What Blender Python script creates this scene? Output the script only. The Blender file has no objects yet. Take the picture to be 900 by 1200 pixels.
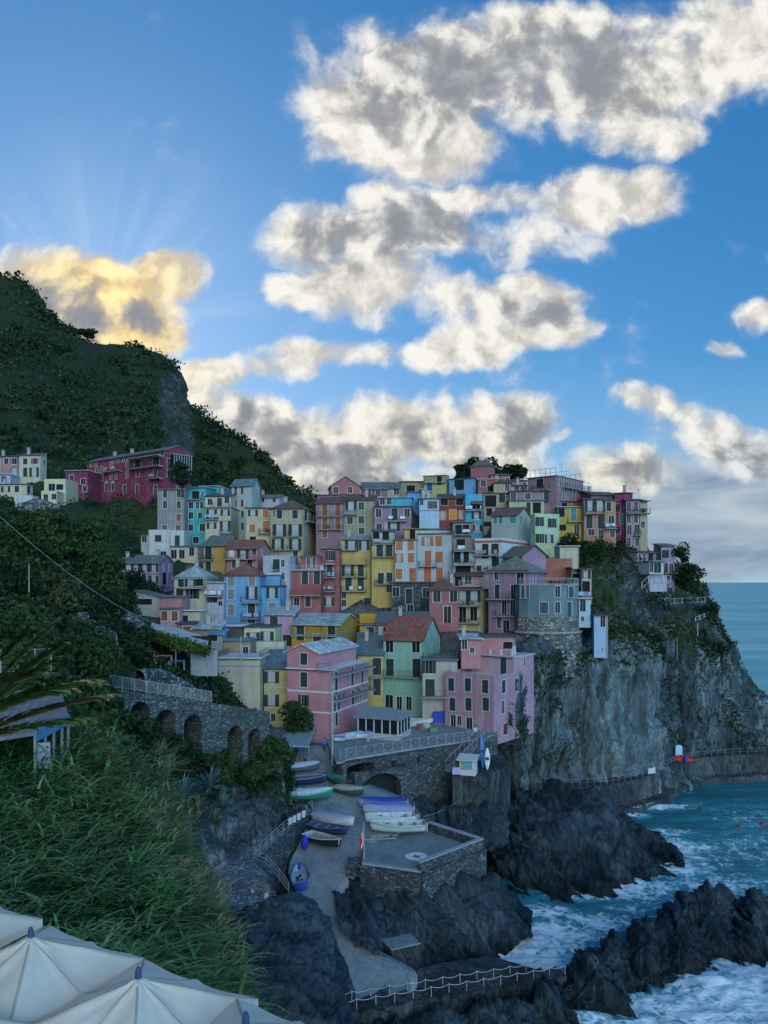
EXPOSURE = 0.0
SUN_E = .6
SKY_STR = .13; SKY_SAT = 1.12; SKY_TINT = (.72,1.08,1.36); SKY_ROLL = (1.2,.85,.5)
CLOUD_LIT = (.86,.84,.78); CLOUD_SUN = (1.15,.88,.42); CLOUD_LOW = (.88,.80,.60); CLOUD_EAST = (.55,.66,.78)
CLOUD_GREY = (.30,.32,.36); CLOUD_GREY_LOW = (.22,.23,.26); CLOUD_BACK_FILL = (9.4,10.,9.3); SKY_BACK_FILL = (2.4,2.8,2.8)
SEA_A = (.008,.11,.13); SEA_B = (.03,.20,.22); SEA_C = (.10,.36,.39); SEA_F1 = (.07,.31,.33); SEA_F2 = (.12,.39,.41); SEA_F_GLINT = (.36,.58,.59)
SKY_LOW = (.40,.60,.76); STRAT_DARK = (.22,.31,.43); STRAT_LIT = (.50,.58,.64)
import bpy, math, random
import numpy as np
from mathutils import Vector
sc = bpy.context.scene
COL = sc.collection
rnd = random.Random(7)
F = 890.0; CX = 450.0; HY = 682.0; CZ = 33.0      # focal length in photo pixels, horizon row, eye height over the sea
R = math.radians
def P(px, py, Y): return Vector(((px-CX)/F*Y, Y, CZ-(py-HY)/F*Y))
def Pd(px, py, drop):                                # point on a level `drop` metres under the eye
    Y = drop*F/(py-HY); return Vector(((px-CX)/F*Y, Y, CZ-drop))
def PD(px, drop, Y): return Vector(((px-CX)/F*Y, Y, CZ-drop))

# ---------------------------------------------------------------- noise (numpy)
_rs = np.random.RandomState(3)
_perm = np.concatenate([_rs.permutation(256)]*3)
_grad = _rs.normal(size=(256,3)); _grad /= np.linalg.norm(_grad,axis=1)[:,None]
def pnoise(p):
    p = np.asarray(p, float); i = np.floor(p).astype(int); f = p-i; i &= 255
    u = f*f*f*(f*(f*6-15)+10)
    out = 0
    for dx in (0,1):
        for dy in (0,1):
            for dz in (0,1):
                h = _perm[_perm[_perm[(i[:,0]+dx)&255]+((i[:,1]+dy)&255)]+((i[:,2]+dz)&255)]
                g = _grad[h]
                d = g[:,0]*(f[:,0]-dx)+g[:,1]*(f[:,1]-dy)+g[:,2]*(f[:,2]-dz)
                w = (u[:,0] if dx else 1-u[:,0])*(u[:,1] if dy else 1-u[:,1])*(u[:,2] if dz else 1-u[:,2])
                out = out+d*w
    return out*1.5
def fbm(p, o=4, gain=.5):
    p = np.asarray(p, float); a, s, t = 1., 0, 0
    for k in range(o):
        s = s+a*pnoise(p*2**k+17.3*k); t += a; a *= gain
    return s/t*1.4
def ridged(p, o=4, gain=.5):
    p = np.asarray(p, float); a, s, t = 1., 0, 0
    for k in range(o):
        s = s+a*(1-2*np.abs(pnoise(p*2**k+9.1*k))); t += a; a *= gain
    return s/t
def hash1(n):
    x = np.sin(np.asarray(n)*127.1+11.7)*43758.5453
    return x-np.floor(x)

# ---------------------------------------------------------------- node materials
def mat(name):
    m = bpy.data.materials.new(name); m.use_nodes = True
    nt = m.node_tree; b = nt.nodes['Principled BSDF']
    return m, nt, b
def N(nt, typ, **kw):
    n = nt.nodes.new(typ)
    for k, v in kw.items():
        if k.startswith('_'): setattr(n, k[1:], v)
        else:
            try: n.inputs[k].default_value = v
            except Exception: n.inputs[int(k[1:])].default_value = v
    return n
def L(nt, a, b): nt.links.new(a, b)
def coords(nt, scale=(1,1,1), rot=(0,0,0), kind='Object'):
    t = N(nt,'ShaderNodeTexCoord'); m = N(nt,'ShaderNodeMapping')
    m.inputs['Scale'].default_value = scale; m.inputs['Rotation'].default_value = rot
    L(nt, t.outputs[kind], m.inputs[0]); return m.outputs[0]
def noise(nt, vec, scale, detail=4, rough=.55, dist=0.):
    n = N(nt,'ShaderNodeTexNoise'); n.inputs['Scale'].default_value = scale; n.inputs['Detail'].default_value = detail
    n.inputs['Roughness'].default_value = rough; n.inputs['Distortion'].default_value = dist
    L(nt, vec, n.inputs['Vector']); return n.outputs['Fac']
def ramp(nt, fac, stops, interp='LINEAR'):
    r = N(nt,'ShaderNodeValToRGB'); r.color_ramp.interpolation = interp
    e = r.color_ramp.elements
    while len(e) < len(stops): e.new(.5)
    for el, (p, c) in zip(e, stops):
        el.position = p; el.color = (c[0],c[1],c[2],1) if not isinstance(c,(int,float)) else (c,c,c,1)
    L(nt, fac, r.inputs[0]); return r.outputs[0]
def mix(nt, fac, a, b, typ='MIX'):
    m = N(nt,'ShaderNodeMix'); m.data_type = 'RGBA'; m.blend_type = typ
    for sock, v in ((m.inputs[0],fac),(m.inputs[6],a),(m.inputs[7],b)):
        if isinstance(v,(int,float)): sock.default_value = v
        elif isinstance(v,tuple): sock.default_value = (v[0],v[1],v[2],1)
        else: L(nt, v, sock)
    return m.outputs[2]
def math_(nt, op, a, b=None, c=None, clamp=False):
    m = N(nt,'ShaderNodeMath'); m.operation = op; m.use_clamp = clamp
    for k, v in enumerate((a,b,c)):
        if v is None: continue
        if isinstance(v,(int,float)): m.inputs[k].default_value = v
        else: L(nt, v, m.inputs[k])
    return m.outputs[0]
def bump(nt, b, h, strength=.4, dist=.05):
    n = N(nt,'ShaderNodeBump'); n.inputs['Strength'].default_value = strength; n.inputs['Distance'].default_value = dist
    L(nt, h, n.inputs['Height']); L(nt, n.outputs[0], b.inputs['Normal'])
def scale_c(c, k): return tuple(max(0,min(1,x*k)) for x in c)
_mc = {}
def plain(name, c, rough=.6, metal=0., var=.25, sc_=3.):
    key = ('plain', name, c)
    if key in _mc: return _mc[key]
    m, nt, b = mat(name); v = coords(nt)
    n = noise(nt, v, sc_, 5)
    L(nt, ramp(nt, n, [(.25, scale_c(c,1-var)),(.75, scale_c(c,1+var))]), b.inputs['Base Color'])
    b.inputs['Roughness'].default_value = rough; b.inputs['Metallic'].default_value = metal; b.inputs['Specular IOR Level'].default_value = .18
    _mc[key] = m; return m
def plaster(c, wear=.35):
    wear = min(1., wear*1.5); g_ = sum(c)/3; c = tuple(max(.012,(g_+(x-g_)*1.03)*.93) for x in c)
    key = ('pl', c, wear)
    if key in _mc: return _mc[key]
    m, nt, b = mat('plaster'); v = coords(nt)
    big = noise(nt, v, .35, 6, .65)
    vs = coords(nt, (1.6,1.6,.16)); streak = noise(nt, vs, 1.1, 5, .6)
    fine = noise(nt, v, 6, 3)
    col = ramp(nt, big, [(.3, scale_c(c,.62)),(.5,scale_c(c,.92)),(.75, tuple(min(1,x*.75+.11) for x in c))])
    dirt = tuple(.45*x+.4*g for x, g in zip(c,(.10,.105,.10)))
    col = mix(nt, math_(nt,'MULTIPLY',ramp(nt, streak, [(.42,0.),(.66,1.)]),wear), col, dirt)
    pat = noise(nt, v, .9, 7, .7, .6)
    grey = tuple(.35*x+.65*.3 for x in c)
    col = mix(nt, math_(nt,'MULTIPLY',ramp(nt, pat, [(.6,0.),(.66,1.)]),wear*1.1), col, grey)
    col = mix(nt, .25, col, ramp(nt, fine, [(.3,scale_c(c,.6)),(.7,scale_c(c,1.25))]))
    L(nt, col, b.inputs['Base Color']); b.inputs['Roughness'].default_value = .9
    b.inputs['Specular IOR Level'].default_value = .15
    bump(nt, b, math_(nt,'ADD',fine,pat), .35, .03)
    _mc[key] = m; return m
def rooftile(c, tiles=True):
    key = ('rt', c, tiles)
    if key in _mc: return _mc[key]
    m, nt, b = mat('roof_tiles'); v = coords(nt)
    br = N(nt,'ShaderNodeTexBrick'); L(nt, v, br.inputs['Vector'])
    br.inputs['Scale'].default_value = 1.; br.inputs['Brick Width'].default_value = .55; br.inputs['Row Height'].default_value = .38
    br.inputs['Mortar Size'].default_value = .03
    br.inputs['Color1'].default_value = (*scale_c(c,.72),1); br.inputs['Color2'].default_value = (*scale_c(c,1.3),1); br.inputs['Mortar'].default_value = (*scale_c(c,.35),1)
    n = noise(nt, v, .6, 6, .65); f = noise(nt, v, 5, 3)
    col = mix(nt, ramp(nt, n, [(.42,0.),(.7,.75)]), br.outputs[0], (.12,.13,.11))
    col = mix(nt, ramp(nt, f, [(.62,0.),(.72,.5)]), col, (.32,.33,.31))
    L(nt, col, b.inputs['Base Color']); b.inputs['Roughness'].default_value = .85; b.inputs['Specular IOR Level'].default_value = .15
    bump(nt, b, math_(nt,'ADD',br.outputs['Fac'],f), .5, .06)
    _mc[key] = m; return m
def stonewall(name, c1, c2, cell=.55, mortar=(.06,.065,.065)):
    key = ('sw', name)
    if key in _mc: return _mc[key]
    m, nt, b = mat(name); v = coords(nt, (1,1,1.7))
    dn = N(nt,'ShaderNodeTexNoise'); dn.inputs['Scale'].default_value = 1.6; L(nt, v, dn.inputs['Vector'])
    ve = mix(nt, .09, v, dn.outputs['Color'], 'ADD')
    vo = N(nt,'ShaderNodeTexVoronoi'); vo.inputs['Scale'].default_value = 1/cell; L(nt, ve, vo.inputs['Vector'])
    vd = N(nt,'ShaderNodeTexVoronoi'); vd.feature = 'DISTANCE_TO_EDGE'; vd.inputs['Scale'].default_value = 1/cell; L(nt, ve, vd.inputs['Vector'])
    sep = N(nt,'ShaderNodeSeparateColor'); L(nt, vo.outputs['Color'], sep.inputs[0])
    col = ramp(nt, sep.outputs[0], [(.1,scale_c(c1,.7)),(.5,c1),(.95,c2)])
    n = noise(nt, v, .5, 6, .7)
    col = mix(nt, ramp(nt, n, [(.45,0.),(.68,.75)]), col, scale_c(c1,.45))
    col = mix(nt, ramp(nt, vd.outputs['Distance'], [(.02,1.),(.09,0.)]), col, mortar)
    L(nt, col, b.inputs['Base Color']); b.inputs['Roughness'].default_value = .95
    b.inputs['Specular IOR Level'].default_value = .15
    bump(nt, b, math_(nt,'ADD',ramp(nt, vd.outputs['Distance'], [(.0,0.),(.15,1.)]), sep.outputs[1]), .8, .12)
    _mc[key] = m; return m
def rockmat(name, dark, mid, pale, sc_=(1,1,.22), rot=(0,0,0), veg=None, pale_at=.62, wet=.75, crack=True, tone=False, tide=False):
    m, nt, b = mat(name)
    v = coords(nt, sc_, rot); v0 = coords(nt)
    big = noise(nt, v, .22, 8, .62, .8); fine = noise(nt, v, 1.6, 7, .65, .5)
    pat = noise(nt, v0, .12, 4, .5)
    s = math_(nt,'ADD',math_(nt,'MULTIPLY',big,.6),math_(nt,'MULTIPLY',fine,.4))
    col = ramp(nt, s, [(.34,scale_c(dark,.5)),(.45,dark),(.53,mid),(pale_at,pale),(.8,scale_c(pale,1.3))])
    col = mix(nt, ramp(nt, pat, [(.4,0.),(.62,.6)]), col, dark)
    # dark cracks along the bedding
    cr = N(nt,'ShaderNodeTexVoronoi'); cr.feature = 'DISTANCE_TO_EDGE'; cr.inputs['Scale'].default_value = .55
    dn = N(nt,'ShaderNodeTexNoise'); dn.inputs['Scale'].default_value = .8; dn.inputs['Detail'].default_value = 5; L(nt, v, dn.inputs['Vector'])
    L(nt, mix(nt, .5, v, dn.outputs['Color'], 'ADD'), cr.inputs['Vector'])
    lin = noise(nt, coords(nt,(sc_[0]*1.3,sc_[1]*1.3,sc_[2]*.5),rot), 1.1, 6, .6, .7)
    col = mix(nt, ramp(nt, math_(nt,'ABSOLUTE',math_(nt,'SUBTRACT',lin,.5)), [(.004,.9),(.03,0.)]), col, scale_c(dark,.25))
    if crack: col = mix(nt, ramp(nt, cr.outputs['Distance'], [(.004,.85),(.022,0.)]), col, scale_c(dark,.3))
    if tide:
        sz = N(nt,'ShaderNodeSeparateXYZ'); L(nt, v0, sz.inputs[0]); hz = math_(nt,'ADD',sz.outputs[2],math_(nt,'MULTIPLY',math_(nt,'SUBTRACT',noise(nt, v0, .5, 4),.5),2.6))
        col = mix(nt, ramp(nt, math_(nt,'MULTIPLY_ADD',hz,.1,.1), [(.30,0.),(.62,.16)]), col, pale)
        col = mix(nt, ramp(nt, math_(nt,'MULTIPLY_ADD',hz,.1,.1), [(.16,.8),(.24,0.)]), col, (.010,.014,.013))
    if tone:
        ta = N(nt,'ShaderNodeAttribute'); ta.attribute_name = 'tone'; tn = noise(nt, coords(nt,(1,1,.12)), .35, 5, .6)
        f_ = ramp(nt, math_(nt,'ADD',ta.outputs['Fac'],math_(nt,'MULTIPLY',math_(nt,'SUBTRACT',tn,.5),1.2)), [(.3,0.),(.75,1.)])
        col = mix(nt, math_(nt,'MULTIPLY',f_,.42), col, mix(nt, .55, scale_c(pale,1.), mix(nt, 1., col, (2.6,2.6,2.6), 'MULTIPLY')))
    if veg:
        at = N(nt,'ShaderNodeAttribute'); at.attribute_name = 'veg'
        gn = noise(nt, v0, .8, 6, .7); g2 = noise(nt, v0, 3, 4)
        gcol = ramp(nt, g2, [(.3,scale_c(veg,.45)),(.7,scale_c(veg,1.4))])
        fac = math_(nt,'ADD',at.outputs['Fac'],math_(nt,'MULTIPLY',math_(nt,'SUBTRACT',gn,.5),1.6))
        col = mix(nt, ramp(nt, fac, [(.45,0.),(.58,1.)]), col, gcol)
    L(nt, col, b.inputs['Base Color']); b.inputs['Roughness'].default_value = wet
    b.inputs['Specular IOR Level'].default_value = .12
    bump(nt, b, math_(nt,'ADD',fine,math_(nt,'MULTIPLY',lin,.8)), .75, .3)
    return m
def leafmat(name, c, c2=None, rough=.55, trans=True, sc_=.35):
    key = ('leaf', name)
    if key in _mc: return _mc[key]
    m, nt, b = mat(name); v = coords(nt)
    c2 = c2 or scale_c(c,1.8)
    n = noise(nt, v, sc_, 3, .6); n2 = noise(nt, v, sc_*14, 2, .6)
    s = math_(nt,'ADD',math_(nt,'MULTIPLY',n,.55),math_(nt,'MULTIPLY',n2,.45))
    L(nt, ramp(nt, s, [(.32,scale_c(c,.45)),(.5,c),(.68,c2)]), b.inputs['Base Color'])
    b.inputs['Roughness'].default_value = rough; b.inputs['Specular IOR Level'].default_value = .07
    _mc[key] = m; return m

# ---------------------------------------------------------------- mesh helpers
class MB:
    def __init__(s): s.v = []; s.f = []
    def quad(s, a, b, c, d):
        n = len(s.v); s.v += [tuple(a),tuple(b),tuple(c),tuple(d)]; s.f.append((n,n+1,n+2,n+3))
    def tri(s, a, b, c):
        n = len(s.v); s.v += [tuple(a),tuple(b),tuple(c)]; s.f.append((n,n+1,n+2))
    def hexa(s, p):                              # 8 points: bottom loop 0-3, top loop 4-7
        n = len(s.v); s.v += [tuple(q) for q in p]
        for f in ((3,2,1,0),(4,5,6,7),(0,1,5,4),(1,2,6,5),(2,3,7,6),(3,0,4,7)): s.f.append(tuple(n+i for i in f))
    def box(s, x0, x1, y0, y1, z0, z1):
        s.hexa([(x0,y0,z0),(x1,y0,z0),(x1,y1,z0),(x0,y1,z0),(x0,y0,z1),(x1,y0,z1),(x1,y1,z1),(x0,y1,z1)])
    def prism(s, pts, z0, z1):                   # polygon footprint (counter-clockwise), z0/z1 numbers or lists
        k = len(pts); n = len(s.v)
        zb = z0 if isinstance(z0,(list,tuple)) else [z0]*k; zt = z1 if isinstance(z1,(list,tuple)) else [z1]*k
        s.v += [(p[0],p[1],z) for p, z in zip(pts,zb)]+[(p[0],p[1],z) for p, z in zip(pts,zt)]
        s.f.append(tuple(n+i for i in reversed(range(k)))); s.f.append(tuple(n+k+i for i in range(k)))
        for i in range(k):
            j = (i+1)%k; s.f.append((n+i,n+j,n+k+j,n+k+i))
    def tube(s, a, b, r, r2=None, n=6):
        a = Vector(a); b = Vector(b); d = b-a
        if d.length < 1e-6: return
        d.normalize(); u = d.orthogonal().normalized(); w = d.cross(u); r2 = r if r2 is None else r2
        k = len(s.v)
        for c, rr in ((a,r),(b,r2)):
            for i in range(n):
                t = 2*math.pi*i/n; s.v.append(tuple(c+u*rr*math.cos(t)+w*rr*math.sin(t)))
        for i in range(n):
            j = (i+1)%n; s.f.append((k+i,k+j,k+n+j,k+n+i))
        s.f.append(tuple(k+i for i in reversed(range(n)))); s.f.append(tuple(k+n+i for i in range(n)))
    def path(s, pts, r, n=5):
        for a, b in zip(pts, pts[1:]): s.tube(a, b, r, n=n)
    def lathe(s, prof, n=16, c=(0,0,0)):
        k = len(s.v)
        for r, z in prof:
            for i in range(n):
                t = 2*math.pi*i/n; s.v.append((c[0]+r*math.cos(t), c[1]+r*math.sin(t), c[2]+z))
        for a in range(len(prof)-1):
            for i in range(n):
                j = (i+1)%n; s.f.append((k+a*n+i,k+a*n+j,k+(a+1)*n+j,k+(a+1)*n+i))
        s.f.append(tuple(k+i for i in reversed(range(n)))); s.f.append(tuple(k+(len(prof)-1)*n+i for i in range(n)))
    def mesh(s, name, m, smooth=False):
        me = bpy.data.meshes.new(name); me.from_pydata(s.v, [], s.f)
        if m: me.materials.append(m)
        if smooth: me.polygons.foreach_set('use_smooth', [True]*len(me.polygons))
        me.update(); return me
    def build(s, name, m, parent=None, loc=(0,0,0), rz=0, smooth=False):
        return put(name, s.mesh(name, m, smooth), parent, loc, rz)
def put(name, me, parent=None, loc=(0,0,0), rz=0):
    o = bpy.data.objects.new(name, me); COL.objects.link(o)
    o.location = loc; o.rotation_euler = (0,0,rz)
    if parent: o.parent = parent
    return o
def np_mesh(name, V, Q, m, smooth=False, attrs=None):
    V = np.asarray(V, np.float32); Q = np.asarray(Q, np.int32); k = Q.shape[1]
    me = bpy.data.meshes.new(name)
    me.vertices.add(len(V)); me.vertices.foreach_set('co', V.ravel())
    me.loops.add(Q.size); me.loops.foreach_set('vertex_index', Q.ravel())
    me.polygons.add(len(Q)); me.polygons.foreach_set('loop_start', np.arange(0,Q.size,k,dtype=np.int32))
    try: me.polygons.foreach_set('loop_total', np.full(len(Q),k,np.int32))
    except Exception: pass
    if smooth: me.polygons.foreach_set('use_smooth', np.ones(len(Q),bool))
    for n_, a in (attrs or {}).items():
        at = me.attributes.new(n_, 'FLOAT', 'POINT'); at.data.foreach_set('value', np.asarray(a,np.float32))
    me.materials.append(m); me.update(calc_edges=True); me.validate(); return me
def grid_quads(nu, nv):
    i = np.arange(nu*nv).reshape(nu,nv)
    return np.stack([i[:-1,:-1],i[1:,:-1],i[1:,1:],i[:-1,1:]],-1).reshape(-1,4)
def tag(o, label=None, cat=None, group=None, kind=None):
    if label: o['label'] = label
    if cat: o['category'] = cat
    if group: o['group'] = group
    if kind: o['kind'] = kind
    return o
def thing(name, label, cat, loc=(0,0,0), rz=0, group=None):
    o = bpy.data.objects.new(name, None); COL.objects.link(o); o.empty_display_size = .2
    o.location = loc; o.rotation_euler = (0,0,rz)
    return tag(o, label, cat, group)
def struct(o): o['kind'] = 'structure'; return o
def kids(o): return [c for c in COL.objects if c.parent is o]
def copy_tree(o, parent=None, pool=None):
    c = o.copy(); COL.objects.link(c); c.parent = parent
    for ch in (pool or {}).get(o.name, [q for q in bpy.data.objects if q.parent is o]): copy_tree(ch, c)
    return c
def catmull(A, n, axis):
    A = np.moveaxis(np.asarray(A,float), axis, 0); k = len(A)
    t = np.linspace(0,k-1,n); i = np.minimum(t.astype(int),k-2); f = (t-i).reshape((-1,)+(1,)*(A.ndim-1))
    g = lambda j: A[np.clip(j,0,k-1)]
    p0 = np.where((i==0).reshape(f.shape), 2*g(i)-g(i+1), g(i-1)); p3 = np.where((i+2>k-1).reshape(f.shape), 2*g(i+1)-g(i), g(i+2))
    p1, p2 = g(i), g(i+1)
    r = .5*(2*p1+(p2-p0)*f+(2*p0-5*p1+4*p2-p3)*f**2+(3*p1-p0-3*p2+p3)*f**3)
    return np.moveaxis(r, 0, axis)
def loft(cols, nu, nv):
    return catmull(catmull(np.array([[tuple(p) for p in c] for c in cols]), nu, 0), nv, 1)
def gnormals(G):
    du = np.gradient(G, axis=0); dv = np.gradient(G, axis=1); n = np.cross(du,dv)
    n /= np.linalg.norm(n,axis=-1)[...,None]+1e-9
    if np.mean(np.sum(n*(np.array([0,0,CZ+8])-G),-1)) < 0: n = -n
    return n
def slabs(p, t, w, amp, warp=.6):
    """stepped offsets across the bedding of the rock: direction t, slab width w"""
    s = p@np.asarray(t)/w+warp*fbm(p*.12,3)*2
    c = np.floor(s); f = s-c; o = hash1(c)*amp
    o2 = hash1(c+1)*amp; e = np.clip((f-.88)/.12,0,1)
    return o*(1-e)+o2*e-.35*amp*np.exp(-((f-.94)/.04)**2)
# ---------------------------------------------------------------- camera and picture settings
cd = bpy.data.cameras.new('camera'); cam = bpy.data.objects.new('camera', cd); COL.objects.link(cam)
cam.location = (0,0,CZ); cam.rotation_euler = (R(90),0,0)
cd.sensor_fit = 'VERTICAL'; cd.sensor_height = 36; cd.sensor_width = 27; cd.lens = F/1200*36
cd.shift_y = (HY-600)/1200; cd.clip_end = 60000; cd.clip_start = .1
sc.camera = cam
sc.view_settings.view_transform = 'Standard'; sc.view_settings.look = 'None'; sc.view_settings.gamma = 1
sc.view_settings.exposure = EXPOSURE
sc.cycles.use_denoising = True
try: sc.cycles.denoiser = 'OPENIMAGEDENOISE'
except Exception: pass
sc.cycles.max_bounces = 5; sc.cycles.diffuse_bounces = 3; sc.cycles.glossy_bounces = 2; sc.cycles.transmission_bounces = 2
sc.cycles.caustics_reflective = False; sc.cycles.caustics_refractive = False
sc.cycles.use_adaptive_sampling = True; sc.cycles.adaptive_threshold = .015

# ---------------------------------------------------------------- sky with clouds, sun behind the hill
SUN_AZ, SUN_EL = R(-20.5), R(17.)         # azimuth from +Y towards +X, elevation
w = bpy.data.worlds.new('World'); sc.world = w; w.use_nodes = True; nt = w.node_tree; nt.nodes.clear()
out = N(nt,'ShaderNodeOutputWorld'); bg = N(nt,'ShaderNodeBackground'); L(nt, bg.outputs[0], out.inputs[0])
sky = N(nt,'ShaderNodeTexSky'); sky.sky_type = 'NISHITA'; sky.sun_disc = False
sky.sun_elevation = SUN_EL; sky.sun_rotation = SUN_AZ; sky.air_density = 1.; sky.dust_density = .25; sky.ozone_density = 3.
tc = N(nt,'ShaderNodeTexCoord'); D = tc.outputs['Generated']
sep = N(nt,'ShaderNodeSeparateXYZ'); L(nt, D, sep.inputs[0])
dx, dy, dz = sep.outputs
ady = math_(nt,'MAXIMUM',math_(nt,'ABSOLUTE',dy),.12)
u = math_(nt,'DIVIDE',dx,ady); v = math_(nt,'DIVIDE',dz,ady)
cmb = N(nt,'ShaderNodeCombineXYZ'); L(nt, u, cmb.inputs[0]); L(nt, v, cmb.inputs[1])
QV = cmb.outputs[0]                        # tangent of the bearing and of the height above the horizon
# cloud banks: (bearing tangent, height tangent, half widths, strength, tilt)
BL = []
def cloud(px, py, rx, ry, amp=1., rot=0): BL.append(((px-CX)/F, (HY-py)/F, rx/F, ry/F, amp, rot))
for a in ((560,95,200,85),(470,120,115,95),(455,165,70,45),(745,85,150,80),(860,50,100,70),(520,170,90,45),(765,155,75,38,.8),(640,40,110,45),
          (480,268,130,55),(395,275,95,45),(450,325,95,55),(345,338,40,22,.8),(575,280,110,38,.7),(690,232,70,40,.8),(772,228,48,36,.7),(560,235,150,22,.5),
          (610,355,85,45),(545,395,55,38),(425,416,130,26,.8),(340,428,70,18,.7),(640,382,60,26,.8),(520,345,70,40,.7),
          (886,372,34,24,.7),(848,408,22,12,.6),
          (48,345,118,64),(130,372,100,66),(180,388,50,32),(100,325,40,30),
          (205,322,58,36,1.15),(255,432,50,26,.85),(190,440,25,16,.5),(225,470,40,25,.5),
          (300,488,60,42),(345,530,85,60),(425,525,85,65),(485,502,80,55),(565,520,90,62),(618,500,48,46),(420,585,190,55),(662,506,18,12,.6),(500,470,40,14,.6),
          (785,486,60,24,.6,-14),(850,525,95,42,.8,-12),(745,552,75,36,.8)):
    cloud(*a)
grp = bpy.data.node_groups.new('cloud_density','ShaderNodeTree'); gi = grp.nodes.new('NodeGroupInput'); go = grp.nodes.new('NodeGroupOutput')
grp.interface.new_socket('Vector', in_out='INPUT', socket_type='NodeSocketVector')
grp.interface.new_socket('Density', in_out='OUTPUT', socket_type='NodeSocketFloat')
grp.interface.new_socket('Detail', in_out='OUTPUT', socket_type='NodeSocketFloat')
GV = gi.outputs[0]
wn = N(grp,'ShaderNodeTexNoise'); wn.inputs['Scale'].default_value = 9; wn.inputs['Detail'].default_value = 5; L(grp, GV, wn.inputs['Vector'])
wv = N(grp,'ShaderNodeVectorMath'); wv.operation = 'MULTIPLY_ADD'; L(grp, wn.outputs['Color'], wv.inputs[0])
wv.inputs[1].default_value = (.075,.06,0); wv.inputs[2].default_value = (-.0375,-.03,0)
wa = N(grp,'ShaderNodeVectorMath'); wa.operation = 'ADD'; L(grp, GV, wa.inputs[0]); L(grp, wv.outputs[0], wa.inputs[1])
go_w = grp.interface.new_socket('Warped', in_out='OUTPUT', socket_type='NodeSocketVector'); L(grp, wa.outputs[0], go.inputs['Warped'])
def gnoise(scale, detail, rough, off):
    n = N(grp,'ShaderNodeTexNoise'); n.inputs['Scale'].default_value = scale; n.inputs['Detail'].default_value = detail; n.inputs['Roughness'].default_value = rough
    a = N(grp,'ShaderNodeVectorMath'); a.operation = 'ADD'; a.inputs[1].default_value = (off,off*.7,0); L(grp, wa.outputs[0], a.inputs[0]); L(grp, a.outputs[0], n.inputs['Vector'])
    return n.outputs['Fac']
n1 = gnoise(7.5,10,.55,3.1); n2 = gnoise(24,7,.56,7.7)
nn = math_(grp,'ADD',math_(grp,'MULTIPLY',math_(grp,'SUBTRACT',n1,.5),3.4),math_(grp,'MULTIPLY',math_(grp,'SUBTRACT',n2,.5),1.1))
L(grp, nn, go.inputs[0]); L(grp, n2, go.inputs[1])
def dens(vec):
    g = N(nt,'ShaderNodeGroup'); g.node_tree = grp; L(nt, vec, g.inputs[0]); return g.outputs
d0 = dens(QV)
acc = None
for (bx, by, rx, ry, am, ro) in BL:
    m = N(nt,'ShaderNodeMapping'); m.vector_type = 'TEXTURE'
    m.inputs['Location'].default_value = (bx,by,0); m.inputs['Rotation'].default_value = (0,0,R(ro)); m.inputs['Scale'].default_value = (rx*.93,ry*.88,1)
    L(nt, d0[2], m.inputs[0])
    d = N(nt,'ShaderNodeVectorMath'); d.operation = 'DOT_PRODUCT'; L(nt, m.outputs[0], d.inputs[0]); L(nt, m.outputs[0], d.inputs[1])
    s = math_(nt,'MULTIPLY_ADD',d.outputs['Value'],-am,am)
    acc = s if acc is None else math_(nt,'SMOOTH_MAX',acc,s,.15)
acc = math_(nt,'MAXIMUM',acc,-.8)
core = None
for (px, py, rx, ry, am) in ((600,90,170,60,1.),(520,60,90,40,.7),(690,60,90,40,.7),(485,265,110,36,1.),(400,285,60,26,.6),(600,285,70,20,.5),(30,365,75,42,1.1),(80,385,42,36,1.1),(300,492,48,24,.9),(372,540,60,26,.9),(345,565,50,26,.6),(440,575,90,28,.7),(612,500,34,32,.9),(560,545,70,26,.7),(500,520,40,20,.5),(160,375,26,18,.6),(640,365,40,14,.5),(745,552,60,26,.9),(860,540,60,26,.5),(600,585,80,25,.6)):
    m = N(nt,'ShaderNodeMapping'); m.vector_type = 'TEXTURE'
    m.inputs['Location'].default_value = ((px-CX)/F,(HY-py)/F,0); m.inputs['Scale'].default_value = (rx*1.25/F,ry*1.25/F,1)
    L(nt, d0[2], m.inputs[0])
    d = N(nt,'ShaderNodeVectorMath'); d.operation = 'DOT_PRODUCT'; L(nt, m.outputs[0], d.inputs[0]); L(nt, m.outputs[0], d.inputs[1])
    s = math_(nt,'MULTIPLY_ADD',d.outputs['Value'],-am,am)
    core = s if core is None else math_(nt,'SMOOTH_MAX',core,s,.2)
core = math_(nt,'MAXIMUM',core,-.6)
den = math_(nt,'ADD',acc,d0[0])
su, sv = math.tan(SUN_AZ), math.tan(SUN_EL)/math.cos(SUN_AZ)
sd = N(nt,'ShaderNodeVectorMath'); sd.operation = 'SUBTRACT'; sd.inputs[0].default_value = (su,sv+.02,0); L(nt, QV, sd.inputs[1])
ln = N(nt,'ShaderNodeVectorMath'); ln.operation = 'LENGTH'; L(nt, sd.outputs[0], ln.inputs[0]); sdist = ln.outputs['Value']
nm = N(nt,'ShaderNodeVectorMath'); nm.operation = 'NORMALIZE'; L(nt, sd.outputs[0], nm.inputs[0])
ms = N(nt,'ShaderNodeVectorMath'); ms.operation = 'MULTIPLY_ADD'; L(nt, nm.outputs[0], ms.inputs[0]); ms.inputs[1].default_value = (.022,.022,0); L(nt, QV, ms.inputs[2])
d1 = dens(ms.outputs[0])
cover = ramp(nt, math_(nt,'ADD',den,.46), [(.0,0.),(.22,.05),(.36,.17),(.60,.55),(1.,1.)], 'LINEAR')
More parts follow.
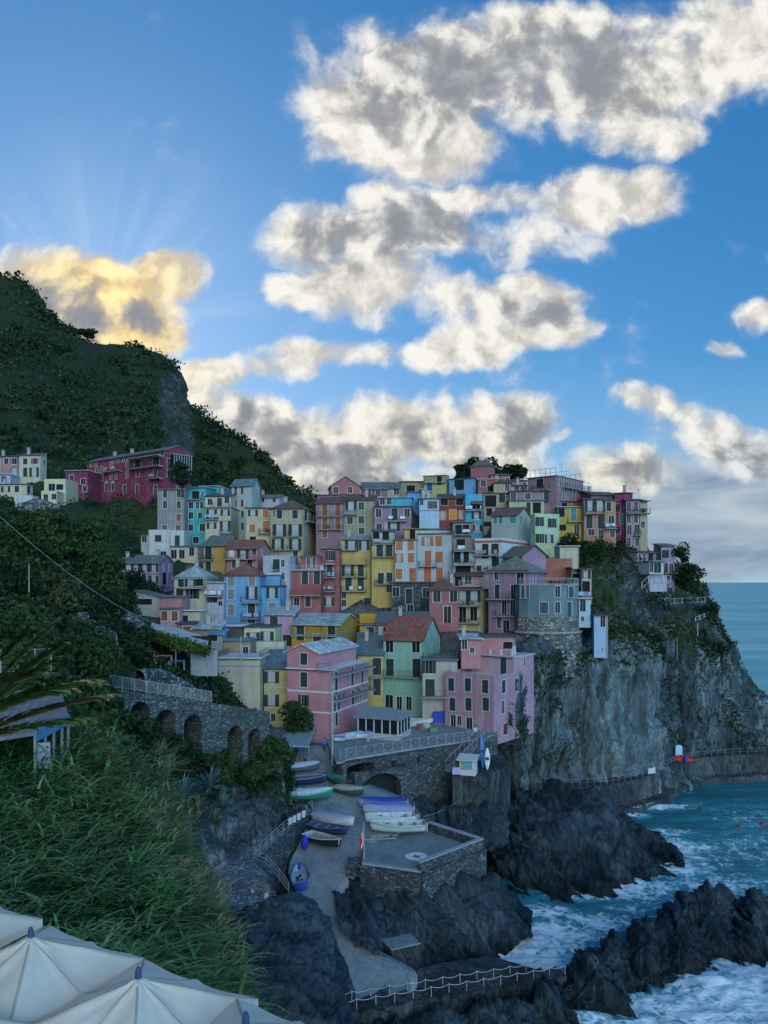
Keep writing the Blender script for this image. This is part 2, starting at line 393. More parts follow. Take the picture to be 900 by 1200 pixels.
# lit towards the sun, grey where the cloud is thick (it stands against the light)
thick = math_(nt,'SUBTRACT',den,.42)
grad = math_(nt,'SUBTRACT',d0[0],d1[0])                    # >0: thinner towards the sun
shade = math_(nt,'ADD',math_(nt,'ADD',math_(nt,'MULTIPLY',thick,.50),math_(nt,'MULTIPLY',core,.60)),math_(nt,'MULTIPLY',grad,-.85))
shade = math_(nt,'ADD',shade,math_(nt,'MULTIPLY',math_(nt,'SUBTRACT',d0[1],.5),-1.1),clamp=True)
near_sun = ramp(nt, sdist, [(.03,1.),(.20,0.)], 'EASE')
low = ramp(nt, v, [(.0,1.),(.30,0.)])
bright = mix(nt, near_sun, CLOUD_LIT, CLOUD_SUN); bright = mix(nt, math_(nt,'MULTIPLY',low,.55), bright, CLOUD_LOW)
bright = mix(nt, ramp(nt, math_(nt,'ADD',u,math_(nt,'MULTIPLY',v,-1.2)), [(.12,0.),(.38,.75)]), bright, CLOUD_EAST)
grey = mix(nt, low, CLOUD_GREY, CLOUD_GREY_LOW)
ccol = ramp(nt, shade, [(.0,0.),(.28,.18),(.62,.8),(1.,1.)])
relief = math_(nt,'ADD',math_(nt,'MULTIPLY',grad,1.1),math_(nt,'MULTIPLY',math_(nt,'SUBTRACT',d0[1],.5),1.6))
lum_ = ramp(nt, math_(nt,'ADD',relief,.5), [(.15,.70),(.5,.90),(.85,1.10)])
bright = mix(nt, 1., bright, lum_, 'MULTIPLY')
grey = mix(nt, 1., grey, ramp(nt, math_(nt,'ADD',relief,.5), [(.2,.93),(.5,1.),(.8,1.13)]), 'MULTIPLY')
ccol = mix(nt, ccol, bright, grey)
# the air itself
sk = mix(nt, 1., sky.outputs[0], SKY_TINT, 'MULTIPLY')
hs = N(nt,'ShaderNodeHueSaturation'); hs.inputs['Saturation'].default_value = SKY_SAT; L(nt, sk, hs.inputs['Color'])
skyc = mix(nt, 1., hs.outputs[0], (SKY_STR,)*3, 'MULTIPLY')
# the eye of the sun is veiled by the bank: the glare rolls off
vd1 = N(nt,'ShaderNodeVectorMath'); vd1.operation = 'MULTIPLY_ADD'; L(nt, skyc, vd1.inputs[0]); vd1.inputs[1].default_value = SKY_ROLL; vd1.inputs[2].default_value = (1,1,1)
vd2 = N(nt,'ShaderNodeVectorMath'); vd2.operation = 'DIVIDE'; L(nt, skyc, vd2.inputs[0]); L(nt, vd1.outputs[0], vd2.inputs[1])
skyc = vd2.outputs[0]
# pale air low over the sea, a smooth grey bank to the east, and shafts of light fanning up from the hidden sun
skyc = mix(nt, ramp(nt, v, [(.0,.62),(.10,.38),(.30,0.)]), skyc, SKY_LOW)
sp2 = N(nt,'ShaderNodeSeparateXYZ'); L(nt, sd.outputs[0], sp2.inputs[0])
ang = math_(nt,'ARCTAN2',sp2.outputs[0],sp2.outputs[1]); ac = N(nt,'ShaderNodeCombineXYZ'); L(nt, ang, ac.inputs[0])
ray = ramp(nt, noise(nt, ac.outputs[0], 2.9, 3, .55), [(.40,0.),(.66,1.)], 'EASE')
rayf = math_(nt,'MULTIPLY',math_(nt,'MULTIPLY',ray,ramp(nt, sdist, [(.05,.0),(.10,.16),(.30,0.)], 'EASE')),math_(nt,'LESS_THAN',sp2.outputs[1],0.))
skyc = mix(nt, rayf, skyc, (.75,.86,.95))
st = None
for (px, py, rx, ry, am) in ((850,592,150,58,1.),(790,652,250,42,1.),(735,560,70,34,.8),(905,545,70,46,.7),(560,640,160,40,.4)):
    m = N(nt,'ShaderNodeMapping'); m.vector_type = 'TEXTURE'; m.inputs['Location'].default_value = ((px-CX)/F,(HY-py)/F,0); m.inputs['Scale'].default_value = (rx/F,ry/F,1); L(nt, d0[2], m.inputs[0])
    d = N(nt,'ShaderNodeVectorMath'); d.operation = 'DOT_PRODUCT'; L(nt, m.outputs[0], d.inputs[0]); L(nt, m.outputs[0], d.inputs[1])
    s = math_(nt,'MULTIPLY',math_(nt,'EXPONENT',math_(nt,'MULTIPLY',d.outputs['Value'],-1.)),am); st = s if st is None else math_(nt,'MAXIMUM',st,s)
sn = N(nt,'ShaderNodeMapping'); sn.inputs['Scale'].default_value = (3.,11.,1); L(nt, QV, sn.inputs[0])
stn = noise(nt, sn.outputs[0], 1.6, 6, .55, .4)
stc = mix(nt, ramp(nt, stn, [(.38,0.),(.64,1.)]), STRAT_DARK, STRAT_LIT)
skyc = mix(nt, ramp(nt, math_(nt,'ADD',st,math_(nt,'MULTIPLY',math_(nt,'SUBTRACT',stn,.5),.7)), [(.22,0.),(.75,.92)], 'EASE'), skyc, stc)
front = mix(nt, cover, skyc, ccol)
# unseen clouds and sky behind the camera, brightened to fill-light the village
back = mix(nt, math_(nt,'MULTIPLY',cover,.92), math_and(nt, skyc) if False else mix(nt, 1., skyc, SKY_BACK_FILL, 'MULTIPLY'), CLOUD_BACK_FILL)
side = ramp(nt, dx, [(.0,(.30,.32,.34)),(.5,(.75,.77,.79)),(1.,(1.75,1.72,1.66))]) if False else ramp(nt, math_(nt,'MULTIPLY_ADD',dx,.5,.5), [(.12,(.22,.25,.28)),(.5,(.72,.75,.77)),(.88,(1.75,1.72,1.66))])  # weights that added fill light: stronger from the right, weaker from the left
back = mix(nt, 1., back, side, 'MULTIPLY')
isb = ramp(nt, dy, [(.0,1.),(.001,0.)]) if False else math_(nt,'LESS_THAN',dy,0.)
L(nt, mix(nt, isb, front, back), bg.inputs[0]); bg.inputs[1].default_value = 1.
w.cycles.sampling_method = 'MANUAL'; w.cycles.sample_map_resolution = 512
sl = bpy.data.lights.new('sun','SUN'); so = bpy.data.objects.new('sun', sl); COL.objects.link(so)
sl.energy = SUN_E; sl.angle = R(10); sl.color = (1,.87,.68)
sdir = Vector((math.sin(SUN_AZ)*math.cos(SUN_EL), math.cos(SUN_AZ)*math.cos(SUN_EL), math.sin(SUN_EL)))
so.rotation_euler = sdir.to_track_quat('Z','Y').to_euler(); so.location = (-60,100,120)
# ================================================================ sea
XS = np.linspace(-25,230,640); YS = np.concatenate([np.linspace(38,150,420), np.linspace(150.5,230,110)])
gx, gy = np.meshgrid(XS, YS, indexing='ij')
def sea_xy(px, py): Y = CZ*F/(py-HY); return (px-CX)/F*Y, Y
FOAM = []     # (photo column, row, half width, half depth in metres, strength)
for (px, py, rx, ry, s) in ((600,1108,4.5,5.,1.25),(640,1100,6.,4.5,1.0),(690,1085,6.,3.,.75),(585,1128,3.,2.5,1.2),(655,1120,5.,3.,1.0),(625,1135,4.,2.5,1.15),(630,1072,4,2.5,.8),
        (700,1048,6.,2.2,.9),(745,1042,5,2.2,1.0),(790,1022,4.5,3.,1.1),(790,995,5.,3.,.95),(770,978,5,2.6,.8),(820,1010,6,4.,.62),(850,1040,9,5.,.58),(800,1060,8,4,.52),(880,1000,9,8.,.5),(880,960,10,9,.42),(760,1070,8,3,.45),
        (850,1165,4.5,4.,1.15),(890,1150,4,4.,1.15),(800,1190,4.,3.,1.1),(900,1190,6,5.,1.0),(840,1195,5,3,1.0),(760,1205,4,2,1.0),(690,1200,3,1.6,.9),
        (878,905,4.5,2.2,1.2),(845,902,3.5,1.5,.8),(905,902,4,3.,1.),(830,912,4,1.5,.6),(795,922,3,1.2,.6),(760,948,6.5,1.3,1.0),(735,956,3,1.1,.9),(800,930,4,1.5,.35),(565,1095,3,2,.8)):
    X, Y = sea_xy(px, py); FOAM.append((X, Y, rx, ry, s))
foam = np.zeros_like(gx)
for (X, Y, rx, ry, s) in FOAM: foam = np.maximum(foam, s*np.exp(-(((gx-X)/rx)**2+((gy-Y)/ry)**2)*.8))
pp = np.stack([gx.ravel(), gy.ravel(), np.zeros(gx.size)],-1)
wz = .42*fbm(pp*np.array([.055,.09,1]),3)+.26*ridged(pp*np.array([.22,.34,1])+5,3)+.10*fbm(pp*.9,3)
churn = np.clip(foam.ravel(),0,1.2)
wz = wz*(.8+.5*churn)+churn*(.30*ridged(pp*.55+3,3)+.12*fbm(pp*1.7,3)+.1)
wz *= np.clip((232-pp[:,1])/60,0.05,1)
lace = np.clip(churn*.80+.42*ridged(pp*np.array([.30,.5,1])+8,4)*np.clip(churn*2.0,0,1)-.14,0,1.5)+.10*np.clip(fbm(pp*.05+2,3),0,1)*np.clip((pp[:,0]-18)/10,0,1)
m, nt, b = mat('sea_water'); v = coords(nt)
at = N(nt,'ShaderNodeAttribute'); at.attribute_name = 'foam'
l1 = noise(nt, v, .9, 7, .68, 1.2); vor = N(nt,'ShaderNodeTexVoronoi'); vor.feature = 'DISTANCE_TO_EDGE'; vor.inputs['Scale'].default_value = .75
wd = N(nt,'ShaderNodeTexNoise'); wd.inputs['Scale'].default_value = .7; wd.inputs['Detail'].default_value = 6; L(nt, v, wd.inputs['Vector'])
L(nt, mix(nt, 1., v, mix(nt, 1., wd.outputs['Color'], (1.6,1.6,1.6), 'MULTIPLY'), 'ADD'), vor.inputs['Vector'])
web = ramp(nt, vor.outputs['Distance'], [(.0,1.),(.16,.0)])
fa = math_(nt,'ADD',at.outputs['Fac'],math_(nt,'MULTIPLY',math_(nt,'SUBTRACT',l1,.5),2.3))
fa = math_(nt,'ADD',fa,math_(nt,'MULTIPLY',math_(nt,'MULTIPLY',web,at.outputs['Fac']),.55))
fm = ramp(nt, fa, [(.56,0.),(.72,.4),(1.1,1.)])
far_ = ramp(nt, math_(nt,'DIVIDE',N(nt,'ShaderNodeCameraData').outputs['View Z Depth'],600.,None,True), [(.2,0.),(1.,1.)]) if False else 0.
deep = ramp(nt, noise(nt, coords(nt,(.6,1.6,1)), .09, 5), [(.35,SEA_A),(.65,SEA_B)])
milky = mix(nt, ramp(nt, at.outputs['Fac'], [(.1,0.),(.8,.7)]), deep, SEA_C)
L(nt, mix(nt, fm, milky, (.66,.72,.74)), b.inputs['Base Color'])
L(nt, ramp(nt, fm, [(0.,.12),(1.,.8)]), b.inputs['Roughness']); b.inputs['IOR'].default_value = 1.33; b.inputs['Specular IOR Level'].default_value = .36
rip = noise(nt, coords(nt,(1,1.7,1)), 1.4, 7, .62); rip2 = noise(nt, coords(nt,(.12,.3,1)), 1., 5, .6)
bump(nt, b, math_(nt,'ADD',rip,math_(nt,'MULTIPLY',rip2,2.2)), .55, .35)
MSEA = m
o = put('sea', np_mesh('sea', np.stack([pp[:,0],pp[:,1],wz],-1), grid_quads(*gx.shape), MSEA, True, {'foam': lace})); struct(o)
mb = MB(); Z = -.35
for (x0,x1,y0,y1) in ((-26000,26000,229,45000),(229,26000,-300,229.2),(-26000,-24.8,-300,229.2),(-25,229.2,-300,38.2)): mb.quad((x0,y0,Z),(x1,y0,Z),(x1,y1,Z),(x0,y1,Z))
MFAR, nt, b = mat('open_sea'); v = coords(nt,(.02,.12,1)); n_ = noise(nt, v, 1., 6, .6); n2_ = noise(nt, coords(nt,(.002,.02,1)), 1., 4, .6)
L(nt, ramp(nt, math_(nt,'ADD',math_(nt,'MULTIPLY',n_,.5),math_(nt,'MULTIPLY',n2_,.5)), [(.38,SEA_F1),(.52,SEA_F2),(.66,SEA_F_GLINT)]), b.inputs['Base Color']); b.inputs['Roughness'].default_value = .42; b.inputs['IOR'].default_value = 1.33; b.inputs['Specular IOR Level'].default_value = .22  # palest streaks paint the open sea's glints into its colour
bump(nt, b, n_, .5, .8)
struct(mb.build('sea', MFAR))
mb = MB(); mb.quad((-300,-100,-7),(400,-100,-7),(400,500,-7),(-300,500,-7)); struct(mb.build('seabed', plain('seabed_rock',(.03,.05,.05))))

# ================================================================ rock masses
ROCK = rockmat('cliff_rock',(.034,.056,.064),(.105,.155,.168),(.225,.305,.32),(.75,.75,.09),(0,R(7),0),veg=(.030,.050,.022),pale_at=.60,tone=True)
ROCKD = rockmat('dark_shore_rock',(.013,.023,.030),(.030,.049,.060),(.095,.135,.15),(1,.6,.3),(R(25),R(-30),0),veg=(.03,.05,.02),pale_at=.68,wet=.42,crack=False,tide=True)
ROCKL = rockmat('grey_ledge_rock',(.05,.06,.06),(.15,.17,.17),(.36,.38,.37),(.6,.6,.6),(0,R(38),0),veg=(.035,.06,.022),pale_at=.58)
def rock(name, cols, nu, nv, m, t, w=1.2, amp=.6, rough=.8, fine=.25, veg=None, disp=None, shift=0., cracks=()):
    G = loft(cols, nu, nv); n = gnormals(G); p = G.reshape(-1,3); nn = n.reshape(-1,3)
    pin = np.ones((nu,nv))
    t = np.asarray(t,float); t /= np.linalg.norm(t); a1 = np.cross(t,[0.,.3,1.]); a1 /= np.linalg.norm(a1); a2 = np.cross(t,a1)
    pr = np.stack([p@t,p@a1,p@a2],-1)+.5*np.stack([fbm(p*.25+3,3),fbm(p*.25+9,3),fbm(p*.25+15,3)],-1)
    plate = np.clip(ridged(pr*np.array([.42,.10,.10])/w*1.3,2)*1.3-.35,-.8,.9)*amp*1.25+np.clip(ridged(pr*np.array([1.5,.42,.42])/w*1.2+5,3),-.6,.8)*amp*.5
    d = rough*fbm(p*.16,3)+plate+fine*.5*ridged(pr*np.array([1.8,.7,.7])+2,3)+.30*fine*ridged(pr*np.array([4.2,1.6,1.6])+11,2)+.8*slabs(p,t,w,amp)+.45*slabs(p,a1*.8+t*.3,w*2.3,amp)
    d = d-shift
    if cracks:
        cpx = p[:,0]/p[:,1]*F+CX; cpy = HY-(p[:,2]-CZ)/p[:,1]*F; wob = 5*fbm(np.stack([cpy*.02,0*cpy,0*cpy],-1),3)
        po = 0.
        for (c0,sl,dep,wd,y0,y1) in sorted(cracks):
            xc = c0+sl*(cpy-840)+wob*(1+.3*math.sin(c0))+2.2*fbm(np.stack([cpy*.09+c0,0*cpy,0*cpy],-1),2); on_ = np.clip((cpy-y0)/12,0,1)*np.clip((y1-cpy)/12,0,1)
            st_ = np.clip((cpx-xc)/1.2+.5,0,1)*on_; d = d-dep*.9*on_*np.exp(-((cpx-xc)/(wd*.55))**2)+st_*(-1.5*hash1(c0*1.37)-po); po = -1.5*float(hash1(c0*1.37))
    if disp is not None: d = d*np.broadcast_to(disp(nu,nv),(nu,nv)).reshape(-1)
    p = p+nn*d[:,None]
    va = np.zeros(len(p)) if veg is None else catmull(catmull(np.array(veg,float),nu,0),nv,1).reshape(-1)
    at_ = {'veg': va}
    if name == 'headland': at_['tone'] = catmull(catmull(HT,nu,0),nv,1).reshape(-1)
    o = put(name, np_mesh(name, p, grid_quads(nu,nv), m, False, at_)); struct(o); return o, p.reshape(nu,nv,3), nn.reshape(nu,nv,3)

# headland: columns left to right, each from the plateau down to the sea
HC = [
 [(560,700,150),(585,720,135),(596,750,118),(602,800,106),(600,835,103.5),(588,870,105),(578,905,107),(570,960,107)],
 [(640,660,150),(640,700,138),(640,740,122),(634,772,114.5),(630,825,111),(622,875,110),(612,915,109.5),(608,960,109)],
 [(670,640,150),(672,690,140),(672,735,126),(668,768,118),(656,820,113.5),(648,870,111.5),(642,915,110),(640,960,109)],
 [(690,628,150),(696,670,142),(696,725,129),(694,764,119.5),(690,815,115.5),(686,870,112.5),(682,917,110.5),(680,960,109.5)],
 [(704,628,152),(712,668,143),(716,725,130),(722,768,120),(724,815,117),(724,870,114),(724,915,112),(724,960,111)],
 [(728,634,154),(738,668,144),(746,725,131.5),(757,770,121),(760,820,119),(766,870,116.5),(768,908,115.3),(770,960,114)],
 [(752,642,156),(760,678,145),(770,728,133),(778,783,122.5),(781,830,121),(784,880,119.5),(786,900,118.8),(790,950,117.5)],
 [(775,655,158),(782,688,146),(793,735,134),(789,787,128),(794,830,126.2),(799,880,123.5),(805,895,123),(808,940,121)],
 [(798,668,160),(808,698,147.5),(818,742,136.5),(814,792,130),(820,830,128),(828,870,127),(832,890,126.6),(836,930,124.5)],
 [(815,684,162),(826,712,150),(842,758,140.5),(848,800,135.5),(856,835,132),(866,870,130.2),(872,888,129.4),(878,925,127)],
 [(822,700,172),(838,735,158),(864,778,148),(886,812,139.5),(896,845,135),(906,875,132.5),(914,890,131.5),(920,925,129)],
 [(838,740,185),(862,775,168),(892,805,156),(924,838,146),(938,865,140),(950,885,136.5),(962,893,134.5),(975,925,132)],
 [(858,790,205),(895,815,185),(935,835,172),(975,860,156),(992,878,148),(1010,890,142),(1025,897,139),(1040,925,136)],
]
HV = [[.6,.6,.5,.3,.25,.2,.1,0]]*2+[[.6,.5,.5,.25,0,.0,0,0],[.8,.7,.6,.05,-.3,-.3,-.2,0],[.8,.6,.6,.1,-.4,-.4,-.3,0],[.8,.45,.45,.2,-.4,-.4,-.3,0],[.8,.5,.45,.25,-.2,-.3,-.2,0],[.8,.45,.5,.3,.0,-.1,-.1,0],[.8,.5,.5,.35,.1,0,-.1,0],[.7,.5,.5,.35,.1,0,-.1,0],[.6,.5,.45,.3,.1,0,-.1,0],[.8,.7,.5,.3,.1,0,0,0],[.8,.6,.4,.3,.1,0,0,0]]
def hdisp(nu,nv):
    u = np.linspace(0,1,nu)[:,None]; v = np.linspace(0,1,nv)[None,:]
    return (1.1+.2*np.clip((v-.25)/.2,0,1))*np.clip((1-v)/.06+.3,0,1)
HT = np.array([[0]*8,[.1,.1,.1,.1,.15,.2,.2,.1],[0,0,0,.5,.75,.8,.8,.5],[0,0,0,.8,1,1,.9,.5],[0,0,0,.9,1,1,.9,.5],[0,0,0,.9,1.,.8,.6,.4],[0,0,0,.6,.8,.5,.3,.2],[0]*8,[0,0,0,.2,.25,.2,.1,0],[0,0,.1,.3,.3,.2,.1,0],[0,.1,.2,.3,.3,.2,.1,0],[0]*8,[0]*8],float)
HL, HP, HN = rock('headland', [[P(*q) for q in c] for c in HC], 420, 250, ROCK, (.86,.42,-.14), 2.6, 1.35, .6, .3, HV, hdisp, 1.7, [(612,-.16,1.2,2.,770,915),(634,-.22,1.6,2.4,775,912),(650,-.14,1.3,1.8,790,915),(664,-.10,1.5,2.,770,912),(688,-.05,1.1,1.6,772,880),(707,.04,1.9,2.2,766,905),(716,.02,1.,1.4,775,840),(732,.06,1.6,1.8,800,912),(752,.05,1.0,1.4,772,860),(790,.03,2.6,4.,780,893),(812,.05,1.4,2.,790,885),(838,.1,1.6,2.4,800,885),(866,.1,1.2,2.,800,885),(676,.25,.9,1.3,840,915),(742,-.3,.9,1.4,850,910)])

# the island of rock in the cove
def lump(name, crest, front, m, nu, nv, t, w, amp, rough, fine, backd=9., veg=None, mid=.55, sh=.75):
    cols = []
    for (c, f) in zip(crest, front):
        c = P(*c) if len(c)==3 else c; f = Vector((*sea_xy(*f),-1.2)) if len(f)==2 else P(*f)
        m1 = c.lerp(f,.32)+Vector((0,0,(c.z-f.z)*.14)); m2 = c.lerp(f,.68)+Vector((0,0,(c.z-f.z)*.16))
        bk = Vector((c.x*1.02, c.y+backd*.45, c.z*.55-.5)); b2 = Vector((c.x*1.03, c.y+backd, -2.5))
        cols.append([b2,bk,c,m1,m2,f])
    return rock(name, cols, nu, nv, m, t, w, amp, rough, fine, [[0,0,0,0,0,0]]*len(cols), None, sh)
lump('island_rock', [(556,985,96),(572,968,98),(592,946,98.5),(620,934,98),(650,926,98),(680,927,98),(702,938,97),(722,955,96),(748,974,94),(775,994,91),(796,1016,88)],
     [(552,1020),(570,1030),(596,1046),(625,1054),(655,1058),(690,1056),(718,1052),(742,1046),(765,1040),(785,1032),(800,1023)], ROCKD, 240, 160, (.80,.25,.5), 1.6, 1.0, 1.0, .6, 9)
# rocks under the terrace
lump('terrace_rock', [(392,1052,68.4),(410,1040,70),(432,1030,70.5),(462,1040,68.8),(492,1052,67.2),(520,1046,68.5),(548,1034,70.6),(575,1034,72.5),(600,1054,73),(622,1080,71)],
     [(398,1096,62.6),(415,1104,61.8),(438,1118,61),(470,1132,61.4),(505,1136,63),(540,1134,64),(566,1128,64.5),(590,1120,65.5),(608,1108,67),(626,1096,69)], ROCKD, 220, 140, (.75,.3,.6), 1.2, .8, .6, .5, 7, sh=1.15)
# black rocks closing the cove in front
lump('point_rock', [(560,1192,56.2),(610,1180,57),(648,1158,58.5),(672,1146,60),(694,1128,61.5),(712,1108,63.5),(735,1106,65),(756,1091,67),(785,1080,69),(806,1052,71.5),(820,1046,72),(846,1050,72),(860,1074,71),(884,1047,72),(900,1056,72.5),(940,1062,73),(1000,1075,74)],
     [(560,1225),(610,1222),(645,1216),(668,1212),(690,1207),(712,1203),(742,1200),(765,1192),(788,1178),(806,1164),(820,1150),(842,1143),(860,1140),(880,1139),(900,1140),(940,1146),(1000,1155)], ROCKD, 330, 150, (.82,-.1,.55), 1.15, 1.05, .8, .75, 5, sh=1.5)
# buttress under the bench platform, down to the slipway
BT = [[(170,1070,57),(170,1120,50),(170,1180,44),(168,1260,40)],[(225,1072,56.5),(222,1120,51),(218,1180,45.5),(212,1260,41)],[(276,1070,57.0),(272,1120,52.5),(266,1180,47.5),(258,1260,43)],
      [(325,1051,59.2),(324,1100,56),(322,1150,52),(318,1240,46.5)],[(349,1046,63.6),(362,1100,59),(370,1160,54.2),(372,1240,49)],[(362,1058,66.2),(386,1105,61.6),(408,1150,57.8),(424,1235,52)]]
rock('buttress_rock', [[P(*q) for q in c] for c in BT], 170, 150, ROCKD, (.8,.3,.5), 1.1, 1.2, .9, .8, None, lambda a,b_: np.minimum(1,np.linspace(0,1,a)[::-1,None]*4+.25)*np.clip(np.linspace(0,1,b_)[None,:]*8+.1,0,1), .9)
# ledge below the arcaded wall
LG = [[(150,915,60),(165,960,54),(180,1020,50),(190,1105,47)],[(195,905,65),(200,950,60),(205,1010,56.5),(215,1090,54)],[(235,900,68.5),(238,935,65.5),(234,990,62.5),(232,1066,61)],
      [(280,905,72),(282,930,70.5),(287,975,68),(290,1026,65.5)],[(318,898,76),(322,920,75),(326,950,74.5),(334,990,73)],[(345,872,84),(346,900,82),(348,925,81.5),(350,962,80.5)]]
LEDGE = rock('ledge_rock', [[P(*q) for q in c] for c in LG], 120, 110, ROCKL, (.6,.35,.7), 1.5, .6, .7, .3, [[.8,.7,.45,.2],[.75,.7,.1,-.2],[.8,.5,-.2,-.3],[.6,.4,-.2,-.3],[.5,.2,0,0],[.5,.3,.2,.2]], lambda a,b_: np.clip((1-np.linspace(0,1,b_))*6+.1,0,1)[None,:]*np.ones((a,1)), 1.1)
# near slope on the left, from the reeds up to the village lane
SL = [[(-140,900,36),(-140,800,48),(-140,700,68),(-140,610,100),(-140,590,135)],[(-60,900,40),(-60,800,52),(-60,700,72),(-60,612,102),(-60,597,135)],[(30,900,44),(30,800,56),(30,720,76),(30,638,104),(30,618,132)],
      [(110,885,50),(110,805,62),(112,745,78),(112,692,96),(110,672,112)],[(150,892,60.5),(150,842,67),(154,786,80),(158,752,92),(160,738,104)],[(200,898,66.5),(205,856,73),(212,818,84),(222,792,94),(226,782,104)],[(262,908,69.5),(275,885,79),(290,876,88),(300,868,96),(302,864,106)]]
SOIL = rockmat('slope_soil',(.03,.04,.025),(.07,.08,.05),(.16,.17,.13),(1,1,1),veg=(.03,.055,.02))
SLO, SLP, SLN = rock('near_slope', [[P(*q) for q in c] for c in SL], 130, 130, SOIL, (.6,.35,.7), 2, .25, .9, .2, [[.9]*5]*7)
RD = [[(-160,10.8,13),(-160,10.6,20),(-160,10.4,29),(-160,8.8,42)],[(-80,10.8,13),(-80,10.6,20),(-80,10.4,29),(-80,8.9,42)],[(60,11,13),(60,11,20),(60,10.6,29),(60,9.5,42)],[(160,11.5,13),(160,11.8,20),(160,12,29),(160,12.2,44)],[(230,12.5,13),(230,13.4,20),(228,14.6,30),(205,15.6,47)],[(290,14,13),(288,16,20),(276,19,32),(228,20.8,50)],[(330,17,13),(325,20,22),(300,23.5,34),(235,23.6,52)]]
REEDG = rock('reed_bank', [[PD(*q) for q in c] for c in RD], 60, 60, SOIL, (.6,.35,.7), 2, .1, .4, .1, [[.8]*4]*7)[1]

# ================================================================ the hill behind the village
HILL_RIDGE = [(-160,250,520),(-60,300,480),(0,331,450),(32,347,445),(62,377,440),(105,403,430),(160,416,425),(190,430,420),(204,446,415),(214,466,400),(240,492,390),(270,513,380),(300,537,370),(325,562,362),(346,581,356),(385,600,350)]
hc = []
for (px, py, Y) in HILL_RIDGE:
    r = P(px, py, Y); k = min(1,max(0,(px-150)/120)); y0 = 178+90*k
    foot = Vector(((px-CX)/F*y0*(1-.0*k), y0, 38-8*k))
    a = foot.lerp(r,.33); a.z = foot.z+(r.z-foot.z)*.27; c = foot.lerp(r,.68); c.z = foot.z+(r.z-foot.z)*.63
    bk = Vector((r.x*1.1-10, r.y+60, r.z-25)); b2 = Vector((r.x*1.3-30, r.y+220, 0))
    hc.append([b2,bk,r,c,a,foot,Vector((foot.x,foot.y-12,foot.z-12))])
G = loft(hc, 220, 150); n = gnormals(G); p = G.reshape(-1,3)
u_ = np.linspace(0,1,220)[:,None]*np.ones((1,150)); pxg = p[:,0]/p[:,1]*F+CX; pyg = HY-(p[:,2]-CZ)/p[:,1]*F
crag = np.exp(-(((pxg-205)/16)**2))*np.clip((pyg-435)/20,0,1)*np.clip((620-pyg)/60,0,1)
d = 5.*fbm(p*.018,4)+2.*ridged(p*.06,4)+crag*(5*ridged(p*.07+3,4)-1)
ter = p[:,2]/7.5; d += (np.clip((ter-np.floor(ter))/.25,0,1)-.5)*1.1*(1-crag)
p = p+n.reshape(-1,3)*d[:,None]
hveg = .85-1.5*crag+.25*fbm(p*.03,3)
MHILL = rockmat('hill_scrub_soil',(.03,.04,.03),(.07,.08,.07),(.17,.18,.165),(1,1,.5),veg=(.022,.036,.016),pale_at=.6)
struct(put('hill', np_mesh('hill', p, grid_quads(220,150), MHILL, True, {'veg': hveg})))
HILLP, HILLN, HILLV = p, n.reshape(-1,3), hveg
# ================================================================ house building kit
GLASS, nt_, b_ = mat('window_glass'); b_.inputs['Base Color'].default_value = (.012,.018,.022,1); b_.inputs['Roughness'].default_value = .25; b_.inputs['Specular IOR Level'].default_value = .12
TRIM = plain('painted_trim',(.47,.48,.47),.7,0,.12); TRIMD = plain('grey_trim',(.34,.34,.32),.8,0,.15)
IRON = plain('dark_iron',(.05,.06,.065),.5,.3,.2); WHITEIRON = plain('white_railing',(.55,.58,.60),.5,0,.15); SLAB = plain('balcony_slab',(.26,.26,.25),.9,0,.3)
CHIM = plain('chimney_render',(.36,.33,.30),.9,0,.3); SHADEIN = plain('painted_interior_shade',(.016,.018,.02),.9,0,.3); CURT = plain('white_curtain',(.36,.39,.42),.9,0,.1)
DK=(.022,.04,.036); BRW=(.20,.075,.035); RUST=(.36,.13,.055); TEAL=(.05,.22,.22); GRY=(.16,.18,.18); MAR=(.12,.025,.03); ORNG=(.50,.22,.03); BLUE=(.03,.09,.25); LBL=(.25,.45,.62)
def shut(c): return plain('shutter_paint', c, .6, 0, .3, 2.)
SLATE=(.15,.17,.17); LIGHT=(.40,.44,.44); TERRA=(.27,.085,.06); BRN=(.17,.085,.07); RGREEN=(.10,.145,.125); PALE=(.52,.55,.55); BLUR=(.13,.20,.24); DARKR=(.07,.08,.085)
def C(view):                                    # detail views of the photo: corner and magnification
    return {'A':(0,510,7.5),'B':(120,510,7.5),'C':(130,560,7.5),'D':(220,550,7.5),'E':(300,560,7.5),'F':(360,540,7.5),'G':(460,540,7.5),'H':(540,530,7.5),
     'I':(640,540,5.625),'J':(120,630,7.5),'K':(220,620,7.5),'L':(320,630,7.5),'M':(420,600,7.5),'N':(480,640,7.5),'O':(540,590,7.5),'P':(560,640,5.625),'Q':(120,690,6.4286),
     'R':(230,700,7.5),'S':(230,770,7.5),'T':(320,740,6.4286),'U':(410,700,6.923),'V':(430,770,6.923),'W':(510,740,6.923),'X':(360,800,6.4286),'4':(560,530,3.75),'p':(0,0,1.)}[view]
WK = {'w':(.95,1.3,None),'c':(1.,1.4,'c'),'s':(.95,1.4,'s'),'d':(1.,2.15,None),'D':(1.05,2.15,'c'),'S':(1.1,2.2,'s'),'a':(1.1,2.2,'a'),'b':(2.2,2.1,'b'),'t':(.55,.6,None),'n':(.5,1.1,None),'q':(1.0,1.1,'c')}
_wc = {}
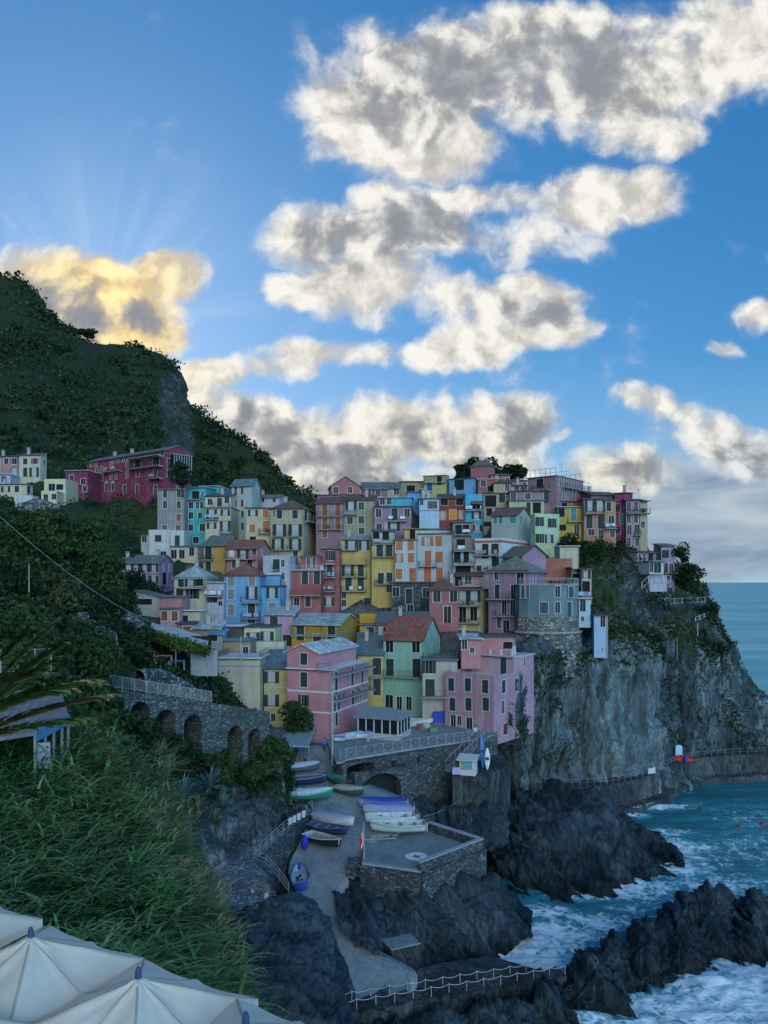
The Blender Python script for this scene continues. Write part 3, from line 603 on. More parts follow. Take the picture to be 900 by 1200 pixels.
def win_meshes(kind, w, h, scol):
    w = round(w*8)/8; h = round(h*8)/8; key = (kind,w,h,scol)
    if key in _wc: return w, h, _wc[key]
    st = WK[kind][2]; fr = MB(); t = .09 if st != 'b' else .05; door = h > 1.9
    if st != 's' or door is False:
        fr.box(-w/2-t,-w/2,-.025,.02,0 if door else -t,h+t); fr.box(w/2,w/2+t,-.025,.02,0 if door else -t,h+t); fr.box(-w/2,w/2,-.025,.02,h,h+t)
    if not door: fr.box(-w/2-t-.05,w/2+t+.05,-.09,.02,-t-.06,-t if st!='s' else 0)
    if st in (None,'s','a'):
        fr.box(-.02,.02,.095,.125,0,h); fr.box(-w/2,-w/2+.03,.095,.125,0,h); fr.box(w/2-.03,w/2,.095,.125,0,h)
    me = fr.mesh('window', TRIM)
    pn = MB(); pn.quad((-w/2,.14,0),(w/2,.14,0),(w/2,.14,h),(-w/2,.14,h)); pane = pn.mesh('pane', SHADEIN if st=='b' else GLASS)  # open bays get a near-black sheet that paints the shade indoors
    subs = [('pane',pane,(0,0,0))]
    if st in ('s','c') :
        sm = MB()
        if st == 's':
            lw = w*.5; sm.box(0,lw,-.055,-.012,.02,h-.02)
            for k in range(int(h/.16)): sm.box(.06,lw-.06,-.07,-.055,.08+k*.16,.15+k*.16)
            lm = sm.mesh('shutter', shut(scol)); subs += [('shutter',lm,(-w/2-lw-.005,0,0)),('shutter',lm,(w/2+.005,0,0))]
        else:
            lw = w/2; sm.box(.006,lw-.006,.02,.06,.01,h-.01)
            for k in range(int(h/.16)): sm.box(.06,lw-.06,.004,.02,.08+k*.16,.15+k*.16)
            lm = sm.mesh('shutter', shut(scol)); subs += [('shutter',lm,(-w/2,0,0)),('shutter',lm,(0,0,0))]
    if st == 's' and hash1(w*31+h*7+scol[0]*97) > .45:
        q = MB(); q.quad((-w/2+.06,.125,.1),(-.04,.125,.1),(-.04,.125,h-.06),(-w/2+.06,.125,h-.06)); q.quad((.04,.125,.1),(w/2-.06,.125,.1),(w/2-.06,.125,h-.06),(.04,.125,h-.06))
        subs.append(('curtain',q.mesh('curtain',CURT),(0,0,0)))
    if st == 'a':
        q = MB(); n_ = 8
        for i in range(n_):
            a0, a1 = math.pi*i/n_, math.pi*(i+1)/n_
            q.hexa([(w/2*math.cos(a0),-.03,h+w/2*math.sin(a0)*.9-.02),(w/2*math.cos(a1),-.03,h+w/2*math.sin(a1)*.9-.02),(w/2*math.cos(a1),.02,h+w/2*math.sin(a1)*.9-.02),(w/2*math.cos(a0),.02,h+w/2*math.sin(a0)*.9-.02)]+
                   [((w/2+.1)*math.cos(a),y,h+(w/2+.1)*math.sin(a)*.9) for a,y in ((a0,-.03),(a1,-.03),(a1,.02),(a0,.02))])
        for i in range(n_):
            a0, a1 = math.pi*i/n_, math.pi*(i+1)/n_
            q.tri((0,-.008,h-.02),(w/2*math.cos(a0),-.008,h-.02+w/2*.9*math.sin(a0)),(w/2*math.cos(a1),-.008,h-.02+w/2*.9*math.sin(a1)))
        subs.append(('fanlight',q.mesh('fanlight',TRIMD),(0,0,0)))
    _wc[key] = (me, subs); return w, h, _wc[key]
def facade(mb, T, width, z0, z1, holes, depth=.15):
    """wall face with real openings; T(s, into, z) -> point"""
    xs = sorted({0.,width}|{x for h in holes for x in (h[0],h[1])}); zs = sorted({z0,z1}|{z for h in holes for z in (h[2],h[3])})
    xs = [x for x in xs if 0 <= x <= width]; zs = [z for z in zs if z0 <= z <= z1]
    for a, b in zip(xs,xs[1:]):
        for c, d in zip(zs,zs[1:]):
            mx, mz = (a+b)/2, (c+d)/2
            if any(h[0] < mx < h[1] and h[2] < mz < h[3] for h in holes): continue
            mb.quad(T(a,0,c),T(b,0,c),T(b,0,d),T(a,0,d))
    for (a,b,c,d) in holes:
        mb.quad(T(a,0,c),T(a,depth,c),T(a,depth,d),T(a,0,d)); mb.quad(T(b,depth,c),T(b,0,c),T(b,0,d),T(b,depth,d))
        mb.quad(T(a,0,d),T(a,depth,d),T(b,depth,d),T(b,0,d)); mb.quad(T(a,depth,c),T(a,0,c),T(b,0,c),T(b,depth,c))
def railing_mesh(name, pts, h, m, gap=.22, r=.012, top=.022):
    mb = MB()
    for a, b in zip(pts,pts[1:]):
        a = Vector(a); b = Vector(b); n = max(1,int((b-a).length/gap))
        mb.tube(a+Vector((0,0,h)), b+Vector((0,0,h)), top, n=4); mb.tube(a+Vector((0,0,.1)), b+Vector((0,0,.1)), r, n=4)
        for i in range(n+1):
            q = a.lerp(b,i/n); mb.tube(q, q+Vector((0,0,h)), r*1.6 if i in (0,n) else r, n=4)
    return mb.mesh(name, m)
def roof_mesh(kind, Lx, D, H, rh, ov, th=.15):
    mb = MB(); x0,x1,y0,y1 = -ov,Lx+ov,-ov,D+ov
    def slab(p):                                   # roof plane given by its corner points, with thickness
        n = len(mb.v); k = len(p); mb.v += [tuple(q) for q in p]+[(q[0],q[1],q[2]+th) for q in p]
        mb.f.append(tuple(n+i for i in reversed(range(k)))); mb.f.append(tuple(n+k+i for i in range(k)))
        for i in range(k): j=(i+1)%k; mb.f.append((n+i,n+j,n+k+j,n+k+i))
    if kind == 'flat': slab([(x0,y0,H),(x1,y0,H),(x1,y1,H),(x0,y1,H)])
    elif kind == 'gx':
        s = rh/(D/2); e = H-ov*s; ym = D/2
        slab([(x0,y0,e),(x1,y0,e),(x1,ym,H+rh),(x0,ym,H+rh)]); slab([(x0,ym,H+rh),(x1,ym,H+rh),(x1,y1,e),(x0,y1,e)])
    elif kind == 'gy':
        s = rh/(Lx/2); e = H-ov*s; xm = Lx/2
        slab([(x0,y0,e),(xm,y0,H+rh),(xm,y1,H+rh),(x0,y1,e)]); slab([(xm,y0,H+rh),(x1,y0,e),(x1,y1,e),(xm,y1,H+rh)])
    elif kind == 'hip':
        k = min(Lx,D)/2; s = rh/k; e = H-ov*s
        if Lx >= D:
            a, b = (k,D/2,H+rh), (Lx-k,D/2,H+rh)
            slab([(x0,y0,e),(x1,y0,e),b,a]); slab([(x1,y1,e),(x0,y1,e),a,b]); slab([(x0,y1,e),(x0,y0,e),a]); slab([(x1,y0,e),(x1,y1,e),b])
        else:
            a, b = (Lx/2,k,H+rh), (Lx/2,D-k,H+rh)
            slab([(x0,y0,e),(x1,y0,e),a]); slab([(x1,y1,e),(x0,y1,e),b]); slab([(x1,y0,e),(x1,y1,e),b,a]); slab([(x0,y1,e),(x0,y0,e),a,b])
    elif kind == 'sb': slab([(x0,y0,H-ov*rh/D),(x1,y0,H-ov*rh/D),(x1,y1,H+rh+ov*rh/D),(x0,y1,H+rh+ov*rh/D)])
    elif kind == 'sr': slab([(x0,y0,H-ov*rh/Lx),(x1,y0,H+rh+ov*rh/Lx),(x1,y1,H+rh+ov*rh/Lx),(x0,y1,H-ov*rh/Lx)])
    elif kind == 'sl': slab([(x0,y0,H+rh+ov*rh/Lx),(x1,y0,H-ov*rh/Lx),(x1,y1,H-ov*rh/Lx),(x0,y1,H+rh+ov*rh/Lx)])
    return mb
HOUSES = []; GROUND = []; FRONTS = []; GRPH = 'houses of the hillside village'
def house(label, view, l, r, eave, base, Y, a=0., side=None, D=7., wall=(.5,.5,.5), roof=('flat',SLATE), wins=(), bal=(), sh=DK, ext=3.5, wear=.35, name='house', cat='house', chim=None, wallmat=None, parapet=0., bands=(), pipe=None, rail=None, ov=.3, extra=None, group=GRPH):
    vx, vy, vs = C(view); toX = lambda q: vx+q/vs; toY = lambda q: vy+q/vs
    a = R(a); ex = Vector((math.cos(a),-math.sin(a),0)); ey = Vector((math.sin(a),math.cos(a),0))
    right = a >= 0; kp = toX(r if right else l); K = Vector(((kp-CX)/F*Y, Y, 0))
    u = ((toX(l if right else r))-CX)/F; s = 1 if right else -1
    Lx = (K.x-u*K.y)/(s*(ex.x-u*ex.y))
    if side is not None:
        us = (toX(side)-CX)/F; D = (us*K.y-K.x)/(ey.x-us*ey.y); D = D if 1.5 < D < 16 else 8.
    O = K-ex*Lx if right else K.copy()
    zb = CZ-(toY(base)-HY)/F*Y; H = CZ-(toY(eave)-HY)/F*Y-zb
    root = thing(name, label, cat, (O.x,O.y,zb), -a, group)
    rr = random.Random(label)
    scol = sh; faces = {'F':[], 'R':[], 'L':[]}; placed = []
    def hit(face, px, py):
        uu = (toX(px)-CX)/F
        if face == 'F': t = K.dot(ey)/(uu*ey.x+ey.y); p = Vector((uu*t,t,0))-O; q = p.dot(ex)
        else: t = K.dot(ex)/(uu*ex.x+ex.y); p = Vector((uu*t,t,0))-K; q = p.dot(ey); q = q if face == 'R' else D-q
        return q, CZ-(toY(py)-HY)/F*t-zb, t
    for wn in wins:
        face, kind, xs, ys = wn[:4]; w0, h0, _ = WK[kind]
        w0 = wn[4] if len(wn) > 4 else w0; h0 = wn[5] if len(wn) > 5 else h0; sc_ = wn[6] if len(wn) > 6 else scol
        for px in (xs if isinstance(xs,(list,tuple)) else [xs]):
            for py in (ys if isinstance(ys,(list,tuple)) else [ys]):
                q, z, t = hit(face, px, py); W_ = Lx if face == 'F' else D
                w1, h1, ms = win_meshes(kind, w0, h0, sc_)
                q = min(max(q,w1/2+.08),W_-w1/2-.08); z = min(max(z-h1/2,-ext+.3),H-h1-.12)
                if W_ < w1+.16 or H < h1+.2: continue
                hole = (q-w1/2,q+w1/2,z,z+h1)
                if any(not(hole[1] < o[0]-.03 or hole[0] > o[1]+.03 or hole[3] < o[2]-.03 or hole[2] > o[3]+.03) for o in faces[face]): continue
                faces[face].append(hole); placed.append((face,q,z,w1,h1,ms,kind))
    mb = MB(); k = roof[0]; rh = roof[2] if len(roof) > 2 else 0
    top = lambda x, y: H
    TF = lambda s_,d,z: (s_,d,z); TR = lambda s_,d,z: (Lx-d,s_,z); TL = lambda s_,d,z: (d,D-s_,z); TB = lambda s_,d,z: (Lx-s_,D-d,z)
    facade(mb,TF,Lx,-ext,H,faces['F']); facade(mb,TR,D,-ext,H,faces['R']); facade(mb,TL,D,-ext,H,faces['L']); facade(mb,TB,Lx,-ext,H,[])
    mb.quad((0,0,H),(Lx,0,H),(Lx,D,H),(0,D,H))
    if k == 'gx':
        for x in (0,Lx): mb.tri((x,0,H),(x,D,H),(x,D/2,H+rh))
    elif k == 'gy':
        for y in (0,D): mb.tri((0,y,H),(Lx,y,H),(Lx/2,y,H+rh))
    elif k == 'sb':
        for x in (0,Lx): mb.tri((x,0,H),(x,D,H),(x,D,H+rh))
        mb.quad((0,D,H),(Lx,D,H),(Lx,D,H+rh),(0,D,H+rh))
    elif k == 'sr':
        for y in (0,D): mb.tri((0,y,H),(Lx,y,H),(Lx,y,H+rh))
        mb.quad((Lx,0,H),(Lx,D,H),(Lx,D,H+rh),(Lx,0,H+rh))
    elif k == 'sl':
        for y in (0,D): mb.tri((0,y,H),(Lx,y,H),(0,y,H+rh))
        mb.quad((0,0,H),(0,D,H),(0,D,H+rh),(0,0,H+rh))
    wm = wallmat or plaster(wall, wear)
    mb.build('wall', wm, root)
    if parapet:
        q = MB(); t = .2
        q.box(0,Lx,0,t,H+.003,H+parapet); q.box(0,t,t,D-t,H+.003,H+parapet); q.box(Lx-t,Lx,t,D-t,H+.003,H+parapet); q.box(0,Lx,D-t,D,H+.003,H+parapet)
        q.build('parapet', wm, root)
        q = MB(); q.box(t,Lx-t,t,D-t,H+.003,H+.06); q.build('roof_terrace', plain('terrace_floor',roof[1],.9,0,.3), root)
        rf = None
    elif k != 'none':
        rb = roof_mesh(k, Lx, D, H+.004, rh, ov if k != 'flat' else min(ov,.22))
        rf = rb.build('roof', rooftile(roof[1]) if k != 'flat' else plain('flat_roof',roof[1],.9,0,.35,1.2), root)
        g = MB(); e = H-.06-(ov*rh/(D/2) if k in ('gx',) else 0)
        if k in ('gx','hip','sb','flat'):
            g.tube((-.1,-ov-.05,e+.05),(Lx+.1,-ov-.05,e+.05),.06,n=5); g.build('gutter', IRON, rf)
    else: rf = None
    if rail:
        me = railing_mesh('railing', [(.1,D-.3,H+.02),(.1,.1,H+.02),(Lx-.1,.1,H+.02),(Lx-.1,D-.3,H+.02)], .95, WHITEIRON if rail == 'w' else IRON); put('railing', me, root)
    nch = chim if chim is not None else (1 if (k in ('gx','gy','hip','sb') and rr.random() < .6) else 0)
    for i in range(nch):
        q = MB(); cw = .28; q.box(-cw,cw,-cw,cw,-.4,1.15); q.box(-cw-.06,cw+.06,-cw-.06,cw+.06,1.15,1.23)
        for sx in (-1,1):
            for sy in (-1,1): q.box(sx*.2-.06,sx*.2+.06,sy*.2-.06,sy*.2+.06,1.23,1.45)
        q.box(-cw-.08,cw+.08,-cw-.08,cw+.08,1.45,1.53)
        fx = Lx*(.2+.6*rr.random()); fy = D*(.45+.2*rr.random())
        zz = H+rh*(.75 if k != 'flat' else 0)
        q.build('chimney', CHIM, rf if rf else root, (fx,fy,zz))
    for (face,q,z,w1,h1,(me,subs),kind) in placed:
        loc, rz = {'F':((q,0,z),0),'R':((Lx,q,z),R(90)),'L':((0,D-q,z),R(-90))}[face]
        o = put('door' if (h1 > 1.9 and kind not in 'b') else ('opening' if kind == 'b' else 'window'), me, root, loc, rz)
        for nm, sm, sl_ in subs: put(nm, sm, o, sl_)
    for bl in bal:
        face, p0, p1, py = bl[:4]; dep = bl[4] if len(bl) > 4 and bl[4] else .9; col = bl[5] if len(bl) > 5 else 'i'
        q0, z, t = hit(face, p0, py); q1, z1, t = hit(face, p1, py); z = (z+z1)/2
        if q1 < q0: q0, q1 = q1, q0
        W_ = Lx if face == 'F' else D; q0 = max(q0,-.4); q1 = min(q1,W_+.4)
        if q1-q0 < .5: continue
        m2 = MB(); m2.box(q0,q1,-dep,-.004,z-.14,z)
        for i in range(max(2,int((q1-q0)/1.6))):
            xx = q0+.2+(q1-q0-.4)*i/max(1,int((q1-q0)/1.6)-1); m2.box(xx-.06,xx+.06,-dep*.75,-.004,z-.34,z-.143)
        loc, rz = {'F':((0,0,0),0),'R':((Lx,0,0),R(90)),'L':((0,D,0),R(-90))}[face]
        o = m2.build('balcony', SLAB, root, loc, rz)
        pts = [(q0+.04,-.03,z),(q0+.04,-dep+.05,z),(q1-.04,-dep+.05,z),(q1-.04,-.03,z)]
        if col == 's':
            m3 = MB(); m3.box(q0,q1,-dep,-dep+.1,z+.003,z+.95); m3.box(q0,q0+.1,-dep+.1,-.004,z+.003,z+.95); m3.box(q1-.1,q1,-dep+.1,-.004,z+.003,z+.95); m3.build('balustrade', wm, o)
        else: put('railing', railing_mesh('railing', pts, .95, {'i':IRON,'w':WHITEIRON,'b':plain('blue_railing',(.10,.22,.38),.5)}[col]), o)
        if rr.random() < .45:                       # pots of plants or washing over the rail
            m4 = MB(); gq = rr.random() < .55
            for i in range(rr.randint(2,5)):
                xx = q0+.2+(q1-q0-.4)*rr.random()
                if gq:
                    for j in range(10):
                        c = Vector((xx+rr.gauss(0,.13),-dep+.22+rr.gauss(0,.08),z+.35+abs(rr.gauss(0,.2)))); d1 = Vector((rr.gauss(0,1),rr.gauss(0,1),rr.gauss(0,1))).normalized()*.13; d2 = d1.orthogonal().normalized()*.09
                        m4.quad(c-d1,c+d2,c+d1,c-d2)
                else:
                    w_ = .25+.3*rr.random(); m4.box(xx-w_,xx+w_,-dep-.01,-dep+.02,z+.25+.2*rr.random(),z+.93)
            if gq: m4.build('potted_plants', leafmat('pot_leaves',(.03,.07,.025)), o)
            else: m4.build('washing', plain('hung_cloth',rr.choice([(.55,.58,.62),(.30,.40,.55),(.45,.30,.32)]),.9), o)
    for (z0, z1, bc) in bands:
        zz0 = CZ-(toY(z0)-HY)/F*Y-zb; zz1 = CZ-(toY(z1)-HY)/F*Y-zb; q = MB()
        q.box(-.02,Lx+.02,-.02,-.003,zz1,zz0); q.box(Lx+.003,Lx+.02,-.003,D,zz1,zz0); q.build('band', plain('band_paint',bc,.8,0,.1), root)
    if pipe is None: pipe = rr.random() < .5
    if pipe:
        q = MB(); xx = .12 if rr.random() < .5 else Lx-.12; q.tube((xx,-.06,-ext),(xx,-.06,H-.1),.05,n=6); q.build('drainpipe', plain('pipe_metal',(.20,.22,.22),.5,.3), root)
    if rr.random() < .35 and eave < 420:
        q = MB(); q.tube((0,0,-.3),(0,0,2.4),.025,n=4); q.tube((-.5,0,2.2),(.5,0,2.2),.018,n=4); q.tube((-.35,0,1.9),(.35,0,1.9),.018,n=4)
        for x in (-.4,-.2,0,.2,.4): q.tube((x,-.25,2.2),(x,.25,2.2),.012,n=3)
        q.build('antenna', IRON, rf if rf else root, (Lx*(.2+.6*rr.random()),D*.5,H+rh*.7), rr.random()*3)
    if extra: extra(root, Lx, D, H)
    info = dict(root=root, L=Lx, D=D, H=H, O=O, ex=ex, ey=ey, zb=zb, Y=Y); HOUSES.append(info)
    # ground goes below the visible foot of the house
    for f_ in (0,.5,1.):
        q = O+ex*(Lx*f_); GROUND.append((q.x, q.y, zb-1.2)); q2 = q+ey*D*.9; GROUND.append((q2.x,q2.y,zb-1.0))
    return info
PINK=(.46,.21,.22); DPINK=(.36,.14,.15); LILAC=(.31,.19,.29); MAUVE=(.29,.19,.22); YEL=(.52,.39,.14); CREAM=(.54,.48,.34); MUST=(.46,.27,.045); OCHRE=(.44,.29,.09); RED=(.31,.11,.10)
BRICK=(.22,.055,.06); TURQ=(.06,.40,.43); SKYB=(.14,.34,.56); BRIB=(.07,.38,.55); WHITE=(.52,.54,.54); PALEG=(.42,.54,.34); GREEN=(.24,.44,.35); OLIVE=(.30,.30,.19); BEIGE=(.41,.36,.24); PALZ=(.22,.045,.085)
ORA=(.40,.19,.11); MAG=(.30,.045,.13); GREYG=(.36,.42,.40); LAVW=(.42,.42,.50); GREYS=(.27,.28,.27); CRY=(.62,.57,.36); PBLUE=(.40,.55,.68); PEACH=(.52,.32,.28); PURP=(.25,.10,.17)
H_ = house
# ---- far left, beside the red palazzo
H_('thin yellow house end cut off at the frame edge beside the salmon house','A',-60,14,190,340,176,0,wall=YEL,roof=('sb',SLATE,.8),wins=[('F','w',[-20],[230,310])])
H_('salmon house with white window frames between the yellow sliver and the white house','A',16,165,186,352,176,0,wall=PINK,roof=('sb',SLATE,.9),wins=[('F','s',[125],[228]),('F','S',[125],[328]),('F','w',[55],[228])],sh=GRY)
H_('white two storey house on the far left with green closed shutters','A',168,362,176,352,174,4,410,wall=CREAM,roof=('sb',SLATE,.7),wins=[('F','c',[222],[230]),('F','s',[305],[228],.9,1.4,PURP),('F','D',[222],[325]),('F','S',[300],[325]),('R','w',[390],[240])],chim=1)
H_('small pale shed like house in front of the salmon house','A',-30,90,346,438,170,0,wall=LAVW,roof=('flat',PALE),wins=[('F','w',[30],[385])])
H_('low cream house with two shuttered windows, lowest on the far left','A',-60,232,432,525,166,2,288,wall=CREAM,roof=('flat',SLATE),wins=[('F','s',[50],[475]),('F','c',[148],[472]),('R','b',[255],[480],1.4,1.8)],chim=1)
H_('white garden building with a stepped white wall below the low cream house','A',125,285,528,605,162,0,wall=WHITE,roof=('none',SLATE),wins=[('F','b',[150],[560],1.2,1.8)],D=3)
H_('small cream house with pillared porch left of the maroon annex','A',362,497,508,604,166,0,wall=CRY,roof=('flat',CREAM),wins=[('F','d',[402,440],[562]),('F','w',[482],[540])],parapet=.5)
H_('cream upper block with corner parapets above the small cream porch house','A',388,578,408,530,170,2,wall=CRY,roof=('flat',CREAM),wins=[('F','d',[455],[470],1.5,2.2),('F','b',[525],[455],1.6,1.3)],parapet=.6)
H_('maroon annex with white window frames at the left end of the palazzo','A',578,772,312,528,176,8,wall=PALZ,roof=('flat',PALE),wins=[('F','w',[628],[378,452],1.0,1.5),('F','w',[730],[405],1.2,1.3),('F','w',[745],[470])],D=8)
def verandah(root,Lx,D,Hh):
    q=MB(); q.box(Lx+.01,Lx+1.3,1.5,D-1.,Hh-4.0,Hh-3.8); q.box(Lx+.01,Lx+1.4,1.3,D-.8,Hh-.75,Hh-.6)
    o=q.build('verandah',SLAB,root); g=MB(); g.box(Lx+.02,Lx+1.25,1.6,D-1.1,Hh-3.8,Hh-.76); g.build('glazing',GLASS,o)
    g=MB()
    for i in range(8):
        y=1.6+(D-2.7)*i/7; g.box(Lx+1.25,Lx+1.31,y-.05,y+.05,Hh-3.8,Hh-.76)
    g.build('frame',TRIM,o)
H_('large maroon palazzo with white window surrounds and two deep balconies','B',-138,548,132,522,168,36,785,wall=PALZ,roof=('gx',SLATE,1.5),name='palazzo',cat='palazzo',extra=verandah,chim=2,sh=PURP,
   wins=[('F','w',[-100,-60,95,135,185],[182],.8,1.0),('F','w',[250],[160],.9,1.),('F','w',[395],[155],1.5,1.2),('F','w',[525],[155],1.3,1.2),('F','w',[-95,-50,-5],[300,372],.9,1.4),('F','c',[75,120],[265,355],.9,1.6),('F','c',[215],[250,345],.9,1.6),('F','b',[310],[240],2.2,2.2),('F','b',[470],[240],2.4,2.2),
         ('F','w',[310],[335],1.1,1.5),('F','d',[465],[335],1.3,2.4),('F','a',[35,90],[455],1.2,1.8),('F','d',[195,305,465],[478],1.2,2.3),('R','w',[590],[245,340],1.2,2.),('R','w',[655],[340],1.2,1.8)],
   bal=[('F',25,178,318,1.2),('F',262,537,286,1.6),('F',262,537,196,1.7),('F',420,535,382,1.2)])
# ---- upper left row
H_('tall weathered grey house with bare stone showing, left of the turquoise house','C',408,645,102,480,158,4,D=9,wall=GREYS,roof=('sb',LIGHT,.9),wins=[('F','w',[475,595],[130,235],.9,1.5),('F','c',[595],[345],1.,1.5,),('F','c',[472,592],[440],1.1,1.4)],sh=BRN,wear=1.0,bands=[(183,188,(.2,.2,.19)),(292,297,(.2,.2,.19)),(395,400,(.2,.2,.19))])
H_('white flat roofed house with roof terrace below the weathered grey house','C',332,522,490,760,153,3,wall=WHITE,roof=('flat',PALE),wins=[('F','c',[415],[532],1.4,1.4),('F','w',[460],[668],1.2,1.)],parapet=.8,D=6)
H_('narrow white annex at the left end of the white terrace house','C',266,330,503,592,154,0,wall=GREYG,roof=('flat',DARKR),wins=[('F','w',[288],[538])],D=4)
H_('pale house with dark doors squeezed below the turquoise house','C',524,642,492,600,152.5,0,wall=WHITE,roof=('flat',PALE),wins=[('F','D',[583,618],[552])],parapet=.7,D=5)
H_('low cream arcade with three arched doors under the turquoise house','J',600,836,78,184,151,3,wall=CREAM,roof=('flat',SLATE),wins=[('F','a',[620,698],[146],1.1,1.7),('F','d',[784],[124],1.,1.6),('F','t',[660,730],[138])],D=3,bands=[(70,75,(.25,.25,.24))])
H_('turquoise house with white window surrounds','C',648,832,86,592,160,6,D=9,wall=TURQ,roof=('sb',PALE,.5),wins=[('F','b',[745],[152],1.6,1.7),('F','n',[805],[138]),('F','w',[702],[240,330,437],1.,1.35),('F','w',[760,798],[240],.8,1.35),('F','w',[783],[330],.9,1.3),('F','w',[802],[435],1.1,1.5),('F','t',[685],[545]),('F','w',[745],[545],1.3,1.4)],bal=[('F',652,800,190,.9)],sh=DK)
H_('turquoise rear wing rising behind the cream terrace house','D',100,282,150,330,166,6,wall=TURQ,roof=('flat',PALE),wins=[('F','n',[165],[200]),('F','w',[128],[212])],D=8)
H_('cream house with a set back top terrace and bright blue balcony','D',150,378,338,645,156,3,wall=CREAM,roof=('flat',SLATE),wins=[('F','S',[210],[397]),('F','s',[330],[380]),('F','s',[210],[495]),('F','S',[330],[500]),('F','w',[228,256,306,350],[605],.8,1.2)],bal=[('F',160,270,440),('F',285,388,560,1.1,'b')])
H_('cream attic storey under a dark red roof above the blue balcony house','D',152,376,238,340,158.5,3,wall=CREAM,roof=('sb',BRN,1.2),wins=[('F','D',[280],[296]),('F','w',[343],[270]),('F','w',[195],[285])],D=6,bal=[('F',220,370,330,1.0)])
H_('tall pale grey-green house with maroon shutters and white gable','D',386,565,141,578,162,14,637,wall=GREYG,roof=('gx',BLUR,1.6),wins=[('F','s',[450],[187,297],1.,1.5),('F','s',[452],[395,500],1.,1.5,DK)],sh=MAR,D=8,chim=0)
H_('lilac house with low grey roof behind the cream shuttered row','D',556,806,246,345,168,10,880,wall=LAVW,roof=('gx',SLATE,.9),wins=[('F','d',[607],[298],1.1,2.2),('F','w',[660],[268],.8,.9),('F','w',[760],[272],.8,.9)])
H_('pale cream house with red-brown shutters left of the beige hip roofed house','D',506,722,342,645,152,0,wall=CREAM,roof=('flat',DARKR),wins=[('F','s',[573],[384]),('F','c',[686],[387],1.1,1.6,RUST),('F','c',[568],[518],1.1,1.6,RUST),('F','D',[688],[503],1.2,2.3,RUST),('F','b',[572],[620],1.3,1.4)],bal=[('F',622,722,562,1.)])
H_('big beige house with brown hip roof, white curtained French windows and long balcony','E',126,418,268,690,148,10,525,wall=BEIGE,roof=('hip',BRN,1.9),wins=[('F','c',[206,343],[320],1.1,1.6),('F','n',[160],[315]),('F','S',[207,345],[462],1.4,2.5),('F','S',[192,345],[588],1.3,2.4),('F','w',[345],[668],.9,1.),('R','b',[440],[340],2.,2.2),('R','b',[495],[345],2.,2.2)],bal=[('F',155,252,512),('F',283,387,512),('F',140,390,632,.9),('R',415,510,390,1.3)],chim=1,ext=5)
# ---- upper middle
H_('tall pinkish house with brown doors and long balconies, left edge of the upper cluster','F',76,312,376,760,150,6,wall=MAUVE,roof=('sb',BRN,2.2),wins=[('F','D',[155,270],[430,552],1.1,2.3,BRW),('F','c',[155],[642],1.,1.4,BRW)],bal=[('F',84,310,487,.9),('F',100,308,604,.9)],D=8)
H_('pink gabled top house rising highest over the upper left cluster','F',207,465,222,290,163,-8,wall=DPINK,roof=('gy',BRN,2.),wins=[('F','w',[253],[256],1.1,1.2),('F','w',[375],[240],1.,1.2)],chim=0)
H_('low rose coloured block with wide flat eaves under the pink gabled top house','F',92,470,300,400,157,4,wall=MAUVE,roof=('flat',BRN),wins=[('F','w',[300],[330])],ov=.6)
H_('olive green house with a blue railed balcony and white window frames','F',318,586,347,700,151,3,wall=OLIVE,roof=('sb',BRN,1.8),wins=[('F','S',[385],[395],1.1,2.),('F','w',[475],[397,517],1.1,1.5),('F','w',[376],[521],1.1,1.5),('F','w',[477],[615],1.1,1.2)],bal=[('F',318,438,470,1.1,'b')],D=8)
H_('burgundy house with slate roof and two small white framed windows on the skyline','F',472,702,246,335,164,3,wall=PURP,roof=('gx',SLATE,1.8),wins=[('F','w',[540,622],[286],1.,1.2)],chim=1)
H_('beige end house joined to the burgundy skyline house','F',700,812,240,335,164.5,3,wall=BEIGE,roof=('gx',SLATE,1.6),wins=[('F','w',[783],[272],1.1,1.3)],chim=0)
H_('olive skyline house with a dark sheltered loggia','G',62,272,184,310,168,4,wall=OLIVE,roof=('flat',DARKR),wins=[('F','b',[160],[245],1.9,1.5),('F','b',[222],[245],1.9,1.5)],D=8)
H_('bright blue terrace house with white framed doors, above the mauve house','G',-118,172,324,400,157,3,wall=BRIB,roof=('flat',PBLUE),wins=[('F','w',[-90],[345]),('F','w',[-30],[350]),('F','d',[28],[358]),('F','S',[125],[350])],D=5,sh=LBL)
H_('blue box house behind the bright blue terrace','G',128,258,276,345,160,2,wall=SKYB,roof=('flat',BLUR),wins=[],D=5)
H_('small white house next to the pale blue box','G',256,332,272,345,159,0,wall=WHITE,roof=('sl',PBLUE,.5),wins=[('F','t',[300],[300])],D=4)
H_('mauve house with green door balcony in the middle of the upper cluster','F',588,912,404,640,149,3,wall=LILAC,roof=('flat',DARKR),wins=[('F','w',[628],[456],1.1,1.6),('F','D',[768],[468],1.2,2.4),('F','w',[632],[578],1.1,1.3),('F','S',[760],[572],1.2,2.),('F','w',[878],[456],1.1,1.6)],bal=[('F',702,880,530,1.)],D=8)
H_('white and pale blue house with a row of three panes over a striped panel','G',236,410,334,575,154,2,wall=PBLUE,roof=('sb',BLUR,.6),wins=[('F','w',[320,350,380],[388],.62,1.5),('F','w',[255],[365],.8,1.1)],bands=[(435,442,(.1,.16,.2))],D=6)
H_('yellow-green skyline house with pale flat roof and blue doors','G',272,470,128,330,164,18,496,wall=(.42,.44,.19),roof=('flat',PBLUE),wins=[('F','b',[412],[160],1.1,1.9),('F','D',[325],[234],1.3,2.3,BLUE),('F','S',[415],[232],1.1,2.2,DK)],bal=[('F',280,470,192,.8)],ov=.5)
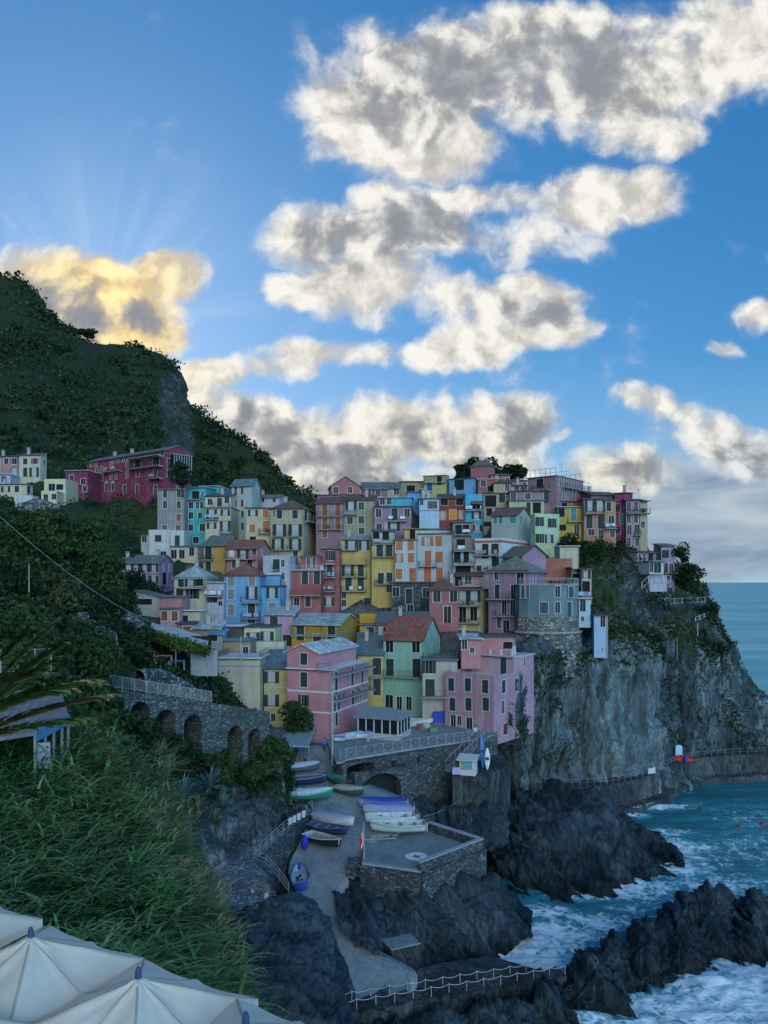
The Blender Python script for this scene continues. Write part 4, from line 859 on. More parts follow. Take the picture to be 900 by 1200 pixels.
H_('deep blue house with one large dark window near the skyline','G',496,706,152,275,162,24,755,wall=SKYB,roof=('flat',DARKR),wins=[('F','b',[585],[212],2.2,2.3)])
H_('brick red house with orange shutters','G',406,637,330,640,155,3,wall=BRICK,roof=('sb',BRN,1.6),wins=[('F','b',[455],[360],1.5,1.3),('F','b',[520],[360],2.2,1.3),('F','b',[590],[360],1.5,1.3),('F','s',[442],[480],.8,1.6),('F','D',[530],[475],1.4,2.1),('F','s',[607],[472],.8,1.6)],sh=ORNG,D=7)
def canopy(root,Lx,D,Hh):
    q=MB(); q.hexa([(Lx*.35,-1.4,Hh-2.2),(Lx,-1.4,Hh-2.2),(Lx,-.01,Hh-1.5),(Lx*.35,-.01,Hh-1.5),(Lx*.35,-1.4,Hh-2.1),(Lx,-1.4,Hh-2.1),(Lx,-.01,Hh-1.4),(Lx*.35,-.01,Hh-1.4)]); q.build('awning',plain('dark_awning',BRN,.9),root)
H_('vivid cyan house with dark canopy beside the brick red house','G',637,790,292,640,154,0,wall=BRIB,roof=('none',BLUR),wins=[('F','b',[738],[385],2.2,1.6),('F','s',[738],[480],1.,1.5),('F','s',[745],[590],1.,1.4)],extra=canopy,bal=[('F',640,790,438,.8)])
H_('pink tower house with slate roof in front of the summit trees','H',86,262,112,250,168,26,300,wall=DPINK,roof=('hip',SLATE,1.3),wins=[],name='tower_house',chim=0)
H_('low pink annex right of the pink summit tower','H',262,432,200,260,167,0,wall=DPINK,roof=('sb',SLATE,.8),wins=[('F','w',[410],[240],.8,.9)],D=5)
H_('pink terrace house with a single white window below the summit tower','H',152,330,240,330,163,2,wall=DPINK,roof=('flat',PALE),wins=[('F','w',[198],[275],1.1,1.3),('F','b',[262],[320],1.2,1.2)])
H_('tan upper house with pointed white window, under the pink terrace house','H',290,440,268,360,159,4,wall=BEIGE,roof=('hip',BRN,.9),wins=[('F','d',[350],[310],1.2,2.2),('F','w',[408],[308],.9,1.5)])
H_('tan house with a big dark opening and one closed window','H',196,432,362,600,156,2,wall=BEIGE,roof=('flat',BRN),wins=[('F','b',[262],[428],2.4,2.4),('F','c',[362],[405],1.3,1.8),('F','b',[250],[525],1.2,1.6),('F','b',[235],[632],1.5,1.)],D=5,bands=[(485,492,(.1,.09,.08))])
H_('small grey-green house with glazed front between the tan house and mauve house','H',440,582,294,400,160,2,wall=GREYG,roof=('sb',RGREEN,.7),wins=[('F','w',[490],[325],1.,1.3),('F','w',[455,540],[330],.8,1.1)],D=5)
H_('grey summit house with brown eaves at the right of the tree line','H',432,584,252,310,166,2,wall=GREYS,roof=('sb',BRN,.8),wins=[('F','w',[560],[280],.8,.8)],D=5)
def pergola(root,Lx,D,Hh):
    q=MB()
    for i in range(6):
        for y in (.4,D-.4): q.tube((.4+(Lx-.8)*i/5,y,Hh+.15),(.4+(Lx-.8)*i/5,y,Hh+1.7),.04,n=5)
    for y in (.4,D*.5,D-.4): q.tube((.3,y,Hh+1.72),(Lx-.3,y,Hh+1.72),.035,n=5)
    q.build('roof_pergola',IRON,root)
    q=MB(); q.tube((Lx*.7,D*.5,Hh),(Lx*.7,D*.5,Hh+3.6),.03,n=5); q.tube((Lx*.7-.6,D*.5,Hh+3.2),(Lx*.7+.6,D*.5,Hh+3.2),.02,n=4); q.build('antenna',IRON,root)
H_('big mauve skyline house with arched windows and a roof terrace pergola','4',218,346,104,200,152,40,463,wall=MAUVE,roof=('flat',BRN),wins=[('F','b',[272],[138],1.6,1.9),('R','n',[350,362],[124],.7,1.6),('R','a',[373,404],[128],.8,1.7),('R','w',[386,428,446],[128],.8,1.6),('R','w',[376],[188],.9,1.9),('R','w',[424],[188],.9,1.6)],bal=[('R',364,462,162,1.0),('F',240,320,166,1.)],extra=pergola,ov=.6,chim=0)
H_('pale mauve lower storey with a dark flat roof under the skyline pergola house','H',432,830,342,470,153,4,wall=MAUVE,roof=('flat',DARKR),wins=[('F','w',[590],[385],1.1,1.2),('F','D',[757],[398],1.2,2.3),('F','d',[462],[385],1.1,1.7)],D=6)
H_('pale yellow-green house with flat dark roof and glazed terrace doors','H',425,732,426,560,151,4,wall=(.45,.46,.28),roof=('flat',RGREEN),wins=[('F','D',[595,625],[490],.9,2.2),('F','b',[668],[488],1.6,2.1),('F','w',[705],[475],.9,1.3)],D=6)
H_('grey-white house with brown gabled roof and teal shutters','O',270,500,98,290,144,32,606,wall=GREYG,roof=('gx',BRN,1.6),wins=[('F','q',[303],[148],.7,1.2),('F','q',[350,384],[144],.9,1.3),('F','q',[458],[140],1.2,1.4),('R','w',[530],[140],1.,1.5),('R','w',[575],[150],.7,1.1)],sh=TEAL,chim=0)
H_('pale mint green house with white framed green shutters','O',652,866,112,420,142,-16,610,wall=PALEG,roof=('flat',SLATE),wins=[('F','s',[693],[160,307],.9,1.7),('F','s',[803],[172],.9,1.7),('F','s',[775],[310],.9,1.6)],parapet=.5)
H_('yellow house with teal door balcony and pale flat roof','I',76,246,306,490,150,2,wall=(.44,.33,.07),roof=('flat',PALE),wins=[('F','D',[180],[350],1.1,2.3,TEAL),('F','b',[102],[340],1.2,1.8),('F','b',[105],[440],1.6,1.2),('F','d',[202],[452],1.,2.,BLUE)],bal=[('F',140,246,402,1.)],ov=.5)
H_('long brown-orange upper wall behind the yellow house','I',82,250,268,320,153.5,-10,wall=ORA,roof=('sb',BRN,.5),wins=[('F','b',[120],[290],1.2,.9)],D=4)
H_('orange-brown house with tall dark shutters on the cliff top row','I',247,386,252,520,148,6,wall=ORA,roof=('sb',BLUR,.6),wins=[('F','S',[290],[296],1.,2.2),('F','S',[355],[298],1.2,2.3),('F','D',[285],[400],1.3,2.6),('F','D',[360],[404],1.2,2.6),('F','w',[298],[470],1.2,1.3),('F','w',[362],[482],1.,1.8)],bal=[('F',255,386,347,1.)])
H_('apricot house with a pink awning balcony on the cliff top row','I',387,460,262,525,147.5,6,wall=(.42,.24,.15),roof=('sb',BLUR,.6),wins=[('F','D',[413],[302],.9,1.7),('F','D',[440],[305],.9,1.7),('F','d',[430],[400],1.1,2.2),('F','w',[437],[482],.9,1.3)],bal=[('F',390,462,447,1.1)],D=6)
H_('magenta and plum tower house highest on the cliff top row','I',453,527,212,545,151,30,None,6,wall=MAG,roof=('sb',BRN,.5),wins=[('F','w',[472],[310],.9,1.5),('F','c',[503],[380],1.1,1.9),('F','w',[472],[455],.9,1.5),('F','n',[492],[265])],sh=TEAL,name='tower_house')
H_('plum gabled upper house behind the orange-brown cliff top house','I',296,470,222,330,156,-14,None,7,wall=PURP,roof=('gx',BRN,.9),wins=[('F','w',[440],[235],.8,.9)],chim=1)
H_('lilac house with green railed balcony near the right end of the cliff top row','I',529,622,258,560,149,6,wall=LILAC,roof=('sb',RGREEN,.8),wins=[('F','w',[545,592],[300,380],.8,1.7),('F','w',[549],[455],.9,1.9),('F','d',[598],[458],1.,2.2),('F','w',[543,600],[533],.8,1.6)],bal=[('F',536,626,347,1.2),('F',578,624,490,1.1)],ov=.5)
H_('beige and blue end house with wide overhanging roof at the cliff top','I',622,668,268,550,149.5,6,wall=(.42,.36,.24),roof=('sb',RGREEN,.8),wins=[('F','w',[634],[330,420],.7,1.3),('F','b',[655],[330,400],.9,1.4)],bal=[('F',622,690,345,1.)],ov=.6,D=6)
# ---- the pair on the headland shoulder
H_('pink house with shuttered windows on the headland shoulder','4',698,806,440,545,144,-32,None,7,wall=LILAC,roof=('sb',BRN,.9),wins=[('F','n',[711,731],[462],.7,1.4),('F','b',[760],[455],1.5,2.),('F','d',[790],[458],1.2,2.),('F','b',[735],[500],2.,2.2)],bal=[('F',748,812,476,1.2)])
H_('violet end house on the headland, last before the sea','4',806,864,412,536,146,8,None,7,wall=(.33,.26,.42),roof=('sb',SLATE,.7),wins=[('F','c',[817],[447],1.4,1.6),('F','n',[850],[447,505],.8,1.5),('F','d',[822],[512],1.1,2.3)],bal=[('F',818,880,530,1.3)],chim=0)
H_('white boxed bay with one blue window on pillars under the headland houses','4',754,816,482,534,139,-14,None,5,wall=WHITE,roof=('flat',DARKR),wins=[('F','w',[790],[502],1.5,1.9),('F','n',[762],[502],.8,1.8)],ext=.1,ov=.5)
H_('dark open undercroft with pillars below the white boxed bay','4',752,830,537,565,140,-8,None,5,wall=LAVW,roof=('flat',DARKR),wins=[('F','b',[770],[552],1.5,2.),('F','b',[800],[552],2.4,2.)],ext=2)
# ---- middle band, left
H_('cream house end with dark shutters left of the long lilac house','J',108,246,228,450,139,0,wall=CREAM,roof=('gx',SLATE,1.1),wins=[('F','s',[150],[258],.55,1.2),('F','s',[184],[258],.55,1.2),('F','c',[166],[366],1.1,1.4)],ext=5)
H_('long lilac house with a row of shuttered windows and slate roof','J',247,500,222,446,138,12,622,wall=LILAC,roof=('gx',SLATE,1.4),wins=[('F','s',[295,372,452],[262],.9,1.5),('F','c',[285,360],[368],1.1,1.5),('F','s',[450],[370],.9,1.5),('R','b',[547],[360],1.9,2.2),('R','w',[535],[260],.5,1.2),('R','w',[588],[258],.6,1.4)],ext=5,chim=1)
H_('ochre house with slate roof left of the pink balcony house','K',135,332,143,360,142,14,470,wall=OCHRE,roof=('gx',SLATE,1.9),wins=[('F','D',[182],[215],1.4,2.7),('F','D',[180],[328],1.1,1.8),('R','b',[350],[190],1.4,1.6)],bal=[('F',142,225,270,.9)],ext=4)
H_('pink house with brick red roof and long balcony above the blue house','K',337,612,168,370,138,14,718,wall=PINK,roof=('gx',TERRA,1.6),wins=[('F','c',[385],[207],.9,1.4,TRIM and (.6,.6,.6)),('F','S',[485],[214],1.1,2.1),('F','w',[583],[200],.9,1.),('F','w',[405,430],[310],.7,1.3),('F','w',[543],[302],1.,1.3),('R','n',[652],[180])],bal=[('F',337,606,264,1.2)],chim=0,ext=4)
H_('pale lilac flat roofed house right of the pink balcony house','K',662,905,258,500,134,4,wall=LAVW,roof=('flat',LILAC),wins=[('F','D',[778],[318],1.2,2.3),('F','n',[835],[300,415],.6,1.3),('F','w',[790],[440],1.4,1.7)],bal=[('F',745,800,356,.7)],parapet=.5,ext=4)
H_('cream house in the left hollow with ochre balcony front and slate roof','J',628,905,352,690,126,4,wall=CREAM,roof=('hip',LIGHT,1.9),wins=[('F','c',[690],[385],1.,1.4),('F','s',[775],[385],1.,1.4),('F','b',[850],[380],1.4,1.3),('F','c',[680],[488],1.2,1.6),('F','s',[793],[495],1.1,1.6)],bal=[('F',700,905,442,1.2)],ext=3,bands=[(440,446,(.1,.1,.1))])
H_('white house with plant filled roof terrace between the cream and blue houses','K',164,316,472,660,127,2,wall=LAVW,roof=('flat',PALE),wins=[('F','b',[230],[540],3.2,2.),('F','s',[215],[615],.9,1.2),('F','w',[285],[655],.8,.8)],bal=[('F',166,314,590,1.2)],ext=3,rail='i')
H_('bright blue house with brick red hip roof and closed grey shutters','K',318,632,404,835,128,2,wall=SKYB,roof=('hip',TERRA,2.),wins=[('F','c',[382,563],[437],1.1,1.6,GRY),('F','c',[382],[570],1.1,1.8,GRY),('F','c',[382],[708],1.1,1.9,GRY),('F','S',[562],[562],1.,2.2),('F','D',[560],[715],1.2,2.4),('F','w',[560],[825],1.2,1.1)],bal=[('F',470,655,645,1.,),('F',470,640,785,.9)],ext=3,bands=[(822,838,(.12,.20,.3))])
H_('blue side wing with planted terrace, right of the bright blue house','K',632,812,505,835,129,4,890,wall=SKYB,roof=('flat',DARKR),wins=[('F','S',[742],[555],1.,1.9),('F','c',[742],[680],1.2,1.4,GRY),('R','n',[830],[555],.7,1.8)],rail='i',ext=3)
H_('narrow blue attic with dark glazed door behind the planted terrace','K',632,812,402,506,132.5,3,wall=SKYB,roof=('flat',PALE),wins=[('F','S',[748],[460],1.1,2.)],D=4)
# ---- middle band
H_('pink-red narrow house with stacked balconies left of the yellow house','L',422,584,100,640,139,2,wall=RED,roof=('flat',SLATE),wins=[('F','S',[505],[158],.9,1.8),('F','D',[497],[290,410],1.1,2.5),('F','S',[490],[562],1.,1.6)],bal=[('F',425,556,232,1.),('F',425,556,350,1.),('F',425,556,472,1.)],ext=4)
H_('brick pink house with a white railed terrace and green awning','L',152,420,290,690,134,2,wall=RED,roof=('flat',PALE),wins=[('F','D',[280,385],[340],1.1,2.2),('F','b',[213],[448],1.6,2.4),('F','D',[390],[445],1.1,2.3),('F','w',[207],[560],1.,1.4),('F','D',[307],[562],1.,1.8)],bal=[('F',152,420,506,1.1)],rail='w',ext=4)
H_('glazed attic with green awning roof behind the white railed terrace','L',238,420,168,292,138,2,wall=RED,roof=('flat',(.08,.2,.15)),wins=[('F','w',[310,335,360],[215],.6,1.9),('F','b',[385],[215],1.2,2.)],D=4,ov=.9)
H_('tall yellow house with three tiers of balconies and green shutters','L',592,862,18,640,142,2,wall=YEL,roof=('sb',LIGHT,1.2),wins=[('F','S',[690],[62],1.2,2.1),('F','S',[800],[58],1.,1.9),('F','S',[655,768],[162],1.1,2.1),('F','S',[657],[288],1.1,2.2),('F','D',[770],[290],1.1,2.2),('F','D',[663,770],[408],1.2,2.4),('F','w',[622],[507,575],.9,1.1),('F','D',[825],[598],1.2,3.)],bal=[('F',600,735,108,1.,'b'),('F',606,825,232,1.),('F',606,825,344,1.),('F',604,820,470,1.)],ext=4,bands=[(610,636,(.28,.42,.55))])
H_('yellow house with glazed attic band left of the pale blue house','M',116,320,282,830,140,2,wall=YEL,roof=('flat',DARKR),wins=[('F','D',[187,268],[338],1.2,2.4),('F','w',[192,268],[438],1.1,1.5),('F','D',[197],[588],1.1,2.3),('F','c',[272],[570],1.1,1.6),('F','w',[202,272],[672],1.1,1.4)],bal=[('F',120,318,392,1.),('F',145,318,632,1.)],ext=4)
H_('glazed attic storey with dark green balcony on top of the second yellow house','M',118,318,170,284,140.5,2,wall=GREYG,roof=('sb',SLATE,.7),wins=[('F','b',[155,195],[205],1.2,1.4),('F','b',[240],[205],1.3,1.5),('F','S',[285],[215],.8,1.9)],D=6,bal=[('F',120,318,282,.9)])
H_('pale blue-white house with rust red shutters, left half','M',322,516,246,690,138.5,0,wall=(.42,.50,.54),roof=('flat',SLATE),wins=[('F','c',[360,461],[285],1.2,1.8),('F','s',[358],[405],.8,1.7),('F','c',[462],[402],1.2,1.8),('F','c',[357],[543],1.2,1.9),('F','D',[476],[558],1.3,2.9)],sh=RUST,ext=4)
H_('pale blue-white house with rust red shutters, taller right half','M',517,852,190,690,138,14,890,wall=(.43,.51,.55),roof=('flat',SLATE),wins=[('F','s',[607],[257],1.1,1.8),('F','c',[705],[255],1.3,1.9),('F','D',[612],[408],1.3,2.9),('F','c',[708],[396],1.4,2.),('F','D',[608],[556],1.4,3.),('F','D',[711],[556],1.3,2.9)],bal=[('F',535,690,476,1.)],sh=RUST,ext=4,pipe=True)
H_('yellow roof cabin with mustard awning over the pale blue house','M',400,602,150,250,143,2,wall=YEL,roof=('flat',MUST),wins=[('F','b',[480],[180],1.2,1.8),('F','w',[430],[190],.9,1.)],D=4,ov=.5)
H_('long white roof cabin with an orange shutter over the pale blue house','M',500,890,152,195,142.5,2,wall=WHITE,roof=('flat',SLATE),wins=[('F','c',[748],[158],1.2,1.,ORNG)],D=5)
H_('house front of stacked dark teal glass verandahs right of the pale blue house','N',384,572,40,250,136,2,wall=GREYG,roof=('flat',SLATE),wins=[('F','b',[410],[95],1.2,2.),('F','b',[455],[95],1.2,2.),('F','b',[498],[95],1.,2.),('F','b',[548],[95],1.3,1.8),('F','b',[470],[205],2.8,1.6)],bal=[('F',380,572,166,1.),('F',384,572,42,1.)],ext=3)
H_('stacked upper verandah house with red door posts above the teal glass front','M',828,1005,92,380,137.5,2,wall=(.25,.20,.17),roof=('flat',SLATE),wins=[('F','b',[880],[160],1.3,2.),('F','b',[945],[160],1.3,2.),('F','b',[900],[280],1.6,1.8)],bal=[('F',835,1000,200,1.)],ext=2)
H_('white house with a red stripe under its roof terrace','O',120,362,345,700,134,30,614,wall=(.55,.62,.68),roof=('flat',PALE),wins=[('F','D',[215],[398],1.3,2.6),('F','c',[300],[375],1.4,1.8),('F','D',[215],[525],1.3,2.6),('F','c',[303],[510],1.4,1.9),('F','w',[160],[570],.9,1.)],bal=[('F',122,335,458,1.),('F',122,335,595,1.)],parapet=.9,bands=[(322,342,(.38,.09,.04))],ext=3)
H_('blue-grey stone base house under the pale blue house','N',-160,372,318,650,136.5,2,wallmat=stonewall('blue_slate_masonry',(.075,.11,.125),(.17,.22,.23),.5),roof=('flat',SLATE),wins=[('F','w',[142],[405],1.1,1.6),('F','D',[-5],[440],1.2,2.7),('F','w',[-120],[400],1.3,1.6),('F','d',[5],[570],1.1,2.4)],D=2.5,ext=3,pipe=True)
H_('rose red house with brown hip roof joined to a yellow balcony front','N',172,430,382,690,126,2,wall=DPINK,roof=('hip',BRN,1.9),wins=[('F','w',[240],[428],1.2,1.9),('F','w',[387],[426],1.2,1.9),('F','d',[333],[602],1.3,2.7)],ext=3,wear=.5)
H_('yellow balcony front with green shutters beside the rose red house','N',430,632,386,690,126,26,712,wall=(.48,.41,.20),roof=('flat',SLATE),wins=[('F','S',[465],[445],1.2,2.4),('F','S',[568],[432],1.3,1.9),('F','d',[465],[602],1.3,2.5),('F','d',[562],[595],1.2,2.2)],bal=[('F',420,626,522,1.1),('F',435,626,672,1.1)],ext=3)
H_('small pink roof house with a white terrace balustrade behind the yellow front','N',366,642,262,362,131,2,wall=PINK,roof=('sb',BRN,.6),wins=[('F','b',[430],[292],1.2,1.6),('F','w',[515],[285],1.2,1.3),('F','b',[632],[300],1.4,2.)],D=5,bal=[('F',432,645,352,1.3,'w')])
# ---- lower band
H_('mustard yellow house with grey gabled roof and white right side','T',142,500,-46,205,114,14,640,wall=MUST,roof=('gx',LIGHT,1.5),wins=[('F','D',[205],[-5],1.2,2.3),('F','D',[440],[-10],1.2,2.3),('F','D',[208],[72],1.3,2.1),('F','c',[330],[65],1.2,1.8),('F','c',[440],[55],1.3,1.4)],bands=[(23,36,(.13,.2,.2))],bal=[('F',142,500,30,.5)],ext=3,chim=0)
H_('lilac-pink house with pale roof left of the mustard house','R',600,850,158,480,117,2,wall=(.45,.30,.42),roof=('sb',PALE,1.),wins=[('F','c',[682],[224],1.3,2.),('F','c',[800],[378],1.4,1.7)],ext=3)
H_('small mustard house with one dark window in the middle hollow','U',80,232,225,372,121,4,None,5,wall=OCHRE,roof=('flat',SLATE),wins=[('F','c',[165],[278],1.2,1.5)],ext=2)
H_('ochre terrace wall house behind the small mustard house','U',78,402,165,225,124,-10,None,4,wall=MUST,roof=('flat',SLATE),wins=[],parapet=.5,ext=2)
H_('lilac sliver house with grey flat roof behind the red roofed green house','U',230,640,222,370,119,0,None,7,wall=LAVW,roof=('sb',SLATE,1.6),wins=[('F','w',[292],[270],.9,1.3)],ext=2)
H_('yellow house with blue-grey roof and long balcony left of the green house','U',60,272,470,950,112,0,None,8,wall=YEL,roof=('sb',BLUR,2.6),wins=[('F','D',[220],[560],1.2,2.5),('F','D',[220],[728],1.1,2.4),('F','w',[100],[580],1.,1.4)],bal=[('F',60,272,640,1.)],ext=2)
H_('green house with brick red roof and tall gable on the harbour square','U',272,592,345,912,111,22,850,wall=GREEN,roof=('gx',TERRA,3.1),wins=[('F','w',[320,535],[397],1.2,1.7),('F','D',[325,540],[573],1.3,2.7),('F','w',[320],[688],1.2,1.7),('F','w',[538],[695],1.3,1.7),('F','d',[318],[852],1.2,2.3),('F','d',[400,478],[860],.9,2.),('R','n',[735],[282],.8,1.6),('R','d',[660],[410],.9,1.9),('R','D',[740],[405],.9,2.1)],bal=[('F',272,592,640,1.)],ext=1.5,chim=0)
H_('beige wing with rooftop terrace and white pillars right of the green house','U',588,872,512,950,107,4,None,9,wall=(.42,.38,.35),roof=('flat',SLATE),wins=[('F','S',[640],[560],1.,1.8),('F','D',[650],[742],1.4,2.7),('F','b',[660],[880],1.6,2.2),('F','b',[790],[880],3.2,2.4)],bal=[('F',575,860,800,1.4)],rail='i',ext=1.5)
# small pink rooms on the terrace behind the big pink harbour house
H_('small pink rooftop house with dark flat roof behind the pink harbour house','W',372,652,42,150,109,4,None,5,wall=PINK,roof=('flat',DARKR),wins=[('F','S',[420],[108],1.2,2.),('F','b',[590],[112],1.4,1.)],ext=2)
H_('low pink wall house left of the small pink rooftop house','W',212,372,64,190,108,0,None,5,wall=PINK,roof=('sb',PALE,.4),wins=[('F','w',[190],[95],.8,1.2),('F','n',[300],[150],.6,.8)],ext=2)
# ---- low roofs in the left hollow
H_('pale cottage with sloping slate roof at the left of the hollow','Q',256,446,66,140,113,0,wall=(.46,.42,.36),roof=('sl',SLATE,.9),wins=[('F','b',[297],[98],2.2,.9)],D=5,ext=3)
H_('small shed with mossy green roof left of the pale cottage','Q',160,255,92,150,112.5,0,wall=GREYS,roof=('sr',(.10,.16,.11),.7),wins=[],D=3,ext=3)
H_('white pillared loggia on top of the small pink house','Q',440,598,62,145,112,0,wall=PINK,roof=('flat',BLUR),wins=[('F','b',[477,540],[108],1.5,1.6)],D=5,ov=.3,ext=2)
H_('small pink house with two arched brown shutters','Q',438,580,150,290,110,0,wall=(.55,.36,.36),roof=('flat',SLATE),wins=[('F','c',[467,545],[204],.85,1.4,BRW)],D=1.9,ext=3)
H_('cream terrace house with pink lattice wall right of the arched shutters','Q',578,745,168,262,112,2,wall=CREAM,roof=('flat',PALE),wins=[('F','b',[610],[232],1.2,1.2)],D=4,ext=3)
H_('low brown walled store with flat roof below the pink shuttered house','Q',560,690,262,340,107.5,0,wall=(.25,.17,.14),roof=('flat',DARKR),wins=[('F','c',[640],[305],1.2,.9,BRW)],D=4,ext=3)
H_('low store with a pale shiny sloping roof in the hollow','Q',682,880,306,350,106.5,0,wall=(.30,.22,.17),roof=('sb',PALE,.9),wins=[],D=4,ext=3)
H_('small shed with bright blue metal roof in the hollow','Q',800,905,346,400,105.5,0,wall=GREYS,roof=('sb',SKYB,.5),wins=[('F','b',[840],[368],1.,.8)],D=3,ext=3)
H_('dark open sided barn left of the pale lemon house','R',216,420,258,366,113,0,wall=(.10,.09,.09),roof=('flat',PALE),wins=[('F','b',[320],[305],3.8,1.8)],D=5,ext=2)  # dark wall colour paints the shade under the overhang
H_('pale lemon house with two shuttered windows in the hollow','R',421,692,262,560,112,2,wall=(.58,.60,.42),roof=('flat',DARKR),wins=[('F','s',[500],[355],1.,1.6),('F','s',[622],[346],1.,1.6)],ext=2,wear=.15)
H_('pale lemon lower wing with a blue line, right of the lemon house','R',470,772,392,560,109.5,2,wall=(.55,.58,.42),roof=('none',PALE),wins=[],bands=[(440,448,(.2,.35,.5))],D=2.2,ext=2,wear=.15)
H_('small tan cabin with flat slab roof in front of the lemon house','R',196,476,380,520,106,3,wall=(.32,.25,.17),roof=('flat',BLUR),wins=[('F','w',[432],[470],.7,1.1)],D=4,ov=.4,ext=3)
H_('cream house with railed roof terrace beside the arcaded stone wall','R',184,560,540,975,100,3,wall=(.52,.49,.36),roof=('flat',PALE),wins=[('F','b',[285],[870],1.,2.6),('F','w',[345],[860],1.,1.7)],rail='i',D=6,ext=3,bands=[(600,612,(.2,.26,.28))])
H_('butter yellow house with dark shutters left of the big pink house','S',596,797,102,600,101.5,2,wall=(.50,.43,.20),roof=('sb',BLUR,1.9),wins=[('F','s',[662],[178,382],1.05,1.6),('F','n',[675],[530],.6,1.)],bands=[(262,272,(.3,.42,.42)),(440,448,(.3,.42,.42))],D=5,ext=2)
# ---- the two pink houses on the harbour square
pkw = (.50,.24,.28)
def lines(root,Lx,D,Hh): pass
H_('big pink harbour house with pale bands and railed corner balconies','T',106,437,296,818,97,22,715,wall=pkw,roof=('flat',PALE),wins=[('F','c',[232],[362],.95,1.9),('F','s',[230],[520],.7,1.5),('R','D',[477],[387],.9,2.9),('R','D',[598],[340],.9,2.5),('R','D',[673],[340],.9,2.5),('R','s',[480],[540],.7,2.),('R','D',[603],[505],.85,2.3),('R','n',[662,692],[480],.6,2.),('R','c',[478],[660],.8,1.8)],
   bal=[('R',445,745,468,1.),('R',436,722,294,1.1),('F',332,437,294,.3)],bands=[(456,468,(.52,.55,.56)),(610,622,(.52,.55,.56)),(286,296,(.52,.55,.56))],sh=(.02,.05,.05),ext=1.,pipe=True,wear=.25)
H_('pink top storey with pale gabled roof over the big pink harbour house','T',106,339,160,291,97.7,22,625,wall=pkw,roof=('gy',PALE,1.),wins=[('F','c',[232],[200],.95,1.5),('R','D',[373],[195],.8,2.2),('R','D',[500],[182],.85,2.2),('R','D',[577],[172],.85,2.2)],sh=(.02,.05,.05),ext=.05,chim=0,ov=.35,wear=.2)
def posts(root,Lx,D,Hh):
    q=MB()
    for i in range(5):
        x=.4+(Lx-.8)*i/4; q.box(x-.13,x+.13,.15,.41,Hh+.19,Hh+1.0)
    q.box(Lx-.9,Lx-.5,1.2,1.6,Hh+.19,Hh+1.5); q.build('roof_post',TRIM,root)
H_('faded pink harbour house with peeling stone corner at the foot of the cliff','W',78,476,392,835,101,39,800,wall=(.44,.27,.34),roof=('flat',PALE),wins=[('F','c',[130,265,405],[430],1.05,1.7),('F','c',[140,270,410],[590],1.05,1.8),('F','d',[145],[735],.9,2.),('F','w',[195,230],[722],.8,1.3),('F','d',[275],[765],1.,2.2),('R','c',[555],[446],1.,1.8),('R','s',[675],[430],.9,1.7),('R','w',[550],[612],.9,1.8),('R','c',[688],[592],1.,1.9),('R','q',[570],[790],1.3,1.5,(.14,.03,.03))],sh=(.02,.05,.05),ext=1.5,wear=.8,parapet=.55)
H_('upper storey of the faded pink harbour house with dark doors and roof posts','W',250,635,212,361,105.1,39,800,wall=(.46,.29,.35),roof=('flat',LIGHT),wins=[('F','D',[272,302],[245],.9,2.2),('F','D',[415],[268],1.,2.4),('F','D',[553],[272],1.,2.3),('R','n',[725],[245],.6,1.2)],sh=(.02,.05,.05),ext=.02,extra=posts,wear=.3,chim=0)
# restaurant pavilion leaning on the big pink house
pv = thing('pavilion','glazed restaurant pavilion with hipped grey roof beside the big pink harbour house','pavilion',tuple(Vector((-3.4,97.6,13.0))),-R(22))
q=MB(); q.box(0,5.6,0,4.6,0,.75); q.build('wall',plaster((.42,.44,.44)),pv)
q=MB(); q.box(.06,5.54,.06,4.54,.753,2.6); q.build('glazing',GLASS,pv)
for x in (0,1.1,2.2,3.3,4.4,5.45):
    for y in (0,4.45): q=MB(); q.box(x,x+.15,y,y+.15,.754,2.65); q.build('pillar',TRIM,pv)
for y in (1.1,2.2,3.3):
    q=MB(); q.box(5.45,5.6,y,y+.15,.754,2.65); q.build('pillar',TRIM,pv)
q=MB(); e=.45
q.v=[(-e,-e,2.6),(5.6+e,-e,2.6),(5.6+e,4.6+e,2.6),(-e,4.6+e,2.6),(-e,2.3,3.75),(3.6,2.3,3.75),(-e,-e,2.7),(5.6+e,-e,2.7),(5.6+e,4.6+e,2.7),(-e,4.6+e,2.7)]
q.f=[(3,2,1,0),(0,1,7,6),(1,2,8,7),(2,3,9,8),(3,0,6,9),(6,7,5,4),(7,8,5),(8,9,4,5),(9,6,4)]; q.build('roof',plain('pavilion_roof',(.17,.21,.22),.8),pv)
# ---- lilac house on its round blue bastion
H_('lilac house with broad hipped stone roof above the blue rounded bastion','P',70,335,160,590,121,33,548,wall=LILAC,roof=('hip',(.20,.20,.16),2.4),wins=[('F','w',[122],[195],.8,1.4),('F','d',[278],[192],1.2,2.),('F','D',[127],[298],.9,2.2),('F','d',[232],[300],.9,2.2),('F','d',[172],[405],.9,2.3),('F','d',[230],[410],.9,2.3),('F','a',[186],[530],1.1,2.),('F','w',[138],[505],.8,1.8),('R','d',[375],[200],.9,2.2),('R','d',[462],[190],1.,1.9)],bal=[('F',72,250,348,1.2),('F',118,250,460,1.2)],ext=2,ov=.5,chim=0)
H_('lilac rooftop dormer house with two large triangular panes','P',292,450,62,125,125,-24,165,wall=LILAC,roof=('gy',(.20,.18,.14),1.7),wins=[('F','c',[322],[66],1.3,1.5,BLUR),('F','c',[372],[64],1.5,1.7,BLUR)],ext=1,ov=.4,chim=0)
bs = thing('bastion_house','blue-grey rounded house body standing on a rough stone bastion','house',tuple(P(640,723.5,116)))
bo = Vector(bs.location)
pts = []
